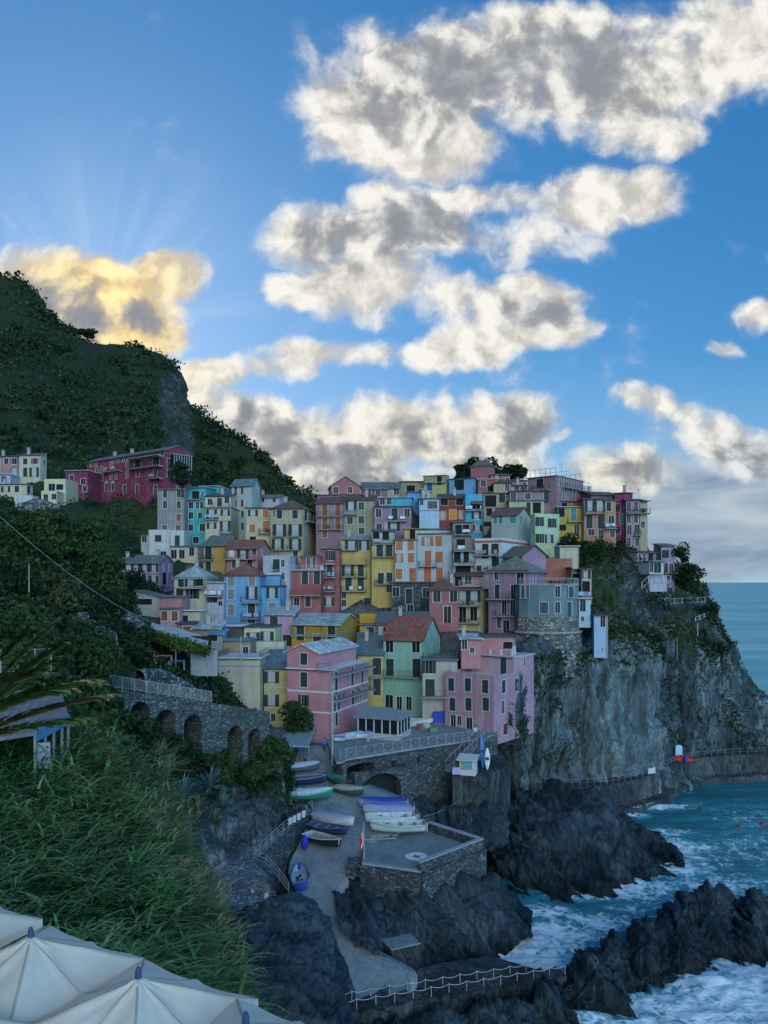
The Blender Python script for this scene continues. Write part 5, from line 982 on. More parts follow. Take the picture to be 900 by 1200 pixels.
for (qx, Y) in ((249,124),(254,120.5),(272,118.3),(330,117),(400,116.2),(480,115.8),(540,115.8),(582,116.2),(628,117.2),(664,119.2),(668,127)):
    px = 560+qx/5.625; pts.append(Vector(((px-CX)/F*Y-bo.x, Y-bo.y, 0)))
back = [Vector((pts[-1].x-.5,13,0)), Vector((pts[0].x,13,0))]
poly = pts+back; c_ = sum(pts,Vector())/len(pts)
ztop = CZ-(686-HY)/F*116-bo.z
q=MB(); q.prism(poly,.003,ztop); q.build('wall',plaster((.155,.23,.26),.6),bs)
q=MB(); q.prism([p+(p-c_).normalized()*.18 for p in poly],ztop+.003,ztop+.16); q.build('coping',SLAB,bs)
o2 = [p+(p-c_).normalized()*.35 for p in poly]
q=MB(); q.prism([p+(p-c_).normalized()*.2 for p in poly],-2.2,0); st1=q.build('stone_course',stonewall('pale_rubble',(.20,.22,.20),(.42,.43,.38),.45),bs)
q=MB(); k=len(poly); b_=[p+(p-c_).normalized()*1.1 for p in poly]; q.v=[(p.x,p.y,-9.) for p in b_]+[(p.x,p.y,-2.203) for p in o2]
q.f=[(i,(i+1)%k,k+(i+1)%k,k+i) for i in range(k)]+[tuple(range(k-1,-1,-1)),tuple(range(k,2*k))]; q.build('stone_base',stonewall('rough_rubble',(.13,.15,.14),(.36,.38,.34),.6,(.05,.055,.05)),bs)
q=MB(); q.prism([p+(p-c_).normalized()*.6 for p in poly],-2.5,-2.2); q.build('string_course',SLAB,bs)
put('railing',railing_mesh('railing',[tuple(p+Vector((0,.15,ztop+.16))) for p in pts[2:]],.95,WHITEIRON),bs)
for (qx,qy,w0,h0,kd) in ((300,298,.7,1.9,'d'),(330,298,.6,1.9,'n'),(436,405,1.2,1.6,'c'),(525,298,.8,1.6,'w'),(525,403,.7,1.6,'n'),(610,300,1.3,1.6,'c'),(598,415,1.1,2.2,'D')):
    px=560+qx/5.625; py=640+qy/5.625; u_=(px-CX)/F
    for a_,b2 in zip(pts,pts[1:]):
        A=a_+bo; B=b2+bo
        if A.x/A.y <= u_ <= B.x/B.y:
            d=B-A; t=(u_*A.y-A.x)/(d.x-u_*d.y); pnt=A+d*t; z=CZ-(py-HY)/F*pnt.y-h0/2; ang=math.atan2(d.y,d.x); nrm=Vector((d.y,-d.x,0)).normalized()
            w1,h1,(me,subs)=win_meshes(kd,w0,h0,(.05,.07,.08)); l_=pnt+nrm*.16-bo; o=put('window',me,bs,(l_.x,l_.y,z-bo.z),ang)
            for nm,sm,sl_ in subs: put(nm,sm,o,sl_)
            break
H_('narrow peach house with balcony hanging on the edge right of the bastion','P',682,750,154,345,121,10,wall=PEACH,roof=('flat',BRN),wins=[('F','s',[712],[186],.7,1.4),('F','b',[712],[272],1.3,2.)],bal=[('F',660,752,338,1.3)],D=5,ext=1)
H_('narrow light blue house below the peach house','P',666,742,347,520,118.5,6,wall=(.38,.52,.66),roof=('flat',PALE),wins=[('F','w',[692],[390],.9,1.9),('F','t',[690],[480],.5,.7)],D=5,ext=.4,wear=.15)
H_('light blue windowless tower with one slit at the cliff edge','P',766,856,458,724,117.3,8,wall=(.36,.50,.66),roof=('flat',DARKR),wins=[('F','w',[824],[492],.7,1.6),('F','t',[820],[682],.3,.5)],D=3,ext=.3,wear=.12,name='tower')
H_('terracotta walled roof terrace house above the peach house','P',432,622,104,150,127,0,wall=(.33,.13,.10),roof=('flat',BRN),wins=[('F','b',[560],[125],1.2,1.1)],parapet=.6,D=5,ext=2)
H_('pale yellow block with blank walls on the terrace above the peach house','P',540,666,2,112,131,4,wall=(.50,.49,.36),roof=('flat',PALE),wins=[],D=6,ext=2)
H_('terracotta stair house left of the peach house','P',618,682,150,250,124,0,wall=(.36,.16,.12),roof=('sr',BRN,-.9),wins=[('F','b',[640],[215],1.2,1.6)],D=4,ext=2)

# ================================================================ ground under the village
def terr_pts():
    L_ = list(GROUND)
    for q in ((30,592,172),(60,600,165),(100,587,172),(150,583,172),(185,585,168),(60,648,142),(110,652,140),(170,655,146),(120,615,158),(175,612,158),(95,690,122),(140,700,118),(190,735,104),(215,760,98),(235,800,92),(330,845,97),(250,640,142)): p=P(*q); L_.append(tuple(p))
    for x,y,z in ((-95,185,44),(-60,195,42),(-30,195,38),(-10,190,44),(10,188,50),(30,185,50),(45,178,46),(55,165,36),(-95,240,46),(-40,240,36),(10,240,36),(50,220,30),(58,150,30),(60,140,24),(40,135,28),(35,125,24),(-10,102,12.4),(0,100,12.4),(8,104,12.4),(2,112,12.6)): L_.append((x,y,z))
    return np.array(L_)
T_ = terr_pts()
tx, ty = np.meshgrid(np.arange(-98,64,1.), np.arange(88,262,1.), indexing='ij'); q = np.stack([tx.ravel(),ty.ravel()],-1)
d2 = ((q[:,None,:]-T_[None,:,:2])**2).sum(-1)+.6; w_ = d2**-1.7; tz = (w_*T_[None,:,2]).sum(1)/w_.sum(1)
pn = np.concatenate([q,np.zeros((len(q),1))],1); tz = tz+.35*fbm(pn*.25,3)
tz = np.where((q[:,1]<118)&(q[:,0]>-12)&(q[:,0]<16), np.minimum(tz,12.6), tz)
tz = np.where((q[:,1]<99.5)&(q[:,0]>-23), np.minimum(tz,16.2-.12*np.clip(q[:,0]+23,0,20)), tz); tz = np.where((q[:,1]<98)&(q[:,0]>-9.5), -2, tz); tz = np.where((q[:,0]>12.5)&(q[:,1]<113), -2, tz)
for h in HOUSES:
    r0 = q-np.array([h['O'].x,h['O'].y]); lx = r0@np.array([h['ex'].x,h['ex'].y]); ly = r0@np.array([h['ey'].x,h['ey'].y])
    m_ = (lx>-1.5)&(lx<h['L']+1.5)&(ly>-4.5)&(ly<h['D']*.8); tz = np.where(m_, np.minimum(tz,h['zb']-.25), tz)
TZ = tz.reshape(tx.shape)
MTER = rockmat('village_ground',(.09,.09,.08),(.15,.15,.13),(.24,.24,.21),(1,1,1),veg=(.028,.05,.022))
Qg = grid_quads(*tx.shape); bad = (tz < -1)|(q[:,0] > 13+(q[:,1]-113)*.72)|((q[:,1]<112)&(q[:,0]>-12)&(q[:,0]<16))
Qg = Qg[~bad[Qg].any(1)]
struct(put('village_ground', np_mesh('village_ground', np.stack([q[:,0],q[:,1],tz],-1), Qg, MTER, False, {'veg': np.where(q[:,0]<-38,.75,.15)})))
def ground_z(x,y):
    i = min(max(int(round(x+98)),0),TZ.shape[0]-1); j = min(max(int(round(y-88)),0),TZ.shape[1]-1); return float(TZ[i,j])
# ================================================================ paved ground of the harbour
PAVE, nt, b = mat('worn_concrete'); v = coords(nt)
n1_ = noise(nt, v, .35, 7, .65); n2_ = noise(nt, v, 3., 5, .6)
br_=N(nt,'ShaderNodeTexBrick'); br_.inputs['Scale'].default_value=1.; br_.inputs['Brick Width'].default_value=3.2; br_.inputs['Row Height'].default_value=2.4; br_.inputs['Mortar Size'].default_value=.035; L(nt,coords(nt,(1,1,1),(0,0,.5)),br_.inputs['Vector'])
n3_ = noise(nt, coords(nt,(.5,.12,1),(0,0,-.35)), 1.3, 6, .65, .8)
PAVC = (lambda c: mix(nt, math_(nt,'MULTIPLY',br_.outputs['Fac'],.55), mix(nt, ramp(nt, n3_, [(.5,0.),(.68,.6)]), c, (.085,.10,.105)), (.09,.10,.10)))
L(nt, PAVC(mix(nt, .35, ramp(nt, n1_, [(.3,(.12,.145,.152)),(.5,(.195,.23,.235)),(.72,(.27,.30,.30))]), ramp(nt, n2_, [(.3,(.13,.145,.15)),(.7,(.36,.38,.38))]))), b.inputs['Base Color']); b.inputs['Specular IOR Level'].default_value=.25
L(nt, ramp(nt, n1_, [(.35,.45),(.6,.8)]), b.inputs['Roughness']); bump(nt, b, n2_, .4, .04)
FLAG = stonewall('flagstone_paving',(.22,.24,.245),(.32,.34,.34),.6,(.12,.13,.13))
SEAW = rockmat('sea_wall_concrete',(.035,.045,.048),(.075,.09,.09),(.14,.155,.15),(1,1,.4),pale_at=.7,wet=.6)
ARCH = stonewall('arcade_masonry',(.12,.14,.135),(.24,.265,.25),.30,(.06,.068,.065)); BRID = stonewall('bridge_masonry',(.085,.11,.118),(.18,.21,.215),.36,(.045,.052,.054)); DRY = stonewall('dry_stone',(.11,.125,.12),(.42,.44,.42),.4,(.02,.025,.025))
def sheet(name, top, thick, m, kind='structure', parent=None):
    """paving: polygon of 3D points with its own depth below"""
    k=len(top); me=bpy.data.meshes.new(name)
    V=[tuple(p) for p in top]+[(p[0],p[1],p[2]-thick) for p in top]
    me.from_pydata(V,[],[tuple(range(k)),tuple(range(2*k-1,k-1,-1))]+[(i,k+i,k+(i+1)%k,(i+1)%k) for i in range(k)]); me.materials.append(m); me.update()
    o=put(name,me,parent)
    if kind: o['kind']=kind
    return o
def ribbon(name, lft, rgt, thick, m, nsub=6):
    Lp=catmull(np.array([tuple(p) for p in lft]),len(lft)*nsub,0); Rp=catmull(np.array([tuple(p) for p in rgt]),len(rgt)*nsub,0); nv=7
    G=np.stack([Lp+(Rp-Lp)*t for t in np.linspace(0,1,nv)],1); p=G.reshape(-1,3).copy(); p[:,2]+=.035*fbm(p*.8,3)
    q=p.copy(); q[:,2]-=thick; n=len(p); Q=grid_quads(*G.shape[:2]); V=np.concatenate([p,q]); Qs=[Q,Q[:,::-1]+n]
    idx=np.arange(n).reshape(G.shape[:2])
    for e in (idx[:,0],idx[:,-1],idx[0,:],idx[-1,:]): Qs.append(np.stack([e[:-1],e[1:],e[1:]+n,e[:-1]+n],-1))
    o=put(name,np_mesh(name,V,np.concatenate(Qs),m,False)); return struct(o)
RL=[(352,870,20.2),(346,900,21.8),(352,930,23.3),(366,950,24.4),(352,985,25.8),(338,1022,27.1),(358,1062,28.5),(382,1103,29.7),(404,1145,30.7),(424,1190,31.6)]
RRt=[(394,872,20.2),(400,902,21.9),(470,934,23.8),(492,960,24.9),(440,985,25.5),(424,1014,26.6),(396,1060,28.4),(430,1104,29.7),(488,1140,30.5),(470,1178,31.3)]
ribbon('slipway', [Pd(*q) for q in RL], [Pd(*q) for q in RRt], 1.2, PAVE)
def ramp_z(p):                                  # height of the slipway near a point
    Y=p.y; ys=[q[2]*F/(q[1]-HY) for q in RL]; zs=[CZ-q[2] for q in RL]
    return float(np.interp(Y, ys[::-1], zs[::-1]))
PZ = 13.0
sheet('piazza', [Vector((*t,PZ)) for t in ((-5.3,84.4),(-4.6,84.8),(-4.2,86),(2.2,90.6),(10.0,95.6),(13.3,98.3),(15.2,101),(15.2,118),(-13,118),(-13,99.5),(-7.6,97.4),(-6.6,92))], .25, PAVE)
# terrace with the painted star
TZ_ = CZ-25.6
A_,B_,C_,D_ = [Pd(px,py,25.6) for px,py in ((424,1013),(493,1023),(567,994),(496,970))]
E_ = Pd(428,978,25.6)
tr = thing('harbour_terrace','square stone terrace with low parapet and a pale painted star in the harbour','terrace',tuple(B_))
loc=lambda p:(p[0]-B_.x,p[1]-B_.y,p[2]-B_.z)
sheet('paving',[loc(p) for p in (A_,B_,C_,D_,E_)],.3,PAVE,None,tr)
def wallseg(mb,p,q,t,z0,z1,side=1):
    d=(q-p); d.z=0; d.normalize(); n=Vector((-d.y,d.x,0))*t*side
    mb.hexa([(p.x,p.y,z0),(q.x,q.y,z0),(q.x+n.x,q.y+n.y,z0),(p.x+n.x,p.y+n.y,z0),(p.x,p.y,z1),(q.x,q.y,z1),(q.x+n.x,q.y+n.y,z1),(p.x+n.x,p.y+n.y,z1)])
q=MB()
for s_,e_ in ((A_,B_),(B_,C_),(C_,D_)): wallseg(q,s_-B_,e_-B_,-.35,-5.5,-.004 if s_ is A_ else .0,1)
q.build('retaining_wall',BRID,tr)
q=MB(); wallseg(q,B_-B_,C_-B_,.4,.003,.85); wallseg(q,C_-B_+Vector((-.3,.4,0)),D_-B_,.4,.003,.85); q.build('parapet',BRID,tr)
q=MB(); wallseg(q,B_-B_,C_-B_,.5,.853,.95); wallseg(q,C_-B_+Vector((-.3,.5,0)),D_-B_,.5,.853,.95); wallseg(q,A_-B_,B_-B_,.45,.003,.16); q.build('coping',plain('coping_stone',(.30,.32,.32),.9),tr)
sp = Pd(488,1003.5,25.6)-B_
q=MB(); n_=40
for i in range(n_):
    a0,a1=2*math.pi*i/n_,2*math.pi*(i+1)/n_; q.tri((sp.x,sp.y,.006),(sp.x+1.05*math.cos(a0),sp.y+1.05*math.sin(a0),.006),(sp.x+1.05*math.cos(a1),sp.y+1.05*math.sin(a1),.006))
st=q.build('painted_disc',plain('white_road_paint',(.66,.67,.66),.8,0,.35,1.5),tr)
q=MB()
for i in range(8):
    a0=math.pi*i/4+.3; r_=.85 if i%2==0 else .5
    for s_ in (-1,1): q.tri((sp.x,sp.y,.011),(sp.x+r_*math.cos(a0),sp.y+r_*math.sin(a0),.011),(sp.x+.22*math.cos(a0+s_*.39),sp.y+.22*math.sin(a0+s_*.39),.011))
q.build('star',plain('grey_star_paint',(.15,.17,.175),.9),st)
q=MB(); a=Pd(418,1010,25.9); q.box(a.x-.9,a.x+1.0,a.y-.5,a.y+.6,a.z-1.2,a.z+.25); tag(q.build('stone_plinth',BRID),'dark stone block at the terrace corner carrying the flagpole','plinth')

# ---------------------------------------------------------------- walls with arches
def arch_wall(mb, p, q, zt0, zt1, zb, arches, th, back=None):
    """arches: (s centre, half width, sill, spring, depth) along p->q; the face looks to the right of p->q"""
    d=Vector((q.x-p.x,q.y-p.y,0)); Ln=d.length; d.normalize(); n=Vector((d.y,-d.x,0))
    pt=lambda s,into,z:(p.x+d.x*s-n.x*into,p.y+d.y*s-n.y*into,z); zt=lambda s:zt0+(zt1-zt0)*s/Ln
    cuts={0.,Ln}|{Ln*i/12 for i in range(13)}
    for (c,h,*_r) in arches: cuts|={c-h*math.cos(math.pi*i/10) for i in range(11)}
    cs=sorted(x for x in cuts if 0<=x<=Ln); cs=[x for i,x in enumerate(cs) if i==0 or x-cs[i-1]>1e-4]
    def az(a,s): x=(s-a[0])/a[1]; return a[3]+(a[5] if len(a)>5 else a[1])*math.sqrt(max(0,1-x*x))
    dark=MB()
    for s0,s1 in zip(cs,cs[1:]):
        m_=(s0+s1)/2; ar=next((a for a in arches if a[0]-a[1]<m_<a[0]+a[1]),None)
        if not ar: mb.quad(pt(s0,0,zb),pt(s1,0,zb),pt(s1,0,zt(s1)),pt(s0,0,zt(s0)))
        else:
            z0,z1=az(ar,s0),az(ar,s1); dp=ar[4]
            mb.quad(pt(s0,0,z0),pt(s1,0,z1),pt(s1,0,zt(s1)),pt(s0,0,zt(s0)))
            if ar[2]>zb+.01: mb.quad(pt(s0,0,zb),pt(s1,0,zb),pt(s1,0,ar[2]),pt(s0,0,ar[2]))
            mb.quad(pt(s0,0,z0),pt(s0,dp,z0),pt(s1,dp,z1),pt(s1,0,z1)); mb.quad(pt(s0,0,ar[2]),pt(s1,0,ar[2]),pt(s1,dp,ar[2]),pt(s0,dp,ar[2]))
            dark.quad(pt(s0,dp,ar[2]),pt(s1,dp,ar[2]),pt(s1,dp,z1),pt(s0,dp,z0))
        mb.quad(pt(s0,0,zt(s0)),pt(s1,0,zt(s1)),pt(s1,th,zt(s1)),pt(s0,th,zt(s0))); bz=(az(ar,s0),az(ar,s1)) if ar and ar[4]>th else (zb,zb); mb.quad(pt(s1,th,bz[1]),pt(s0,th,bz[0]),pt(s0,th,zt(s0)),pt(s1,th,zt(s1)))
    for a in arches:
        for e in (a[0]-a[1],a[0]+a[1]): mb.quad(pt(e,0,a[2]),pt(e,a[4],a[2]),pt(e,a[4],a[3]),pt(e,0,a[3]))
    for s in (0,Ln): mb.quad(pt(s,0,zb),pt(s,th,zb),pt(s,th,zt(s)),pt(s,0,zt(s)))
    return dark, pt, zt
def on_line(p,q,px):                              # distance along p->q seen at photo column px
    u=(px-CX)/F; d=Vector((q.x-p.x,q.y-p.y,0)); Ln=d.length; d.normalize(); return (u*p.y-p.x)/(d.x-u*d.y)
# long arcade that carries the lane on the left
p,q_=P(128,806,64),P(316,834,78); aw=thing('arcade_wall','long rubble stone wall with arched recesses carrying the lane above the reeds','wall',(p.x,p.y,10))
mb=MB(); off=lambda v_:Vector((v_.x-p.x,v_.y-p.y,0)); ars=[]
for (px,hw,spy,bpy_,dp) in ((164,1.0,836,880,2.2),(194,1.05,845,895,2.2),(226,1.0,850,890,2.2),(275.5,.95,862,905,2.2),(298.5,.85,864,902,2.2)):
    s=on_line(p,q_,px); Yh=p.y+(q_.y-p.y)*s/off(q_).length; ars.append((s,hw,CZ-(bpy_-HY)/F*Yh-10,CZ-(spy-HY)/F*Yh-10,dp))
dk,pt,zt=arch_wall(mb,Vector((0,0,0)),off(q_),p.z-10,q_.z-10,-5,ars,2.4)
wo=mb.build('wall',ARCH,aw); dk.build('arch_recess',plain('shade_painted_masonry',(.022,.027,.027),.95),wo)  # recess backs are near-black: the arches' shade is put into the colour
q2=P(328,853,81)
mb=MB(); wallseg(mb,off(q_),off(q2),2.2,-5,q2.z-10); mb.build('wall_end',ARCH,aw)
LNs=off(q_).length
fn=thing('railing','grey metal railing along the lane on top of the arcade wall','railing',(p.x,p.y,10)); npts=[Vector(pt(s,.25,zt(s))) for s in np.linspace(.2,LNs*.6,10)]
pm=MB(); pm.tube((0,0,0),(0,0,1.1),.035,n=6); pme=pm.mesh('post',TRIMD); mb=MB()
for a,b2 in zip(npts,npts[1:]):
    put('post',pme,fn,tuple(a))
    for hh in (.15,1.1): mb.tube(a+Vector((0,0,hh)),b2+Vector((0,0,hh)),.025,n=4)
    for i in range(1,14): c=a.lerp(b2,i/14); mb.tube(c+Vector((0,0,.15)),c+Vector((0,0,1.1)),.012,n=4)
put('post',pme,fn,tuple(npts[-1])); mb.build('bars',TRIMD,fn)
# dry stone walls on the slope
def stonebank(name,label,pts,h,th,m,cat='wall'):
    o=thing(name,label,cat,tuple(pts[0])); mb=MB(); b0=pts[0]
    V=[];nseg=14
    P_=catmull(np.array([tuple(x-b0) for x in pts]),nseg*len(pts),0); hh=np.array(h if isinstance(h,(list,tuple)) else [h]*len(pts)); hs=catmull(hh[:,None],nseg*len(pts),0)[:,0]
    d=np.gradient(P_,axis=0); d[:,2]=0; d/=np.linalg.norm(d,axis=1)[:,None]; nrm=np.stack([d[:,1],-d[:,0],0*d[:,0]],-1)
    if (nrm.mean(0)@np.array([-b0.x,-b0.y,0]))<0: nrm=-nrm
    rows=[]
    for t,lean in ((-.3,0.),(0.,.0),(.35,.06),(.7,.12),(1.,.16)): rows.append(P_+np.array([0,0,1.])*(hs[:,None]*t)-nrm*lean*hs[:,None])
    rows.append(rows[-1]-nrm*th); rows.append(rows[-1]-np.array([0,0,1.])*(hs[:,None]*1.3))
    G=np.stack(rows,1); g=catmull(G,24,1); pp_=g.reshape(-1,3); n_=gnormals(g).reshape(-1,3); k_=fbm((pp_+np.array(tuple(b0)))*1.3,3)*.12+ridged((pp_+np.array(tuple(b0)))*.5,2)*.12
    put('masonry',np_mesh('masonry',pp_+n_*k_[:,None],grid_quads(*g.shape[:2]),m,False),o); return o
stonebank('retaining_wall','pale dry stone retaining wall below the garden shelter',[P(172,822,70),P(205,828,76),P(246,836,82)],[2.6,3.2,2.0],1.,DRY)
stonebank('retaining_wall','rough stone terrace wall half hidden by bushes on the left slope',[P(66,742,76),P(100,752,74),P(138,758,78)],[1.6,2.4,1.4],1.,DRY)
stonebank('retaining_wall','coursed stone wall under the two tall arches, above the bins',[P(281,950,71.5),P(305,945,73.5),P(335,932,76.5)],[2.6,3.3,3.0],1.2,ARCH)
stonebank('retaining_wall','pale stone garden wall next to the cable end on the left slope',[P(128,735,86),P(150,742,86),P(178,748,88)],[2.,2.4,1.2],1.,DRY)
stonebank('retaining_wall','blue-grey stone wall below the cream porch house on the far left',[P(22,602,150),P(45,600,152),P(70,601,154)],[1.8,2.4,1.5],1.,DRY)

# bridge wall under the square
def bw(label,p,q_,zt,arcs,m=BRID,th=1.0,zb=3.,name='harbour_wall'):
    o=thing(name,label,'wall',(p.x,p.y,zb)); mb=MB(); qq=Vector((q_.x-p.x,q_.y-p.y,0)); ars=[]
    for (px,hw,z0_,z1_,rise_,dp) in arcs: ars.append((on_line(p,q_,px),hw,z0_-zb,z1_-zb,dp,rise_))
    dk,pt,zf=arch_wall(mb,Vector((0,0,0)),qq,zt-zb,zt-zb,0,ars,th); w_=mb.build('masonry',m,o); 
    if arcs: dk.build('tunnel_shade_sheet',plain('painted_tunnel_shade',(.015,.018,.02),.95),w_)  # near-black sheet just inside the openings paints the tunnel's shade
    return o
bw('stone wall under the square railing with a wide dark opening and two small windows',Vector((-4.6,84.3,0)),Vector((10.1,95.2,0)),PZ-.27,[(423,1.9,10.9,12.1,.45,3.),(461,.3,11.25,12.1,.05,1.2),(491,.32,11.3,12.1,.05,1.2)],zb=5.)
bw('low arched boathouse mouth in the harbour wall behind the covered boats',Vector((-3.2,84.0,0)),Vector((3.4,88.2,0)),11.72,[(446.5,2.7,8.2,9.5,1.85,1.0)],th=.9,zb=5.5,name='boathouse')
bw('end wall of the square turning towards the stairs',Vector((10.1,95.2,0)),Vector((15.0,100.5,0)),PZ-.27,[],zb=4.)
# wooden crossed railing round the edge of the square
WOOD=plain('weathered_wood',(.24,.24,.22),.85,0,.3)
def crossrail(label,pts,h=1.05,step=1.35,m=WOOD,cross=True):
    o=thing('railing',label,'railing',tuple(pts[0])); b0=pts[0]; mb=MB(); pm=MB(); pm.box(-.05,.05,-.05,.05,0,h+.05); pme=pm.mesh('post',m)
    for a,b2 in zip(pts,pts[1:]):
        n=max(1,round((b2-a).length/step))
        for i in range(n):
            c0=a.lerp(b2,i/n)-b0; c1=a.lerp(b2,(i+1)/n)-b0; put('post',pme,o,tuple(c0))
            mb.tube(c0+Vector((0,0,h)),c1+Vector((0,0,h)),.035,n=4); mb.tube(c0+Vector((0,0,.12)),c1+Vector((0,0,.12)),.03,n=4)
            if cross: mb.tube(c0+Vector((0,0,.12)),c1+Vector((0,0,h)),.022,n=4); mb.tube(c0+Vector((0,0,h)),c1+Vector((0,0,.12)),.022,n=4)
    put('post',pme,o,tuple(pts[-1]-b0)); mb.build('rails',m,o); return o
crossrail('wooden railing with crossed bars along the edge of the harbour square',[Vector((x,y,PZ)) for x,y in ((-4.9,85.6),(-4.3,86.3),(2.1,90.9),(9.9,95.9),(11.6,97.2))])

# walkway with the bench
WL=CZ-24.2
wk=[Pd(px,py,24.2) for px,py in ((222,1052),(226,1078),(276,1072),(325,1052),(318,1030),(298,1010),(330,980),(366,951),(352,938),(330,958),(300,985),(262,1010),(236,1030))]
sheet('footpath',wk,.5,FLAG)
bw2=thing('footpath_wall','stone wall under the bench path with one arched doorway','wall',tuple(Pd(297,1012,24.2)))
p_,q_=Pd(297,1012,24.2),Pd(366,952,24.2); mb=MB(); d_=Vector((q_.x-p_.x,q_.y-p_.y,0)); s_=on_line(p_,q_,333)
dk,_,_=arch_wall(mb,Vector((0,0,0)),d_,-.01,-.01,-6,[(s_,.62,-5,-2.1,1.2)],.8); w_=mb.build('masonry',BRID,bw2); dk.build('doorway',SHADEIN,w_)  # near-black sheet paints the shade within the arched doorway
fw=thing('footpath_wall','stone front of the bench platform above the dark buttress rock','wall',tuple(Pd(276,1072,24.2))); mb=MB(); o3=Pd(276,1072,24.2)
for a,b2 in ((Pd(226,1078,24.2),o3),(o3,Pd(325,1052,24.2)),(Pd(325,1052,24.2),Pd(318,1030,24.2))): wallseg(mb,a-o3,b2-o3,.35,-3.2,.02)
mb.build('masonry',BRID,fw)
rl=thing('railing','grey metal railing down the footpath and curving beside the bench','railing',tuple(Pd(297,1010,24.2))); b0=Vector(rl.location)
ra=[Pd(366,950,24.2),Pd(345,966,24.2),Pd(325,983,24.2),Pd(297,1010,24.2)]; rb=[Pd(297,1010,24.2),Pd(312,1016,24.2),Pd(327,1026,24.2)+Vector((0,0,-.5)),Pd(338,1040,25.2)+Vector((0,0,-.6))]
pm=MB(); pm.tube((0,0,0),(0,0,1.05),.025,n=6); pme=pm.mesh('post',TRIMD)
for pts_ in (ra,rb):
    mb=MB()
    for a,b2 in zip(pts_,pts_[1:]):
        n=max(1,int((b2-a).length/1.3))
        for i in range(n+1):
            c=a.lerp(b2,i/n); put('post',pme,rl,tuple(c-b0))
        for hh in (.35,.7,1.05): mb.tube(a-b0+Vector((0,0,hh)),b2-b0+Vector((0,0,hh)),.022,n=4)
    mb.build('rails',TRIMD,rl)
# bench
bn=thing('bench','wooden bench alone on the stone platform','bench',tuple(Pd(304,1049,24.2)),R(-38))
q=MB()
for k in range(3): q.box(-.9,.9,-.22+k*.15,-.1+k*.15,.43,.48)
q.build('seat',plain('bench_wood',(.30,.24,.19),.8,0,.3),bn)
for x in (-.75,.75): q=MB(); q.box(x-.05,x+.05,-.2,.2,0,.425); q.build('leg',TRIMD,bn)
q=MB()
for k in range(2): q.box(-.9,.9,.26,.30,.58+k*.16,.69+k*.16)
for x in (-.75,.75): q.box(x-.03,x+.03,.30,.34,.3,.85)
q.build('backrest',plain('bench_wood',(.30,.24,.19),.8,0,.3),bn)
# bins
BINB=plain('dark_bin',(.03,.035,.04),.5); 
for i,(px,py) in enumerate(((338,968),(343,965.5),(348.5,962.5),(354,959.5))):
    g_=Pd(px,py,24.1); lab=['black wheeled bin with white front panel, nearest to the path table','black wheeled bin with white panel, second of four from the table','black wheeled bin with white panel, third of four from the table','black wheeled bin with white panel at the ramp end of the four'][i]
    o=thing('wheelie_bin',lab,'bin',(g_.x,g_.y,g_.z),R(35),'four bins by the footpath')
    q=MB(); q.hexa([(-.24,-.28,.05),(.24,-.28,.05),(.24,.28,.05),(-.24,.28,.05),(-.29,-.36,1.0),(.29,-.36,1.0),(.29,.36,1.0),(-.29,.36,1.0)]); q.build('body',BINB,o)
    q=MB(); q.hexa([(-.31,-.38,1.003),(.31,-.38,1.003),(.31,.38,1.003),(-.31,.38,1.003),(-.29,-.30,1.1),(.29,-.30,1.1),(.29,.36,1.14),(-.29,.36,1.14)]); q.build('lid',BINB,o)
    q=MB(); q.hexa([(-.2,-.295,.2),(.2,-.295,.2),(.2,-.29,.2),(-.2,-.29,.2),(-.22,-.365,.92),(.22,-.365,.92),(.22,-.35,.92),(-.22,-.35,.92)]); q.build('panel',TRIM,o)
    q=MB()
    for x in (-.26,.22): q.tube((x,.3,.1),(x+.04,.3,.1),.1,n=10)
    q.build('wheel',IRON,o)
g_=Pd(308,972,23.9)
o=thing('cafe_table','small blue draped table in the corner below the coursed stone wall','table',tuple(g_))
q=MB(); q.lathe([(.0,.74),(.5,.74),(.5,.70),(.42,.3),(.0,.3)],14); q.build('tablecloth',plain('blue_cloth',(.03,.06,.17),.8),o); q=MB(); q.tube((0,0,0),(0,0,.3),.05); q.build('leg',IRON,o)
for k,(dx_,dy_) in enumerate(((-.75,-.2),(.7,.3))):
    o=thing('cafe_chair',['white chair on the left of the small blue table','white chair on the right of the small blue table'][k],'chair',(g_.x+dx_,g_.y+dy_,g_.z),R(90 if k==0 else -90),'chairs at the blue table')
    q=MB(); q.box(-.2,.2,-.2,.2,.42,.46); q.build('seat',TRIM,o); q=MB(); q.box(-.2,.2,.17,.2,.46,.85); q.build('backrest',TRIM,o)
    for x in (-.18,.18):
        for y in (-.18,.18): q=MB(); q.tube((x,y,0),(x,y,.42),.018,n=5); q.build('leg',TRIM,o)
sheet('footpath',[Pd(298,985,24.0),Pd(335,962,24.0),Pd(352,945,24.0),Pd(340,940,23.9),Pd(312,955,23.8),Pd(290,965,23.8),Pd(286,985,23.9)],.6,FLAG)

lump('inlet_rock',[(470,936,91),(488,938,91),(508,944,91.5),(528,950,93),(548,956,96)],[(474,985,84),(490,1000,80),(508,1012,79),(530,1010,81),(548,1004,84)],ROCKD,70,60,(.8,.3,.5),1.0,.7,.6,.5,4)
lump('inlet_rock',[(512,952,87),(530,950,87.5),(552,946,88),(575,944,89),(592,950,90)],[(516,998,82),(534,1004,80),(556,1004,81),(578,1000,82),(596,990,84)],ROCKD,80,70,(.8,.3,.5),1.0,.8,.7,.5,4)
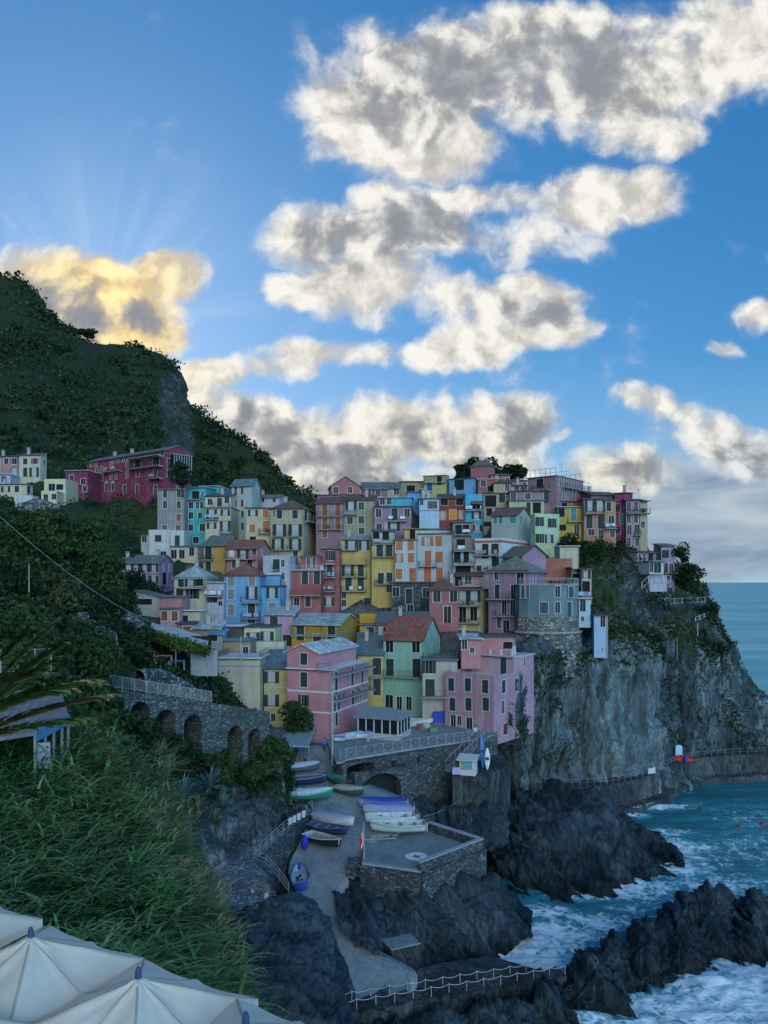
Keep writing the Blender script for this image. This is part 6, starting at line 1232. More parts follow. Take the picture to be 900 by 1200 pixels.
# stairs and landing to the right of the square, kiosk
def stairs(name,label,p,q_,w,n,m):
    o=thing(name,label,'stairs',tuple(p)); d=q_-p; h=Vector((d.x,d.y,0)); run=h.length/n; h.normalize(); s_=Vector((-h.y,h.x,0))*w; mb=MB()
    for i in range(n):
        a=h*run*i; b2=h*run*(i+1); z1=d.z*(i+1)/n if d.z>0 else d.z*i/n; z0=z1-.3
        mb.hexa([(a.x,a.y,z0),(b2.x,b2.y,z0),(b2.x+s_.x,b2.y+s_.y,z0),(a.x+s_.x,a.y+s_.y,z0),(a.x,a.y,z1),(b2.x,b2.y,z1),(b2.x+s_.x,b2.y+s_.y,z1),(a.x+s_.x,a.y+s_.y,z1)])
    mb.build('steps',m,o)
    up=Vector((0,0,1.0)); r_=MB(); r_.tube(up,d+up,.03,n=5); r_.tube(s_+up,s_+d+up,.03,n=5)
    for i in range(0,n+1,3):
        c=d*(i/n); r_.tube(c,c+up,.02,n=4); r_.tube(c+s_,c+s_+up,.02,n=4)
    r_.build('handrail',TRIMD,o); return o
stairs('stairs','stone steps going down from the square beside the harbour wall',P(549,873,94.4),P(521,902,90.6),1.2,16,plain('step_stone',(.13,.15,.155),.9))
stairs('stairs','upper steps between the square and the faded pink house',P(563,862,96.4),P(550,873,94.6),1.2,9,plain('step_stone',(.13,.15,.155),.9))
stairs('stairs','dark mossy steps down the rock towards the sea behind the terrace',P(553,940,91.5),P(530,990,83),1.3,26,SEAW)
kb=thing('quay_block','tall dark concrete quay block carrying the white ticket hut','quay',tuple(P(530,910,88.9))); b0=Vector(kb.location)
poly=[P(530,912,88.9),P(570,916,89.3),P(598,912,95),P(585,896,103),P(550,896,93.4),P(532,900,90.4)]
mb=MB(); mb.prism([(a.x-b0.x,a.y-b0.y) for a in poly],-9,0); mb.build('block',SEAW,kb)
kz=b0.z; kc=P(549,909,90.0); ko=thing('ticket_hut','small white hut with sloping roof on the quay block','hut',(kc.x,kc.y,kz+.002),R(-16))
q=MB(); q.box(-.95,.95,-.75,.75,0,1.9); q.build('wall',TRIM,ko); q=MB(); q.hexa([(-1.25,-1.2,1.82),(1.2,-1.2,1.82),(1.2,.9,2.15),(-1.25,.9,2.15),(-1.25,-1.2,1.9),(1.2,-1.2,1.9),(1.2,.9,2.23),(-1.25,.9,2.23)]); q.build('roof',TRIM,ko)
q=MB(); q.box(-.75,.55,-.78,-.755,.9,1.65); q.build('hatch',plain('hatch_blue',(.12,.28,.36),.4),ko); q=MB(); q.box(-.85,.65,-1.0,-.756,.82,.88); q.build('counter',TRIMD,ko)
q=MB(); q.box(-.95,-.80,-.79,-.755,.3,1.85); q.build('corner_board',plain('yellow_paint',(.6,.42,.03),.6),ko)
kx=P(535,911,89.4); o=thing('panel_board','pale lilac board standing left of the white hut','board',(kx.x,kx.y,kz+.002)); q=MB(); q.box(-.5,.5,-.03,.03,.1,.95); q.build('panel',plain('lilac_board',(.35,.33,.50),.6),o)
for x in (-.4,.4): q=MB(); q.box(x-.03,x+.03,-.025,.025,0,.1); q.build('leg',IRON,o)
def kayak(label,base,tilt,c,Ln=3.4,az=0):
    o=thing('kayak',label,'kayak',tuple(base),az); q=MB(); prof=[]
    n=14
    for i in range(n+1):
        t=i/n; w_=.36*math.sin(math.pi*min(1,t*.94+.03))**.7; prof.append((t*Ln,w_))
    V=[];f=[]
    for t,w_ in prof:
        for k in range(10):
            a=2*math.pi*k/10; V.append((w_*math.cos(a),.5*w_*math.sin(a)+tilt*t,t*math.sqrt(1-tilt**2)))
    for i in range(n):
        for k in range(10): f.append((i*10+k,i*10+(k+1)%10,(i+1)*10+(k+1)%10,(i+1)*10+k))
    q.v=V;q.f=f; q.build('hull',plain('kayak_'+label.split()[0],c,.35),o,smooth=True)
    q=MB(); q.lathe([(.0,-.02),(.22,-.02),(.25,.02),(.0,.02)],10,(0,0,0)); h=q.build('cockpit',IRON,o,(0,-.17+tilt*Ln*.5,Ln*.5)); h.rotation_euler=(R(90),0,0)
    return o
kk=P(566,909,93.0); kayak('blue kayak standing upright beside the white hut',Vector((kk.x,kk.y,kz)),.15,(.06,.16,.36),4.,R(10))
kk=P(571,911,92.2); kayak('white upright paddle board leaning next to the blue kayak',Vector((kk.x,kk.y,kz)),.12,(.55,.6,.65),2.6,R(-6))

# ---------------------------------------------------------------- walk round the foot of the cliff
wkp=[(572,918,110.2),(590,917,109.8),(640,921,108),(690,922,107.5),(730,917,109.8),(765,908,114.2),(785,898,119.5),(810,890,124),(850,886,126.5),(900,884,127.8),(960,886,126.5),(1040,889,125)]
wz_=CZ-29.; out_=[Pd(a,b_,29.) for a,b_,_ in wkp]
O_=catmull(np.array([tuple(x) for x in out_]),60,0); d=np.gradient(O_,axis=0); d/=np.linalg.norm(d,axis=1)[:,None]; nrm=np.stack([-d[:,1],d[:,0],0*d[:,0]],-1); nrm*=np.sign(nrm[:,1].mean())
rows=[O_+nrm*3.4,O_+nrm*.0,O_-nrm*.02-np.array([0,0,.5]),O_-nrm*.15-np.array([0,0,2.2]),O_-nrm*.5-np.array([0,0,2.9]),O_-nrm*2.0-np.array([0,0,3.2]),O_-nrm*2.3-np.array([0,0,5.5])]
G=np.stack(rows,1); g=np.stack([np.interp(np.linspace(0,6,40),np.arange(7),G[i,:,k]) for i in range(60) for k in range(3)]).reshape(60,3,40).transpose(0,2,1); g=catmull(g,260,0)
pp_=g.reshape(-1,3); n_=gnormals(g).reshape(-1,3); vv=np.tile(np.linspace(0,6,40),260); k_=np.clip((vv-1.6)/1.5,0,1)*(.5*fbm(pp_*.35,4)+.25*ridged(pp_*.9,3))
struct(put('cliff_walk',np_mesh('cliff_walk',pp_+n_*k_[:,None],grid_quads(260,40),SEAW,False,{'veg':np.zeros(len(pp_))})))
cr_=[Vector(tuple(O_[i]+nrm[i]*.25)) for i in range(2,60,1)]
fo=thing('railing','thin post and rope railing along the cliff foot walk','railing',tuple(cr_[0])); b0=cr_[0]; pm=MB(); pm.tube((0,0,0),(0,0,1.05),.03,n=5); pme=pm.mesh('post',WOOD); mb=MB()
for i,c in enumerate(cr_): put('post',pme,fo,tuple(c-b0))
for hh in (.55,1.02): mb.path([c-b0+Vector((0,0,hh)) for c in cr_],.018,4)
mb.build('rope',WOOD,fo)
sg=P(763,909,113.8); o=thing('notice_banner','white notice banner tied to the cliff walk railing','sign',(sg.x,sg.y-.25,wz_+.35),R(28)); q=MB(); q.box(-.75,.75,-.015,.015,0,.85); q.build('cloth',TRIM,o)
for x in (-.7,.7): q=MB(); q.tube((x,.02,-.3),(x,.02,.95),.02); q.build('pole',WOOD,o)
gt=thing('gate','small dark metal gate at the bend of the cliff walk','gate',tuple(P(775,902.5,116.8)),R(40)); q=MB()
for x in (-.5,-.3,-.1,.1,.3,.5): q.tube((x,0,0),(x,0,1.3),.022,n=4)
for z in (.2,1.25): q.tube((-.5,0,z),(.5,0,z),.025,n=4)
q.build('bars',TRIMD,gt)
bx=P(800,890,123.6); o=thing('dinghy','red upturned dinghy stored at the bend of the cliff walk','boat',(bx.x,bx.y,wz_),R(-15)); q=MB()
V=[];n=12
for i in range(n+1):
    t=i/n; w_=.75*math.sin(math.pi*(.12+.80*t))**.6; 
    for k in range(7): a=math.pi*k/6; V.append((-1.7+3.4*t,-w_*math.cos(a),.75*math.sin(a)*(w_/.75)))
q.v=V; q.f=[(i*7+k,i*7+k+1,(i+1)*7+k+1,(i+1)*7+k) for i in range(n) for k in range(6)]; q.build('hull',plain('red_paint',(.45,.03,.02),.5),o,smooth=True)
q=MB(); q.box(-1.2,1.2,-.03,.03,.73,.80); q.build('keel',plain('red_paint',(.45,.03,.02),.5),o)
o=thing('storage_drum','blue plastic drum beside the red dinghy','drum',(bx.x+.1,bx.y-1.2,wz_)); q=MB(); q.lathe([(.28,0),(.31,.1),(.31,.8),(.26,.88),(.1,.88)],12); q.build('body',plain('blue_drum',(.03,.10,.32),.4),o); q=MB(); q.lathe([(.12,.881),(.12,.93)],10); q.build('cap',IRON,o)
o=thing('info_board','pale blue arched board standing behind the red dinghy','board',(bx.x-.2,bx.y+1.1,wz_)); q=MB(); pr=[(-.55,0),(.55,0),(.55,1.9)]+[(.55*math.cos(math.pi*i/8),1.9+.35*math.sin(math.pi*i/8)) for i in range(1,8)]+[(-.55,1.9)]
k=len(pr); q.v=[(x,-.06,z) for x,z in pr]+[(x,.06,z) for x,z in pr]; q.f=[tuple(range(k)),tuple(range(2*k-1,k-1,-1))]+[(i,k+i,k+(i+1)%k,(i+1)%k) for i in range(k)]; q.build('panel',plain('pale_blue_board',(.33,.52,.66),.5),o)
# water running off the ledge
wf=MB(); rr=random.Random(5)
i0=[i for i in range(60) if 724<O_[i][0]/O_[i][1]*F+CX<774]
for j in range(420):
    t=rr.random()*(len(i0)-1); i=i0[int(t)]; f=t-int(t); i2=min(i+1,59); c=O_[i]*(1-f)+O_[i2]*f; nn_=nrm[i]; x0=c-nn_*(2.05+rr.random()*.2); w_=.015+.04*rr.random(); e=d[i]*w_
    z1=.35+.65*rr.random(); z0=-.1
    a=(x0[0]-e[0],x0[1]-e[1],z0); b2=(x0[0]+e[0],x0[1]+e[1],z0); x1=x0+nn_*.25; wf.quad(a,b2,(x1[0]+e[0]*.5,x1[1]+e[1]*.5,z1),(x1[0]-e[0]*.5,x1[1]-e[1]*.5,z1))
tag(wf.build('running_water',plain('white_water',(.46,.53,.56),.5)),'white water pouring off the ledge under the cliff walk','running water',None,'stuff')
# ================================================================ boats
WHITEP=(.55,.58,.60)
def boat(label, px, py, drop, ang, Ln=4.6, beam=1.75, hull=WHITEP, rim=(.5,.5,.5), inner=(.30,.36,.40), cover=None, motor=False, stripe=None, seats=3, roll=0., pitch=0., bottom=None, oars=False, name='boat', group='boats pulled up in the harbour'):
    base = Pd(px,py,drop); o = thing(name,label,'boat',tuple(base),R(ang),group); o.rotation_euler=(R(roll),R(pitch),R(ang))
    n=14; K=9; h0=.62*beam/1.75+.12
    def st(t):
        hb = beam/2*(min(1,(.80+.75*t)) if t<.35 else math.cos(max(0,(t-.35)/.65)*math.pi/2)**.62); hb=max(hb,.015)
        return hb, h0*(1+.42*max(0,t-.35)**1.6*2.2)+.05*(1-t)**2, .10*max(0,(t-.55)/.45)**2*3
    def sec(t,k,f=1.,fl=None):
        hb,h,ke = st(t); a=math.pi*k/(K-1); x=-Ln/2+Ln*t+(.12*Ln*max(0,t-.7)*abs(math.cos(a))**2)
        y=-hb*f*math.cos(a)*(1-.0*k); z=h-(h-ke)*math.sin(a)**.75
        if fl is not None: z=max(z,ke+fl)
        return (x,y*(1-.12*math.sin(a)),z)
    V=[];f=[]
    for i in range(n+1):
        for k in range(K): V.append(sec(i/n,k))
    for i in range(n):
        for k in range(K-1): f.append((i*K+k,i*K+k+1,(i+1)*K+k+1,(i+1)*K+k))
    f.append(tuple(range(K-1,-1,-1)))
    m0=len(V)
    for i in range(n+1):
        for k in range(K): V.append(sec(.02+.96*i/n,k,.90,.16))
    q=MB(); q.v=V; q.f=f
    hm=plain('boat_paint',hull,.45,0,.18,2.); ho=q.build('hull',hm,o,smooth=True)
    if bottom:
        q=MB(); q.v=[(v_[0],v_[1]*1.015,v_[2]-.012) for v_ in V[:m0]]; q.f=[(i*K+k,i*K+k+1,(i+1)*K+k+1,(i+1)*K+k) for i in range(n) for k in range(3,K-4+0)]; q.build('keel_paint',plain('boat_paint',bottom,.6),ho)
    if stripe:
        q=MB()
        for s_ in (0,K-1):
            for i in range(n):
                a=Vector(V[i*K+s_]); b2=Vector(V[(i+1)*K+s_]); dn=Vector((0,0,.2)); w_=Vector((0,.016*(-1 if s_==0 else 1),0)); q.quad(a+w_-dn*.15,b2+w_-dn*.15,b2+w_-dn,a+w_-dn)
        q.build('stripe',plain('boat_paint',stripe,.5),ho)
    if not cover:
        q=MB(); q.v=V[m0:]; q.f=[(i*K+k,(i+1)*K+k,(i+1)*K+k+1,i*K+k+1) for i in range(n) for k in range(K-1)]+[tuple(range(K))]; q.build('inside',plain('boat_inside',inner,.6,0,.3),o)
        for j in range(seats):
            t=.18+.52*j/max(1,seats-1); hb,h,ke=st(t); q=MB(); x=-Ln/2+Ln*t; q.box(x-.13,x+.13,-hb*.88,hb*.88,h-.20,h-.16); q.build('thwart',plain('boat_wood',(.34,.27,.20),.7),o)
        q=MB(); r2=random.Random(label)
        for j in range(4):
            x=-Ln*.3+Ln*.5*r2.random(); y=(r2.random()-.5)*beam*.4; s_=.1+.12*r2.random(); q.box(x-s_,x+s_,y-s_,y+s_,.30,.30+s_*1.4)
        q.build('gear',plain('boat_gear',r2.choice([(.05,.06,.07),(.3,.32,.34),(.06,.12,.10)]),.8),o)
    else:
        q=MB(); W=7; rc=random.Random(label)
        for i in range(n+1):
            t=i/n; hb,h,ke=st(t)
            for k in range(W):
                s_=-1+2*k/(W-1); q.v.append((-Ln/2+Ln*t+(.12*Ln*max(0,t-.7)*abs(s_)**2),hb*1.06*s_,h+.03+(.26*(1-s_*s_)*math.sin(math.pi*min(1,t*1.0))**.5)+rc.gauss(0,.022)-(.14 if abs(s_)>.99 else 0)))
        q.f=[(i*W+k,(i+1)*W+k,(i+1)*W+k+1,i*W+k+1) for i in range(n) for k in range(W-1)]
        q.build('cover',plain('tarpaulin',cover,.7,0,.25,4.),o,smooth=True)
    q=MB()
    for s_ in (0,K-1): q.path([V[i*K+s_] for i in range(n+1)],.04,5)
    q.tube(V[0],V[K-1],.04,n=5); q.build('gunwale',plain('boat_rim',rim,.5),o)
    if motor:
        hb,h,ke=st(0); mo=MB(); x=-Ln/2; mo.hexa([(x-.45,-.14,h+.05),(x-.05,-.14,h+.05),(x-.05,.14,h+.05),(x-.45,.14,h+.05),(x-.40,-.12,h+.5),(x-.1,-.12,h+.45),(x-.1,.12,h+.45),(x-.40,.12,h+.5)]); me_=mo.build('outboard_motor',IRON,o)
        q=MB(); q.box(x-.3,x-.17,-.05,.05,-.05,h+.05); q.build('shaft',TRIMD,me_); q=MB(); q.tube((x-.24,0,.02),(x-.2,0,.0),.16,n=8); q.build('propeller',TRIMD,me_)
    if oars:
        q=MB(); q.tube((-Ln*.35,.25,h0+.08),(Ln*.3,.1,h0+.12),.025); q.box(Ln*.3,Ln*.42,.03,.17,h0+.1,h0+.13); q.build('oar',plain('boat_wood',(.34,.27,.20),.7),o)
    return o
BL_=(.03,.07,.30); NV=(.025,.035,.09)
boat('white boat with grey cover and upturned bow, centre of the slipway',391,966,24.75,-33,4.8,1.9,WHITEP,(.45,.45,.48),cover=(.33,.35,.43))
boat('dark rowing boat with blue inside wedged between two boats on the slipway',384,977,25.1,-30,4.4,1.7,NV,(.08,.12,.22),(.05,.09,.18),seats=3)
boat('black hulled boat with cluttered white inside on the slipway',378.5,990,25.6,-38,4.4,1.75,(.02,.022,.028),(.5,.5,.5),(.38,.42,.45),seats=4,oars=True)
boat('blue rimmed rowing boat with white inside seen from above by the arched doorway',352.5,1034,27.35,98,3.9,1.7,(.04,.09,.40),(.05,.10,.42),(.42,.50,.58),seats=2,roll=-8,stripe=(.5,.52,.55))
boat('boat under a deep blue cover, farthest of the four moored side by side',449,947,24.35,-172,4.9,1.9,(.30,.33,.38),(.2,.25,.4),cover=(.035,.07,.30),motor=True)
boat('boat under a rumpled lavender cover, second of the four side by side',455,955.5,24.55,-172,5.0,1.95,(.4,.42,.45),(.3,.3,.45),cover=(.27,.29,.50),motor=True)
boat('white open boat, third of the four side by side',458,965,24.8,-170,5.0,1.9,WHITEP,(.5,.52,.54),(.45,.50,.54),seats=2,motor=True)
boat('white boat with pale green stripe, nearest of the four side by side',467,975,25.1,-175,5.3,2.0,(.48,.55,.53),(.5,.55,.52),(.40,.46,.48),seats=3,stripe=(.20,.36,.32),motor=True)
boat('green rowing boat under the foot of the lamp pole',393,917,22.55,-62,3.6,1.6,(.03,.12,.10),(.06,.25,.20),(.05,.22,.18),cover=(.04,.20,.16))
boat('boat with beige cover beside the boathouse mouth',409,931,23.35,-35,3.8,1.65,(.06,.08,.09),(.35,.34,.28),cover=(.36,.35,.28))
boat('boat under a flat white tarpaulin at the top of the slipway row',353,904,21.9,4,4.,1.8,(.10,.13,.15),(.4,.42,.45),cover=(.42,.46,.52))
boat('dark boat with light blue bow, second in the slipway row',356,919,22.7,2,4.8,1.7,NV,(.18,.32,.52),(.07,.10,.16),seats=3)
boat('large green hulled boat with white top on a cradle, nearest in the slipway row',361,937,23.45,3,5.0,2.1,(.05,.20,.15),(.4,.44,.44),cover=(.48,.54,.60),bottom=(.10,.03,.03),stripe=(.08,.33,.24))
for lab,px,py,ang,c,cv,kw in (('white boat with blue stripe at the left end of the row by the pavilion',404,868,-128,WHITEP,None,dict(stripe=BL_,inner=(.40,.48,.55))),
     ('boat under a round white cover, second in the row by the pavilion',416,866.5,-125,(.4,.42,.44),(.48,.52,.58),{}),('white and blue boat third in the row by the pavilion',428,865,-128,WHITEP,None,dict(rim=BL_,inner=(.32,.42,.52))),
     ('boat with bright blue cover, fourth in the row by the pavilion',440,863.5,-130,(.3,.33,.36),(.04,.11,.42),{}),('small boat in worn red paint behind the blue covered one',455,856,-150,(.20,.04,.035),None,dict(inner=(.16,.07,.06),rim=(.3,.2,.18))),
     ('dark red boat lying behind the end of the pavilion row',462,859,-160,(.13,.03,.03),None,dict(inner=(.10,.06,.05),rim=(.35,.35,.33))),('long pale green and white boat at the right end of the pavilion row',472,852.5,-25,(.45,.53,.52),None,dict(inner=(.36,.45,.46),rim=(.5,.55,.55))),
     ('boat under a long royal blue cover in front of the green house',469,839,-5,(.05,.06,.07),(.03,.06,.33),dict(bottom=(.03,.03,.03))),('low white boat on the square near the pillars of the beige wing',490,849,-10,WHITEP,None,dict(inner=(.40,.44,.46)))):
    boat(lab,px,py,20.,ang,kw.pop('Ln',3.9),1.55,c,kw.pop('rim',(.4,.4,.4)),cover=cv,group='boats stored on the harbour square',**kw)
kk=Pd(449,868,20.); o=thing('oar','long white oar lying along the railing side of the pavilion boats','oar',(kk.x,kk.y,PZ+.03),R(14)); q=MB(); q.tube((-2.6,0,.45),(2.6,0,.55),.05); q.hexa([(2.6,-.12,.53),(3.3,-.14,.54),(3.3,.14,.54),(2.6,.12,.53),(2.6,-.12,.57),(3.3,-.14,.58),(3.3,.14,.58),(2.6,.12,.57)]); q.build('oar_shaft',TRIM,o)
for x in (-2,2): q=MB(); q.box(x-.2,x+.2,-.2,.2,-.03,.42); q.build('trestle',WOOD,o)
# gear by the pillars
kk=Pd(515,848,20.); o=thing('covered_stack','stack of gear under a deep blue tarpaulin by the white pillars','stack',(kk.x,kk.y,PZ)); q=MB(); q.box(-1.1,1.1,-.6,.6,0,.35); q.build('crates',plain('crate_wood',(.2,.15,.10),.8),o)
q=MB(); rr=random.Random(2); n=9
for i in range(n):
    for j in range(7):
        x=-1.25+2.5*i/(n-1); y=-.75+1.5*j/6; e=max(abs(x)/1.25,abs(y)/.75); q.v.append((x,y,(1.75 if e<.8 else .3)+rr.gauss(0,.07)))
q.f=[(i*7+j,(i+1)*7+j,(i+1)*7+j+1,i*7+j+1) for i in range(n-1) for j in range(6)]; q.build('tarpaulin',plain('blue_tarpaulin',(.02,.05,.36),.6),o)
for i,(px,py,c,lab) in enumerate(((500,853,(.45,.42,.3),'straw coloured crate of fishing gear on the square'),(507,857,(.10,.22,.12),'green crate of nets near the straw coloured crate'),(493,855,(.25,.12,.08),'rusty brown crate beside the low white boat'))):
    kk=Pd(px,py,20.); o=thing('crate',lab,'crate',(kk.x,kk.y,PZ),R(20*i)); q=MB(); q.box(-.5,.5,-.35,.35,0,.08)
    for a in ((-.5,.5,-.35,-.30),(-.5,.5,.30,.35),(-.5,-.45,-.30,.30),(.45,.5,-.30,.30)): q.box(*a,.083,.5)
    q.build('box',plain('crate_'+lab.split()[0],c,.8),o); q=MB(); rr=random.Random(i)
    for k in range(14): 
        x=(rr.random()-.5)*.8; y=(rr.random()-.5)*.5; q.lathe([(.0,0),(.12,.05),(.12,.14),(.0,.2)],7,(x,y,.3+.2*rr.random()))
    q.build('floats',plain('float_'+lab.split()[0],c,.8),o)
kk=Pd(357,995,25.9); o=thing('boat_fender','ultramarine boat fender hanging on the footpath wall','fender',(kk.x,kk.y,kk.z)); q=MB(); q.lathe([(.0,.0),(.3,.12),(.38,.6),(.3,1.1),(.08,1.3),(.05,1.45)],12); q.build('body',plain('ultramarine',(.03,.03,.36),.4),o); q=MB(); q.tube((0,0,1.45),(.1,.2,1.9),.02,n=4); q.build('rope',WOOD,o)
# low slipway trestles and boards
kk=Pd(452,982,25.4); o=thing('boat_cradle','empty wooden boat cradle on the concrete in front of the four boats','cradle',(kk.x,kk.y,kk.z+.02),R(6)); q=MB(); q.box(-2.3,1.,-.5,-.38,.0,.14); q.box(-2.0,1.3,.38,.5,.0,.14); q.build('runner',WOOD,o); q=MB()
for x in (-1.6,.6): q.box(x,x+.12,-.38,.38,.02,.2)
q.build('crossbar',WOOD,o)
# poles, flag, cables
def pole(label,pt,h,r=.09,m=TRIMD,arm=None,name='lamp_post',cat='pole'):
    o=thing(name,label,cat,tuple(pt)); q=MB(); q.tube((0,0,-.3),(0,0,h),r,r*.7,8); q.build('shaft',m,o)
    if arm: q=MB(); q.tube((0,0,h-.3),(arm,0,h-.1),.04); q.box(arm-.3,arm+.1,-.1,.1,h-.16,h-.06); q.build('lamp_head',m,o)
    return o
kk=Pd(389.5,903,21.9); pole('tall grey pole standing in front of the corner of the big pink house',kk,10.,.13,plain('pole_grey',(.30,.33,.34),.5))
kk=P(282,838,99); pole('tall thin pole in front of the cream house by the arcade wall',kk,10.3,.09,plain('pole_grey',(.30,.33,.34),.5),.8)
kk=P(53,560,172); pole('pole with blue cross arm beside the white house on the far left',kk,3.9,.12,plain('pole_blue',(.12,.22,.32),.5),1.2,'utility_pole')
kk=P(34,700,72); pole('thin leaning mast in the bushes on the left slope',kk,3.2,.05,TRIMD,None,'mast')
kk=P(721,618,146.5)
fl=Pd(426.5,1008,25.65); o=thing('flagpole','flagpole with a limp red and white flag at the terrace corner','flagpole',tuple(fl)); q=MB(); q.tube((0,0,0),(0,0,3.6),.035,.025,6); q.build('pole',TRIM,o)
for nm,x0,x1,c in (('white_band',.0,.4,(.62,.62,.62)),('red_band',.4,.8,(.50,.02,.03))):
    q=MB(); n=8
    for i in range(n+1):
        z=2.2-1.5*i/n
        for x in (x0,x1): q.v.append((-.04-x*.45-.05*math.sin(i*1.1),-.10*math.sin(x*9+i*.5),z+.75-x*1.1))
    q.f=[(2*i,2*i+1,2*i+3,2*i+2) for i in range(n)]; q.build(nm,plain('flag_'+nm,c,.8),o)
def cable(label,a,b2,r,sag,m=TRIMD):
    o=thing('cable',label,'cable',tuple(a)); q=MB(); n=24; q.path([Vector(a).lerp(Vector(b2),i/n)-Vector(a)-Vector((0,0,sag*4*(i/n)*(1-i/n))) for i in range(n+1)],r,5); q.build('wire',m,o)
cable('pale cable slung across the bushes from the upper left to the garden shelter',P(-6,600,60),P(182,731,92),.02,1.0,plain('pale_cable',(.5,.5,.48),.6))
cable('mooring rope sagging across the dark gap beside the quay block',P(496,957,82.5),P(552,926,91.4),.03,.5,WOOD)
cable('overhead wire from the lamp pole to the awning roof',P(360,864.5,93),P(470,862,93),.035,.2)
# people
def person(label,pt,shirt,trous,rz=0,h=1.72,walk=.18):
    o=thing('person',label,'person',tuple(pt),rz); s=h/1.72
    me=bpy.data.meshes.new('body'); V=[(0,0,.95),(0,0,1.15),(0,0,1.38),(0,0,1.47),(0,.01,1.56),(0,.01,1.66),
       (-.10,0,.90),(-.11,walk*.6,.50),(-.11,walk,.07),(-.11,walk-.16,.03),(.10,0,.90),(.11,-walk*.3,.50),(.11,-walk,.09),(.11,-walk-.15,.03),
       (-.19,0,1.38),(-.25,-.04,1.12),(-.24,-.12,.88),(-.24,-.15,.80),(.19,0,1.38),(.25,.03,1.12),(.24,-.04,.88),(.24,-.06,.80)]
    V=[(x*s,y*s,z*s) for x,y,z in V]
    E=[(0,1),(1,2),(2,3),(3,4),(4,5),(0,6),(6,7),(7,8),(8,9),(0,10),(10,11),(11,12),(12,13),(2,14),(14,15),(15,16),(16,17),(2,18),(18,19),(19,20),(20,21)]
    me.from_pydata(V,E,[]); ob=put('body',me,o); 
    rad=[.15,.14,.16,.06,.095,.085,.095,.065,.045,.04,.095,.065,.045,.04,.06,.045,.035,.03,.06,.045,.035,.03]
    md=ob.modifiers.new('skin','SKIN'); me.skin_vertices[0].data[0].use_root=True
    for i,r_ in enumerate(rad): me.skin_vertices[0].data[i].radius=(r_*s,r_*s)
    sb=ob.modifiers.new('sub','SUBSURF'); sb.levels=1; sb.render_levels=1
    m,nt,b=mat('person_skin_and_clothes'); tc_=N(nt,'ShaderNodeTexCoord'); sp_=N(nt,'ShaderNodeSeparateXYZ'); L(nt,tc_.outputs['Object'],sp_.inputs[0])
    L(nt,ramp(nt,math_(nt,'DIVIDE',sp_.outputs[2],h),[(0.,(.03,.025,.02)),(.06,trous),(.545,shirt),(.855,(.40,.25,.19))],'CONSTANT'),b.inputs['Base Color']); b.inputs['Roughness'].default_value=.8
    me.materials.append(m)
    q=MB(); q.lathe([(.0,1.78*s),(.07*s,1.765*s),(.10*s,1.70*s),(.10*s,1.63*s),(.085*s,1.60*s)],10,(0,.02,0)); q.build('hair',plain('dark_hair',(.03,.02,.015),.8),o)
    return o
kk=Pd(380,884,21.1); kk.z=ramp_z(kk)+.02; person('person in blue clothes walking up the slipway lane beside the pole',kk,(.05,.14,.34),(.02,.04,.09),R(170))
kk=Vector((P(557,862,96.6).x,96.6,PZ)); person('person in pale top at the end of the square railing',kk,(.45,.50,.52),(.03,.04,.06),R(20))
for px,py,lab in ((866,972,'small red buoy floating in the bay, left of the two'),(893,969,'small red buoy floating in the bay at the right frame edge')):
    X,Y=sea_xy(px,py); o=thing('buoy',lab,'buoy',(X,Y,.1)); q=MB(); q.lathe([(.0,-.3),(.3,-.25),(.42,0),(.34,.3),(.12,.5)],14); q.build('float',plain('red_buoy',(.35,.04,.03),.5),o,smooth=True); q=MB(); q.tube((0,0,.5),(0,0,.85),.05); q.build('top_mark',plain('dark_mark',(.03,.02,.02),.6),o)
# awnings and sheds at the top of the slipway, left side
kk=Pd(352,872,20.2); o=thing('boat_shelter','open boat shelter with pale corrugated roof left of the big pink house','shelter',(0,0,0))
rp=[P(330,851,97),P(372,850.5,98.5),P(362,876,89),P(325,874,88)]; q=MB(); k=4; q.v=[tuple(p) for p in rp]+[(p.x,p.y,p.z+.12) for p in rp]; q.f=[(3,2,1,0),(4,5,6,7),(0,1,5,4),(1,2,6,5),(2,3,7,6),(3,0,4,7)]; rf=q.build('roof',plain('corrugated_pale',(.28,.33,.35),.6,0,.4,.8),o)
q=MB()
for i in range(14):
    a=rp[0].lerp(rp[1],i/13); b2=rp[3].lerp(rp[2],i/13); q.tube(a+Vector((0,0,.14)),b2+Vector((0,0,.14)),.05,n=4)
q.build('roof_rib',plain('corrugated_rib',(.20,.25,.27),.6),rf)
for p_ in (rp[2],rp[3],rp[2].lerp(rp[3],.5),rp[1]): q=MB(); q.tube((p_.x,p_.y,p_.z),(p_.x,p_.y,p_.z-3.2),.07,n=6); q.build('post',WOOD,o)
q=MB(); a,b2=rp[3],rp[3].lerp(rp[2],.28); q.quad(a+Vector((0,-.06,.05)),b2+Vector((0,-.06,.05)),b2+Vector((0,-.06,-1.3)),a+Vector((0,-.06,-1.3))); q.build('side_sheet',plain('blue_sheet',(.06,.20,.42),.6),o)
o=thing('storage_lean_to','dark lean-to with crates under the boat shelter','shed',(0,0,0)); q=MB(); a=P(338,893,90); q.box(a.x-2.4,a.x+2.0,a.y-.5,a.y+1.8,a.z-.5,a.z+.12); q.build('shelf',plain('dark_wood',(.05,.05,.05),.8),o); q=MB(); rr=random.Random(4)
for i in range(8): x=a.x-2.2+i*.52; q.box(x,x+.4,a.y-.45,a.y+.2,a.z+.123,a.z+.35+.35*rr.random())
q.build('boxes',plain('mixed_boxes',(.16,.13,.11),.8),o)
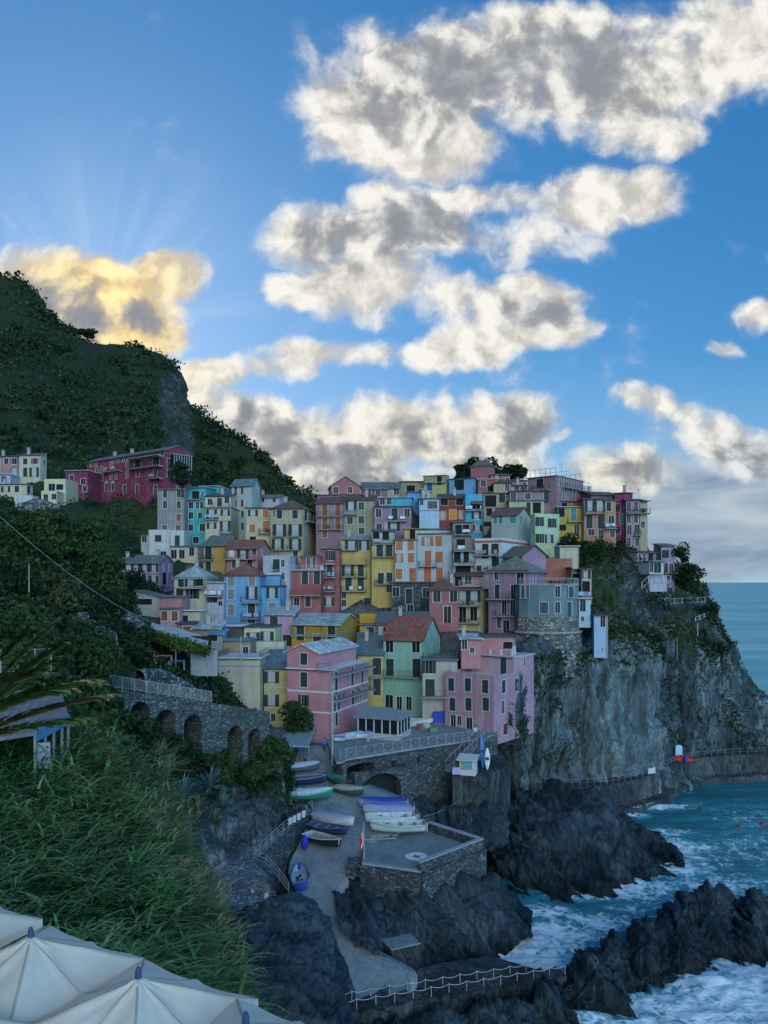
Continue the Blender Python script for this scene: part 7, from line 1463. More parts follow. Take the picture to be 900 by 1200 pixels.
# ================================================================ plants
def leafcloud(name, C_, S_, m, parent=None, flat=.0, seed=1, kind=None, aspect=.55, up=.0):
    """many leaf sized quads: centres C_, sizes S_"""
    rs=np.random.RandomState(seed); n=len(C_); d=rs.normal(size=(n,3)); d[:,2]=d[:,2]*(1-flat)+up; d/=np.linalg.norm(d,axis=1)[:,None]
    r=rs.normal(size=(n,3)); e=np.cross(d,r); e/=np.linalg.norm(e,axis=1)[:,None]+1e-9; S_=np.asarray(S_).reshape(-1,1)*np.ones((n,1))
    a=d*S_; b_=e*S_*aspect; V=np.stack([C_-a,C_+b_-a*.1,C_+a,C_-b_-a*.1],1).reshape(-1,3); Q=np.arange(4*n).reshape(n,4)
    o=put(name,np_mesh(name,V,Q,m,False),parent); 
    if kind: o['kind']=kind
    return o
def clump_pts(rs,n,rx,ry,rz,k=9,spread=.42):
    cs=rs.normal(size=(k,3)); cs/=np.linalg.norm(cs,axis=1)[:,None]; cs*= (.45+.45*rs.rand(k,1)); rad=.32+.25*rs.rand(k)
    j=rs.randint(0,k,n); d=rs.normal(size=(n,3)); d/=np.linalg.norm(d,axis=1)[:,None]; p=cs[j]+d*(rad[j]*(.55+.5*rs.rand(n)**.5))[:,None]
    return p*np.array([rx,ry,rz])
LDARK=leafmat('dark_evergreen_leaves',(.016,.034,.016),(.035,.062,.026)); LMID=leafmat('mid_green_leaves',(.030,.060,.022),(.065,.11,.035)); LOLV=leafmat('olive_leaves',(.045,.060,.028),(.10,.115,.05)); LBRT=leafmat('fresh_leaves',(.05,.095,.02),(.12,.17,.04)); LBRN=leafmat('dry_leaves',(.10,.075,.035),(.17,.13,.06))
BARK=plain('bark',(.06,.05,.04),.9)
def tree(label,base,h,w,m=LDARK,n=1500,leaf=.3,name='tree',group=None,trunk=.35,seed=0,squash=.8,k=11,flatc=False):
    o=thing(name,label,'tree' if 'tree' in name else 'shrub',tuple(base),0,group); rs=np.random.RandomState(seed+11); q=MB(); th=h*trunk
    q.tube((0,0,-.6),(0,0,th),.05*w+.06,.035*w+.04,7)
    for i in range(6):
        a=2*math.pi*i/6+rs.rand(); q.tube((0,0,th*.8),(math.cos(a)*w*.3,math.sin(a)*w*.3,th+(h-th)*.5),.025*w+.03,.012,5)
    q.build('trunk',BARK,o)
    p=clump_pts(rs,n,w/2,w/2,(h-th)*.55 if not flatc else (h-th)*.4,k); p[:,2]+=th+(h-th)*.52
    leafcloud('crown',p,leaf*(.6+.8*rs.rand(n)),m,o,seed=seed); return o
for i,(px,py,Y,h,w,lab) in enumerate(((546,563,176,4.2,6,'dark bushy tree behind the yellow-green skyline house'),(556,553,180,4.6,4.6,'rounded dark tree between the skyline house and the pink tower'),(541,556,182,4.,5,'low dark tree at the left end of the summit trees'),(572,560,182,5.6,6.5,'tall dark tree rising just left of the pink tower house'),(592,561,182,4.6,6.5,'spreading dark tree right of the pink tower house'),(605,560,181,4.6,5.5,'small dark tree at the right end of the summit trees'))):
    tree(lab,P(px,py+8,Y),h,w,LDARK,1500,.34,seed=i,group='trees on the summit behind the houses',trunk=.25)
tree('dark tree growing against the right end of the maroon palazzo',P(214,579,158),6.5,5.8,LDARK,1500,.3,seed=20,trunk=.25)
tree('rounded dark tree in front of the long lilac house',P(157,706,124),4.6,6.6,LDARK,2000,.26,seed=21,trunk=.15)
tree('dense dark shrub at the left foot of the big pink harbour house',P(352,861,95),4.0,5.0,LMID,2000,.2,seed=22,trunk=.1,name='shrub')
tree('umbrella pine standing alone on the ridge of the hill',P(103,405,431),9.5,11,LDARK,1400,.6,name='pine_tree',seed=23,trunk=.45,flatc=True)
tree('dark tree on the hill crest against the yellow cloud',P(161,420,425),7,10,LDARK,1200,.6,seed=24,trunk=.2)
tree('round dark tree on the ridge left of the umbrella pine',P(84,395,436),7.,9,LDARK,1200,.6,seed=25,trunk=.2)
tree('thin bare topped tree on the upper ridge',P(50,370,443),8,4,LDARK,300,.5,seed=26,trunk=.5)
tree('dark tree at the craggy step in the ridge',P(206,455,411),9,7,LDARK,1100,.6,seed=27,trunk=.15)
tree('wispy shrub beside the violet end house on the headland',P(797,668,147),4.6,4.4,LDARK,900,.24,name='shrub',seed=28,trunk=.2)
tree('dark shrub leaning over the sea edge of the headland',P(806,690,146),4.4,6.2,LDARK,1500,.26,name='shrub',seed=29,trunk=.1)
tree('spiky dark shrub below the headland railing on the sea side',P(832,724,142),2.6,3.4,LDARK,700,.22,name='shrub',seed=30,trunk=.1)
tree('creeper covered shrub in front of the mustard cliff top row',P(672,648,142),3.6,7,LDARK,1500,.26,name='shrub',seed=31,trunk=.05)
# scatter on the surfaces -------------------------------------------------------------
def scatter(name,label,Pg,Ng,n,size,m,mask=None,lift=.3,seed=3,up=.35,jit=1.,kind='stuff',clump=.12,clamp=0.):
    rs=np.random.RandomState(seed); p=Pg.reshape(-1,3); nn=Ng.reshape(-1,3); w_=np.ones(len(p)) if mask is None else np.clip(mask.reshape(-1),0,None)
    w_=w_*np.clip(.5+2.2*fbm(p*clump+seed,3),0.02,2); w_/=w_.sum(); j=rs.choice(len(p),n,p=w_)
    bump_=np.clip(fbm(p[j]*clump*1.7+seed*3,3)+.25,0,1)
    c=p[j]+rs.normal(size=(n,3))*jit*np.array([.6,.6,.2])+np.array([0,0,1.])*(lift*(rs.rand(n)*(.35+1.6*bump_)))[:,None]+nn[j]*lift*.3
    o=leafcloud(name,c,size*(.5+rs.rand(n)),m,None,seed=seed,up=up); o['kind']=kind
    if label: o['label']=label
    return o
ux=lambda G_: G_[...,0]/G_[...,1]*F+CX; uy=lambda G_: HY-(G_[...,2]-CZ)/G_[...,1]*F
hp=HILLP; hm_=np.clip(HILLV-.2,0,1)*(hp[:,1]<470)
scatter('hillside_scrub','dark scrub and low woodland covering the hill',hp,HILLN,26000,.95,LDARK,hm_,2.6,4,.2,2.2,clump=.03)
scatter('hillside_scrub','lighter green patches of scrub on the hill terraces',hp,HILLN,9000,.8,LMID,hm_*(np.sin(hp[:,2]*.8)>.2),2.,5,.3,2.0,clump=.03)
scatter('hillside_scrub','olive grass strips along the hill terraces',hp,HILLN,9000,.75,LOLV,hm_*(np.sin(hp[:,2]*.84+.6)>.55)*np.clip(fbm(hp*.02+7,2)+.25,0,1),.7,16,.6,1.6,clump=.03)
vx,vy=ux(HP),uy(HP); vm=((vy<782)|(vx>790)).astype(float)*np.clip((800-vy)/30,0.0,1)*(HP[...,1]<175)+.12*((vx>780)&(vy<880)); vm*=((vx>683)|(vy>770)|(vx<600))
scatter('cliff_scrub','dark scrub hanging over the headland slope',HP,HN,13000,.27,LDARK,vm*np.clip(.25+2.2*fbm(HP.reshape(-1,3)*.09+11,3).reshape(vx.shape),0,1.5),.7,6,.2,.5,clump=.12)
scatter('cliff_scrub','olive grass tufts among the headland scrub',HP,HN,7000,.26,LOLV,vm,.6,7,.5,.5,clump=.1)
vm2=((vx<690)&(vy>765)&(vy<905)).astype(float)*np.clip(fbm(HP.reshape(-1,3)*.2+4,3).reshape(vx.shape)+.15,0,1)
scatter('cliff_creeper','thin creepers on the dark rock under the bastion',HP,HN,3500,.2,LDARK,vm2,.3,8,.2,.4)
sxp,syp=ux(SLP),uy(SLP); SM=(SLP[...,1]<140)*np.clip((128-sxp)/14,0,1)+((sxp>128)&(SLP[...,1]>80))*.35
scatter('undergrowth','dark tangled bushes covering the left slope',SLP,SLN,30000,.26,LDARK,SM,1.7,9,.2,.6,clump=.12)
scatter('undergrowth','mid green bushes on the left slope',SLP,SLN,26000,.24,LMID,SM,1.6,10,.2,.6,clump=.1)
scatter('undergrowth','olive and yellowish weeds on the left slope',SLP,SLN,9000,.2,LOLV,SM,.9,12,.5,.6,clump=.13)
gx_,gy_=tx.reshape(-1),ty.reshape(-1); TP=np.stack([gx_,gy_,TZ.reshape(-1)],-1); tpx=TP[:,0]/TP[:,1]*F+CX
scatter('undergrowth','dark terraced vegetable gardens below the palazzo',TP,np.tile([0,0,1.],(len(TP),1)),16000,.3,LDARK,((tpx<192)&(TP[:,1]>112)&(TP[:,1]<172))*1.,1.0,13,.2,.5,clump=.1)
lxp=ux(LEDGE[1]); lyp=uy(LEDGE[1])
scatter('undergrowth','bushes clinging to the ledge below the arcade',LEDGE[1],LEDGE[2],3600,.2,LDARK,np.clip((965-lyp)/60,0,1)*(lxp<345)*(lyp>898),.7,14,.2,.4,clump=.2)
scatter('undergrowth','green tufts on the ledge below the arcade',LEDGE[1],LEDGE[2],2200,.17,LMID,np.clip((960-lyp)/60,0,1)*(lxp<345)*(lyp>898),.5,15,.2,.4,clump=.2)
def clumps(name,label,Pg,n,k,r,size,m,mask,seed,sq=.8):
    rs=np.random.RandomState(seed); p=Pg.reshape(-1,3); w_=np.clip(np.asarray(mask,float).reshape(-1),0,None); w_/=w_.sum(); j=rs.choice(len(p),n,p=w_); rr_=r*(.5+.9*rs.rand(n)); C_=[]
    for i in range(n):
        q_=clump_pts(rs,k,rr_[i],rr_[i],rr_[i]*sq,5); C_.append(q_+p[j[i]]+np.array([0,0,rr_[i]*.45]))
    C_=np.concatenate(C_); o=leafcloud(name,C_,size*(.5+rs.rand(len(C_))),m,None,seed=seed); o['kind']='stuff'; o['label']=label
clumps('hillside_trees','round tree crowns scattered over the hill',hp,150,150,3.8,.6,LMID,hm_,31)
clumps('hillside_trees','darker tree crowns scattered over the hill',hp,170,130,4.6,.8,LDARK,hm_,32)
clumps('undergrowth','rounded mid green shrubs massed on the left slope',SLP,70,260,1.7,.22,LMID,SM*(sxp>-80),33)
clumps('undergrowth','rounded olive shrubs massed on the left slope',SLP,40,240,1.5,.2,LOLV,SM*(sxp>-80),34)
# single bushes that stand out on the left slope
for i,(px,py,Y,h,w,m_,lab) in enumerate(((75,655,95,7.5,10,LMID,'big rounded green bush at the top of the left slope'),(35,648,98,5.5,8,LMID,'pale green bush near the top left, under the cable start'),(118,690,92,5,6.5,LMID,'green bush leaning over the end of the left slope'),(20,700,74,4,6,LDARK,'dark bush beside the thin leaning mast'),(70,708,76,3.5,6,LOLV,'olive bush in the middle of the left slope'),
     (128,722,86,4,5,LDARK,'dark bush left of the pale garden wall'),(18,770,50,3.4,5,LMID,'fern like bush at the left edge above the palm'),(108,785,60,3.6,4,LMID,'green bush left of the lane railing'),(128,868,58,4.2,4.5,LDARK,'tall dark bush in front of the first arch of the arcade'),(192,893,66,3.,2.6,LDARK,'dark bush filling the second arch of the arcade'),(222,898,68,2.6,2.6,LDARK,'dark bush filling the third arch of the arcade'),
     (160,884,60,3.4,3.2,LDARK,'dark bush hiding most of the leftmost full arch'),(258,905,68,2.4,3.2,LMID,'low green bush at the foot of the tall arches'),(325,893,77,3.,3.4,LMID,'green bush draping over the right end of the arcade'),(298,905,72,1.8,3.,LMID,'low bush between the tall arches and the coursed wall'),(290,842,96,2.4,3.2,LMID,'green climber beside the butter yellow house'),(150,760,80,4,4.5,LDARK,'dark palm like bush under the cable end'),(185,742,92,1.5,3.5,LBRT,'leafy planter at the back of the garden shelter'))):
    tree(lab,P(px,py+10,Y),h,w,m_,int(1100+90*w*h),.17+.0008*Y,name='shrub',seed=40+i,trunk=.08)
# agaves and yucca on the ledge
AG=leafmat('agave_leaves',(.08,.15,.15),(.18,.28,.28),.5); YU=leafmat('yucca_leaves',(.09,.14,.07),(.22,.27,.13),.5)
def agave(label,pt,r,m,n=34,name='agave',droop=.5,seed=0):
    o=thing(name,label,'plant',tuple(pt),0,'spiky plants on the ledge'); rr=random.Random(seed); q=MB()
    q.tube((0,0,-.3),(0,0,.25),.14,.1,6); q.build('stem',BARK,o); q=MB()
    for i in range(n):
        a=2*math.pi*rr.random(); el=R(8+70*rr.random()); Ln=r*(.7+.4*rr.random()); w_=.05*r+.02; pr=None; px_,pz_=0,.2; d=Vector((math.cos(a),math.sin(a),0)); s_=Vector((-d.y,d.x,0))
        for k in range(5):
            t=k/4; x=Ln*t*math.cos(el); z=.2+Ln*t*math.sin(el)-droop*Ln*t*t*.35; ww=w_*(1-t)**.6*(1 if k else .6)
            c=d*x+Vector((0,0,z)); cur=(c-s_*ww,c+Vector((0,0,-ww*.4)),c+s_*ww)
            if pr: q.quad(pr[0],pr[1],cur[1],cur[0]); q.quad(pr[1],pr[2],cur[2],cur[1])
            pr=cur
    q.build('leaf_rosette',m,o); return o
for i,(px,py,Y,r,m_,lab) in enumerate(((214,938,60,1.9,AG,'large blue-grey agave on the ledge, nearest to the dry reed edge'),(246,925,64,1.8,AG,'blue-grey agave right of the largest one on the ledge'),(196,905,62,2.2,YU,'yellowish yucca fanning out at the top of the ledge'),(232,952,60,1.3,YU,'small green agave below the largest one'),(262,950,64,1.4,AG,'small blue agave on the right of the ledge'),(252,968,62,1.2,YU,'lowest spiky plant above the pale rock'),(186,890,60,2.0,YU,'dry topped yucca left of the ledge'),(205,962,57,1.2,AG,'half hidden agave under the largest one'))):
    agave(lab,P(px,py,Y),r*1.25,m_,52,'agave' if m_ is AG else 'yucca',seed=i)
# reeds on the near bank -------------------------------------------------------------
def reeds(name,label,n,m,seed,hmin,hmax,mask,w0=.035,lean=.5,plume=False):
    rs=np.random.RandomState(seed); Pg=REEDG.reshape(-1,3); w_=np.clip(mask(Pg),0,None); w_/=w_.sum(); j=rs.choice(len(Pg),n,p=w_); base=Pg[j]+rs.normal(size=(n,3))*np.array([.35,.35,0]); base[:,2]-=.1
    V=[];Q=[]; h=hmin+(hmax-hmin)*rs.rand(n)
    gust=fbm(base*.25,2); az=-.5+.9*gust+rs.normal(size=n)*.6; ln=lean*(.5+rs.rand(n))
    dirx=np.cos(az);diry=np.sin(az)
    def strip(p0,dx,dy,hh,ln_,w,segs,cur,sidev):
        pts=[]
        for k in range(segs+1):
            t=k/segs; c=p0+np.stack([dx*hh*ln_*t**cur,dy*hh*ln_*t**cur,hh*(t-.45*ln_*t**(cur+.6))],-1); ww=(w*(1-t)**.55*(1 if k else .7))[:,None]; pts.append((c-sidev*ww,c+sidev*ww))
        n0=sum(len(x) for x in V); m_=len(p0)
        arr=np.stack([x for pr in pts for x in pr],1); V.append(arr.reshape(-1,3)); k2=2*(segs+1); ids=n0+np.arange(m_)[:,None]*k2
        for k in range(segs): Q.append(np.concatenate([ids+2*k,ids+2*k+1,ids+2*k+3,ids+2*k+2],1))
        return pts
    side=np.stack([-diry,dirx,0*dirx],-1)
    if plume:
        st_=strip(base,dirx,diry,h,ln*.5,np.full(n,.012),3,1.6,side); top=(st_[-1][0]+st_[-1][1])/2
        for r in range(10):
            a=rs.rand(n)*6.28; strip(top-np.stack([0*a,0*a,.08*r*np.ones(n)],-1)+rs.normal(size=(n,3))*.02,np.cos(az)*.8+.5*np.cos(a),np.sin(az)*.8+.5*np.sin(a),.28+.2*rs.rand(n),np.full(n,.9),np.full(n,.028),2,1.4,np.stack([-np.sin(a),np.cos(a),.3+0*a],-1))
    else:
        st_=strip(base,dirx,diry,h,ln*.55,np.full(n,.013),4,1.7,side)
        for r in range(9):
            t=.22+.76*(r+rs.rand(n))/9; tt=t[:,None]
            c=base+np.stack([dirx*h*ln*.55*t**1.7,diry*h*ln*.55*t**1.7,h*(t-.45*ln*.55*t**2.3)],-1); a=az+rs.normal(size=n)*1.1
            strip(c,np.cos(a),np.sin(a),(.45+.4*rs.rand(n)),1.0+.8*rs.rand(n),np.full(n,w0*1.5),3,1.35,np.stack([-np.sin(a),np.cos(a),0*a],-1))
    o=put(name,np_mesh(name,np.concatenate(V),np.concatenate(Q),m,False)); o['kind']='stuff'; o['label']=label; return o
rpx=lambda p:p[:,0]/p[:,1]*F+CX
RM=lambda p:(rpx(p)<270-3.3*(p[:,1]-18))*(p[:,1]>15.5)*(rpx(p)>-60)*(rpx(p)<300)*(1/(p[:,1]**1.15))*np.clip(1.6+2.*fbm(p*.3,2),.2,3)
REEDL=leafmat('reed_leaves',(.055,.155,.045),(.27,.40,.16),.6,sc_=.5); REEDD=leafmat('dark_reed_leaves',(.024,.085,.034),(.08,.19,.07),.6,sc_=.5); PLM=leafmat('reed_plumes',(.26,.20,.11),(.42,.34,.20),.8,sc_=.5)
reeds('reeds','green giant reeds covering the near bank',4200,REEDL,1,1.6,3.0,RM)
reeds('reeds','darker reeds in the hollows of the near bank',3000,REEDD,2,1.2,2.4,RM,.03)
reeds('reeds','dry brown reed plumes along the right edge of the bank',170,PLM,3,2.2,3.1,lambda p:RM(p)*np.clip((rpx(p)-120)/80,0,1)*(p[:,1]>24)*np.clip(.4+3*fbm(p*.35+3,2),0,2),plume=True)
reeds('reeds','scattered pale plumes in the reed bank',10,PLM,4,2.0,2.9,lambda p:RM(p)*(p[:,1]>22),plume=True)
# ---------------------------------------------------------------- palm with windblown fronds at the left edge
PALM=leafmat('palm_leaflets',(.12,.19,.04),(.30,.34,.10),.5,sc_=.8); PALD=leafmat('dry_palm_leaflets',(.22,.20,.10),(.38,.33,.20),.7,sc_=.8)
pb=P(-75,905,13.5); po=thing('palm_tree','windblown palm with long drooping fronds at the left frame edge','tree',(pb.x,pb.y,pb.z-1.6)); b0=Vector(po.location)
q=MB()
for i in range(10):
    a=Vector((.05*math.sin(i*.9),0,-3+.5*i)); q.tube(a,a+Vector((0,0,.5)),.22,.19,9)
q.build('trunk',BARK,po); top=Vector((0,0,1.9))
def frond(tip,sag,n,ll,m,seed,up=0.4):
    rr=random.Random(seed); q=MB(); tipv=tip-b0; pts=[]
    for i in range(n+1):
        t=i/n; c=top.lerp(tipv,t)+Vector((0,0,sag*4*t*(1-t))); pts.append(c)
    q.path(pts[::2],.014,4)
    for i in range(int(n*.12),n+1):
        t=i/n; d=(pts[min(i+1,n)]-pts[i-1]).normalized(); s_=d.cross(Vector((0,0,1))).normalized(); u_=s_.cross(d)
        l_=ll*(math.sin(math.pi*min(1,.15+.8*t))**.6)*(.8+.4*rr.random())
        for sg_ in (-1,1):
            dv=(d*(.95+.2*rr.random())+s_*sg_*(.30+.12*rr.random())+u_*(up*(.3+.5*rr.random())-.15)).normalized(); e=pts[i]+dv*l_; mid=pts[i]+dv*l_*.5+Vector((0,0,.03)); w_=dv.cross(u_).normalized()*.05
            q.quad(pts[i]-w_*.6,pts[i]+w_*.6,mid+w_,mid-w_); q.quad(mid-w_,mid+w_,e+w_*.15+Vector((0,0,-.05)),e-w_*.15+Vector((0,0,-.05)))
    q.build('frond',m,po)
for k,(px,py,Y,sag,m_) in enumerate(((108,802,12.6,.30,PALM),(70,760,13.4,.15,PALM),(60,735,14.2,.1,PALM),(122,818,12.2,.12,PALD),(95,846,11.8,.1,PALM),(66,775,13.,.12,PALM),(30,745,14.,.2,PALM),(-40,700,13.5,.4,PALM),(-160,760,14,.5,PALM),(-150,900,12,.4,PALM),(75,812,12.,.22,PALM),(-60,960,11.5,.3,PALD),(48,792,12.8,.3,PALD))):
    frond(P(px,py,Y),sag,90,.85,m_,k)
# shed below the palm
sh_=thing('shed','low shed with pale board roof and blue fascia beneath the palm fronds','shed',(0,0,0)); rp=[P(-30,880,30),P(38,838,34),P(80,836,36),P(84,812,40),P(0,815,40),P(-40,830,38)]
rp=[P(-60,878,31),P(40,862,33.5),P(80,841,37.5),P(72,812,41.5),P(-60,812,41)]; k=len(rp); q=MB(); q.v=[tuple(p) for p in rp]+[(p.x,p.y,p.z+.15) for p in rp]; q.f=[tuple(range(k)),tuple(range(2*k-1,k-1,-1))]+[(i,(i+1)%k,k+(i+1)%k,k+i) for i in range(k)]; rf=q.build('roof',plain('pale_boards',(.15,.145,.155),.8,0,.45,1.5),sh_)
q=MB(); 
for i in range(1,12): a=rp[0].lerp(rp[1],i/12); b2=rp[4].lerp(rp[3],i/12); q.tube(a+Vector((0,0,.16)),b2+Vector((0,0,.16)),.03,n=4)
q.build('batten',plain('batten_grey',(.25,.24,.27),.8),rf)
a,b2=rp[1],rp[2]; q=MB(); d=(b2-a).normalized(); n_=Vector((d.y,-d.x,0)); q.hexa([a+n_*.02-Vector((0,0,.3)),b2+n_*.02-Vector((0,0,.3)),b2+n_*.08-Vector((0,0,.3)),a+n_*.08-Vector((0,0,.3)),a+n_*.02+Vector((0,0,.18)),b2+n_*.02+Vector((0,0,.18)),b2+n_*.08+Vector((0,0,.18)),a+n_*.08+Vector((0,0,.18))]); q.build('fascia',plain('blue_fascia',(.09,.20,.32),.6),sh_)
for t in (.03,.3,.55,.8,1.): c=a.lerp(b2,t); q=MB(); q.box(c.x-.05,c.x+.05,c.y-.05,c.y+.05,c.z-2.4,c.z-.01); q.build('post',WOOD,sh_)
q=MB(); c=a.lerp(b2,.12); q.box(c.x-.1,c.x+.45,c.y+.1,c.y+.2,c.z-1.6,c.z-.45); q.build('white_panel',plain('grey_panel',(.30,.34,.38),.7),sh_)
fo=thing('mesh_fence','wire mesh fence on posts above the palm at the left edge','fence',tuple(P(-20,790,47))); b0=P(-20,790,47); c1=P(60,786,50); q=MB()
for i in range(5): c=(c1-b0)*(i/4); w2=MB(); w2.tube(c,c+Vector((0,0,1.5)),.035,n=6); w2.build('post',TRIMD,fo)
for i in range(9): z=.1+1.35*i/8; q.tube(Vector((0,0,z)),c1-b0+Vector((0,0,z)),.008 if 0<i<8 else .02,n=3)
for i in range(28): c=(c1-b0)*(i/27); q.tube(c+Vector((0,0,.1)),c+Vector((0,0,1.45)),.008,n=3)
q.build('mesh',TRIMD,fo)
# garden shelter with planted front
gs=thing('garden_shelter','long low garden shelter with pale slatted roof and planted edge above the arcade wall','shelter',(0,0,0)); rp=[P(176,738,86),P(206,748,84),P(243,758,84),P(245,748,92),P(208,737,94),P(178,731,94)]; k=6; q=MB(); q.v=[tuple(p) for p in rp]+[(p.x,p.y,p.z+.12) for p in rp]; q.f=[tuple(range(k)),tuple(range(2*k-1,k-1,-1))]+[(i,(i+1)%k,k+(i+1)%k,k+i) for i in range(k)]; q.build('roof',plain('pale_slats',(.42,.40,.38),.8,0,.35,1.5),gs)
for p_ in (rp[0],rp[1],rp[2],rp[3],rp[1].lerp(rp[2],.5)): q=MB(); q.tube((p_.x,p_.y,p_.z),(p_.x,p_.y,p_.z-3.4),.06,n=6); q.build('post',WOOD,gs)
rs=np.random.RandomState(9); tt=rs.rand(2600); A=np.array([tuple(rp[0]),tuple(rp[1]),tuple(rp[2])]); ln_=np.stack([np.interp(tt,[0,.45,1],A[:,i]) for i in range(3)],-1)+rs.normal(size=(2600,3))*np.array([.3,.25,.32])-np.array([0,.25,.45]); leafcloud('planting',ln_,.17*(.5+rs.rand(2600)),LBRT,gs,seed=8)
q=MB(); a=P(222,772,85); q.box(a.x-.0,a.x+3.,a.y+.5,a.y+.7,a.z-2.,a.z+.9); q.build('back_wall',plaster((.33,.37,.40)),gs); a=P(200,768,86); q=MB(); q.box(a.x-4,a.x+4,a.y+2.5,a.y+2.7,a.z-2.5,a.z+2.); q.build('inner_wall',SHADEIN,gs)
for i,(px,py,c,lab) in enumerate(((172,765,(.22,.16,.12),'tan wooden table at the left of the garden shelter'),(192,770,(.24,.18,.13),'tan wooden table in the middle of the garden shelter'),(207,776,(.05,.14,.30),'blue covered table under the garden shelter'))):
    o=thing('garden_table',lab,'table',tuple(P(px,py+6,83)),R(10)); q=MB(); q.box(-.9,.9,-.4,.4,.70,.75); q.build('table_top',plain('table_'+lab.split()[0],c,.8),o)
    for x in (-.8,.8):
        for y in (-.3,.3): q=MB(); q.box(x-.04,x+.04,y-.04,y+.04,-.3,.697); q.build('leg',WOOD,o)
# ---------------------------------------------------------------- rails and posts on the headland slope
crossrail('thin rail along the path below the violet headland house',[P(755,707,138.5),P(790,708,141),P(826,706,146)],1.0,2.2,TRIMD,False)
crossrail('white stair rail zigzag under the white boxed bay',[P(752,690,139),P(760,683,139.5),P(786,682,140)],1.2,1.4,TRIM,False)
crossrail('sloping rail down from the boxed bay to the headland path',[P(752,690,139),P(764,706,138)],1.0,1.5,TRIMD,False)
crossrail('low rail on the scrub slope right of the light blue tower',[P(736,748,127),P(762,743,129),P(790,738,132)],.9,3.,WOOD,False)
for px,py,Y,h,tl,lab in ((735,748,127,1.9,-.25,'white leaning post right of the light blue tower'),(816,742,134,1.9,0,'thin white post on the upper headland scrub'),(792,770,128,3.2,0,'dark tall post in the headland scrub'),(813,786,128.5,2.4,.3,'leaning wooden post at the cliff brow'),(777,790,121,1.9,.1,'wooden post at the top of the dark recess')):
    o=thing('post',lab,'post',tuple(P(px,py,Y)-Vector((0,.6,0)))); q=MB(); q.tube((0,0,-.5),(tl*h,0,h),.06,n=6); q.build('shaft',TRIM if 'white' in lab else WOOD,o)
crossrail('bent guard rail on the sea side of the headland',[P(815,728,137.5),P(830,722,141)],.7,2.,TRIM,False)
# ---------------------------------------------------------------- stepped mole with rope rail in front
lump('mole_rock',[(385,1222,54),(440,1209,54),(500,1196,54.6),(560,1185,55.4),(610,1176,56.2),(655,1166,57)],[(385,1290),(440,1275),(500,1262),(560,1250),(610,1240),(660,1228)],ROCKD,110,70,(.8,-.1,.55),1.1,.7,.5,.5,2.)
ml=thing('stepped_mole','stepped concrete mole with rope railing at the foot of the slipway','mole',tuple(Pd(392,1196,31.0))); b0=Vector(ml.location)
A0,A1=Pd(396,1196,31.0),Pd(664,1150,30.3); A1=P(664,1150,60.5); n=13; d=(A1-A0)/n; hd=Vector((d.x,d.y,0)).normalized(); sd_=Vector((-hd.y,hd.x,0))
for i in range(n):
    a=A0+d*i-b0; b2=A0+d*(i+1)-b0; q=MB(); w_=1.5; z1=a.z+.12+.10*(i%2); q.hexa([(a.x,a.y,-5),(b2.x-.003*hd.x,b2.y,-5),(b2.x+sd_.x*w_,b2.y+sd_.y*w_,-5),(a.x+sd_.x*w_,a.y+sd_.y*w_,-5),(a.x,a.y,z1),(b2.x-.003*hd.x,b2.y,z1+.28),(b2.x+sd_.x*w_,b2.y+sd_.y*w_,z1+.34),(a.x+sd_.x*w_,a.y+sd_.y*w_,z1+.06)]); q.build('step_block',SEAW,ml)
for off_ in (.2,1.3):
    pts=[]
    for i in range(n+1): c=A0+d*i-b0+sd_*off_+Vector((0,0,.12)); w2=MB(); w2.tube(c-Vector((0,0,.1)),c+Vector((0,0,1.15)),.028,n=5); w2.build('rail_post',TRIMD,ml); pts.append(c+Vector((0,0,1.08)))
    q=MB()
    for a,b2 in zip(pts,pts[1:]):
        q.path([a.lerp(b2,t/5)-Vector((0,0,.16*4*(t/5)*(1-t/5))) for t in range(6)],.022,4)
    q.build('rope',plain('pale_rope',(.40,.40,.38),.8),ml)
sheet('slipway_apron',[Pd(424,1176,31.2),Pd(470,1140,30.6),Pd(520,1128,30.8),Pd(575,1120,31.6),Pd(636,1138,31.8),Pd(648,1148,31.6),Pd(560,1162,31.4),Pd(440,1182,31.3)],2.,SEAW)
o=thing('concrete_block','square concrete block beside the lower slipway','block',tuple(Pd(470,1112,30.4)),R(25)); q=MB(); q.box(-1.3,1.3,-.9,.9,-1.5,.55); q.build('block',SEAW,o); q=MB(); q.box(-1.35,1.35,-.95,.95,.553,.65); q.build('cap',PAVE,o)
sheet('concrete_strip',[P(668,1143,61.8),P(676,1150,60.6),P(742,1108,65.4),P(740,1099,66.4)],.8,plain('tan_concrete',(.17,.15,.13),.9,0,.4,1.))
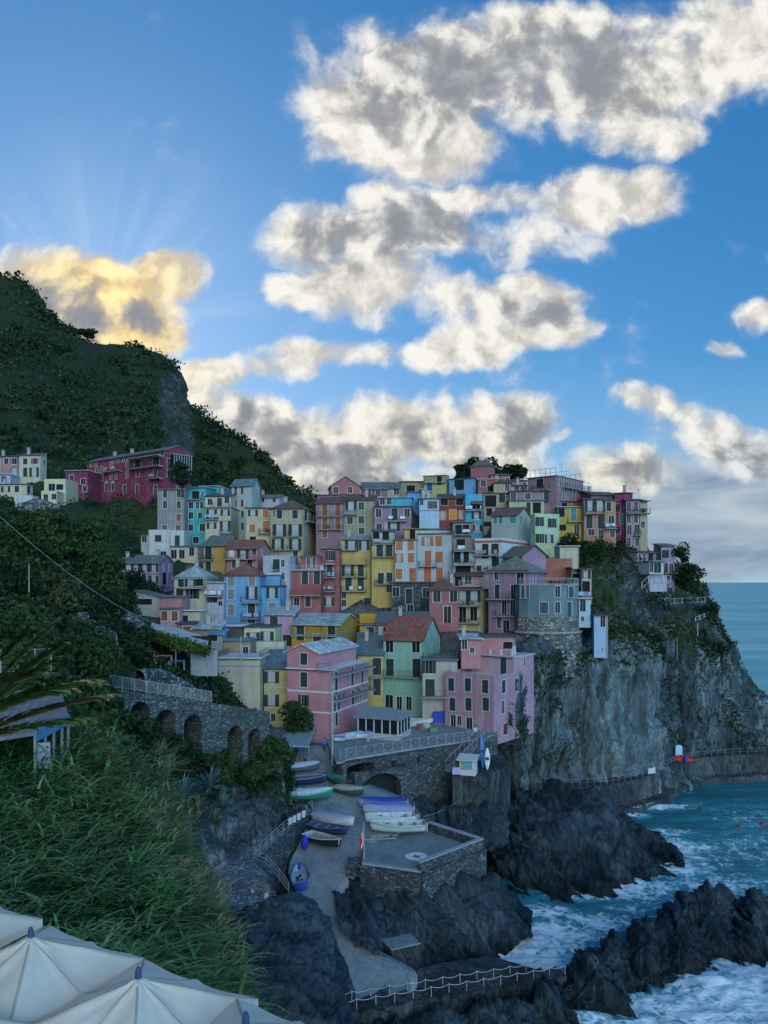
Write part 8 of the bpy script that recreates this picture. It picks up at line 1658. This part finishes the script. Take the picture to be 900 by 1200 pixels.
# ---------------------------------------------------------------- parasols of the terrace below the eye
CAN,nt,b=mat('cream_canvas'); v=coords(nt); nn_=noise(nt,v,1.3,4); L(nt,ramp(nt,nn_,[(.3,(.60,.53,.42)),(.7,(.68,.61,.50))]),b.inputs['Base Color']); b.inputs['Roughness'].default_value=.95; b.inputs['Specular IOR Level'].default_value=.1
wv_=N(nt,'ShaderNodeTexNoise'); wv_.inputs['Scale'].default_value=180; L(nt,v,wv_.inputs['Vector']); bump(nt,b,math_(nt,'ADD',wv_.outputs['Fac'],math_(nt,'MULTIPLY',noise(nt,coords(nt,(1,1,1)),3.,3),6.)),.25,.01)
NVY=plain('navy_cap',(.03,.06,.13),.5)
def parasol(label,ap,r=1.88,phi=15,rise=.62,seed=0):
    o=thing('parasol',label,'parasol',(ap.x,ap.y,ap.z-2.95),R(phi),'cream parasols on the terrace below'); top=2.95; rr=random.Random(seed); q=MB(); nseg=12; cor=[(r*math.cos(math.pi/2*k),r*math.sin(math.pi/2*k)) for k in range(4)]
    ring=16; V=[(0,0,top)]
    dirs=[]
    for k in range(4):
        for j in range(ring):
            t=j/ring; x=cor[k][0]*(1-t)+cor[(k+1)%4][0]*t; y=cor[k][1]*(1-t)+cor[(k+1)%4][1]*t; dirs.append((x,y,t))
    m_=len(dirs)
    for i in range(1,nseg+1):
        f=i/nseg
        for (x,y,t) in dirs:
            rid=abs(math.sin(math.pi*t)); mids=1-abs(2*t-1)
            z=top-rise*(f**.92)-.075*rid*f*(1-.2*f)-.02*math.sin(t*31+seed)*f*(1-f)-.012*math.sin(f*9+t*14+seed)
            if abs(t-.5)<.001: z+=.05*f
            sc2=f*(1-.025*rid*f); V.append((x*sc2,y*sc2,z))
    q.v=V; q.f=[(0,1+j,1+(j+1)%m_) for j in range(m_)]+[(1+i*m_+j,1+(i+1)*m_+j,1+(i+1)*m_+(j+1)%m_,1+i*m_+(j+1)%m_) for i in range(nseg-1) for j in range(m_)]
    co=q.build('canopy',CAN,o,smooth=True)
    q=MB()
    for k in range(4):
        for j in (k*ring,k*ring+ring//2):
            for i in range(nseg-1):
                a=Vector(V[1+i*m_+j]); b2=Vector(V[1+(i+1)*m_+j]); w_=Vector((-a.y,a.x,0)).normalized()*(.018 if j%ring==0 else .009); up=Vector((0,0,.006)); q.quad(a-w_+up,b2-w_+up,b2+w_+up,a+w_+up)
    q.build('seam',plain('canvas_seam',(.40,.36,.29),.9),co)
    q=MB(); base=1+(nseg-1)*m_
    for j in range(m_):
        a=Vector(V[base+j]); b2=Vector(V[base+(j+1)%m_]); q.quad(a+Vector((0,0,.004)),b2+Vector((0,0,.004)),b2-Vector((0,0,.16)),a-Vector((0,0,.16)))
    q.build('valance',CAN,co)
    q=MB()
    for k in range(4):
        for hx in (0,.5):
            x=cor[k][0]*(1-hx)+cor[(k+1)%4][0]*hx; y=cor[k][1]*(1-hx)+cor[(k+1)%4][1]*hx; q.tube((0,0,top-.12),(x*.97,y*.97,top-rise-.09),.012,n=4)
    q.build('ribs',TRIMD,o)
    q=MB(); q.lathe([(.0,.0),(.055,.0),(.05,.10),(.03,.16),(.0,.18)],10,(0,0,top-.01)); q.build('finial',NVY,o)
    q=MB(); q.tube((0,0,0.05),(0,0,top-.05),.03,n=8); q.build('pole',TRIMD,o); q=MB(); q.box(-.4,.4,-.4,.4,0,.05); q.build('base',TRIMD,o)
for i,(ap,lab) in enumerate(((P(36,1097,13.3),'cream parasol with navy cap at the left, its apex near the frame edge'),(P(162,1145,12.0),'cream parasol with navy cap in the middle of the bottom edge row'),(P(288,1199,10.72),'cream parasol at the right end of the row, mostly below the frame'),(Vector((-8.72,14.87,CZ-6.2)),'cream parasol at the far left of which only a corner shows'),(Vector((-7.03,11.17,CZ-6.2)),'cream parasol in the bottom left corner, nearest to the viewer'))):
    parasol(lab,ap,seed=i)
tz0=CZ-6.2-2.95
sheet('terrace_floor',[(-14,5,tz0),(0,5,tz0),(0,9.4,tz0),(-5.2,15,tz0),(-10.5,17.6,tz0),(-14,17.6,tz0)],.4,FLAG)
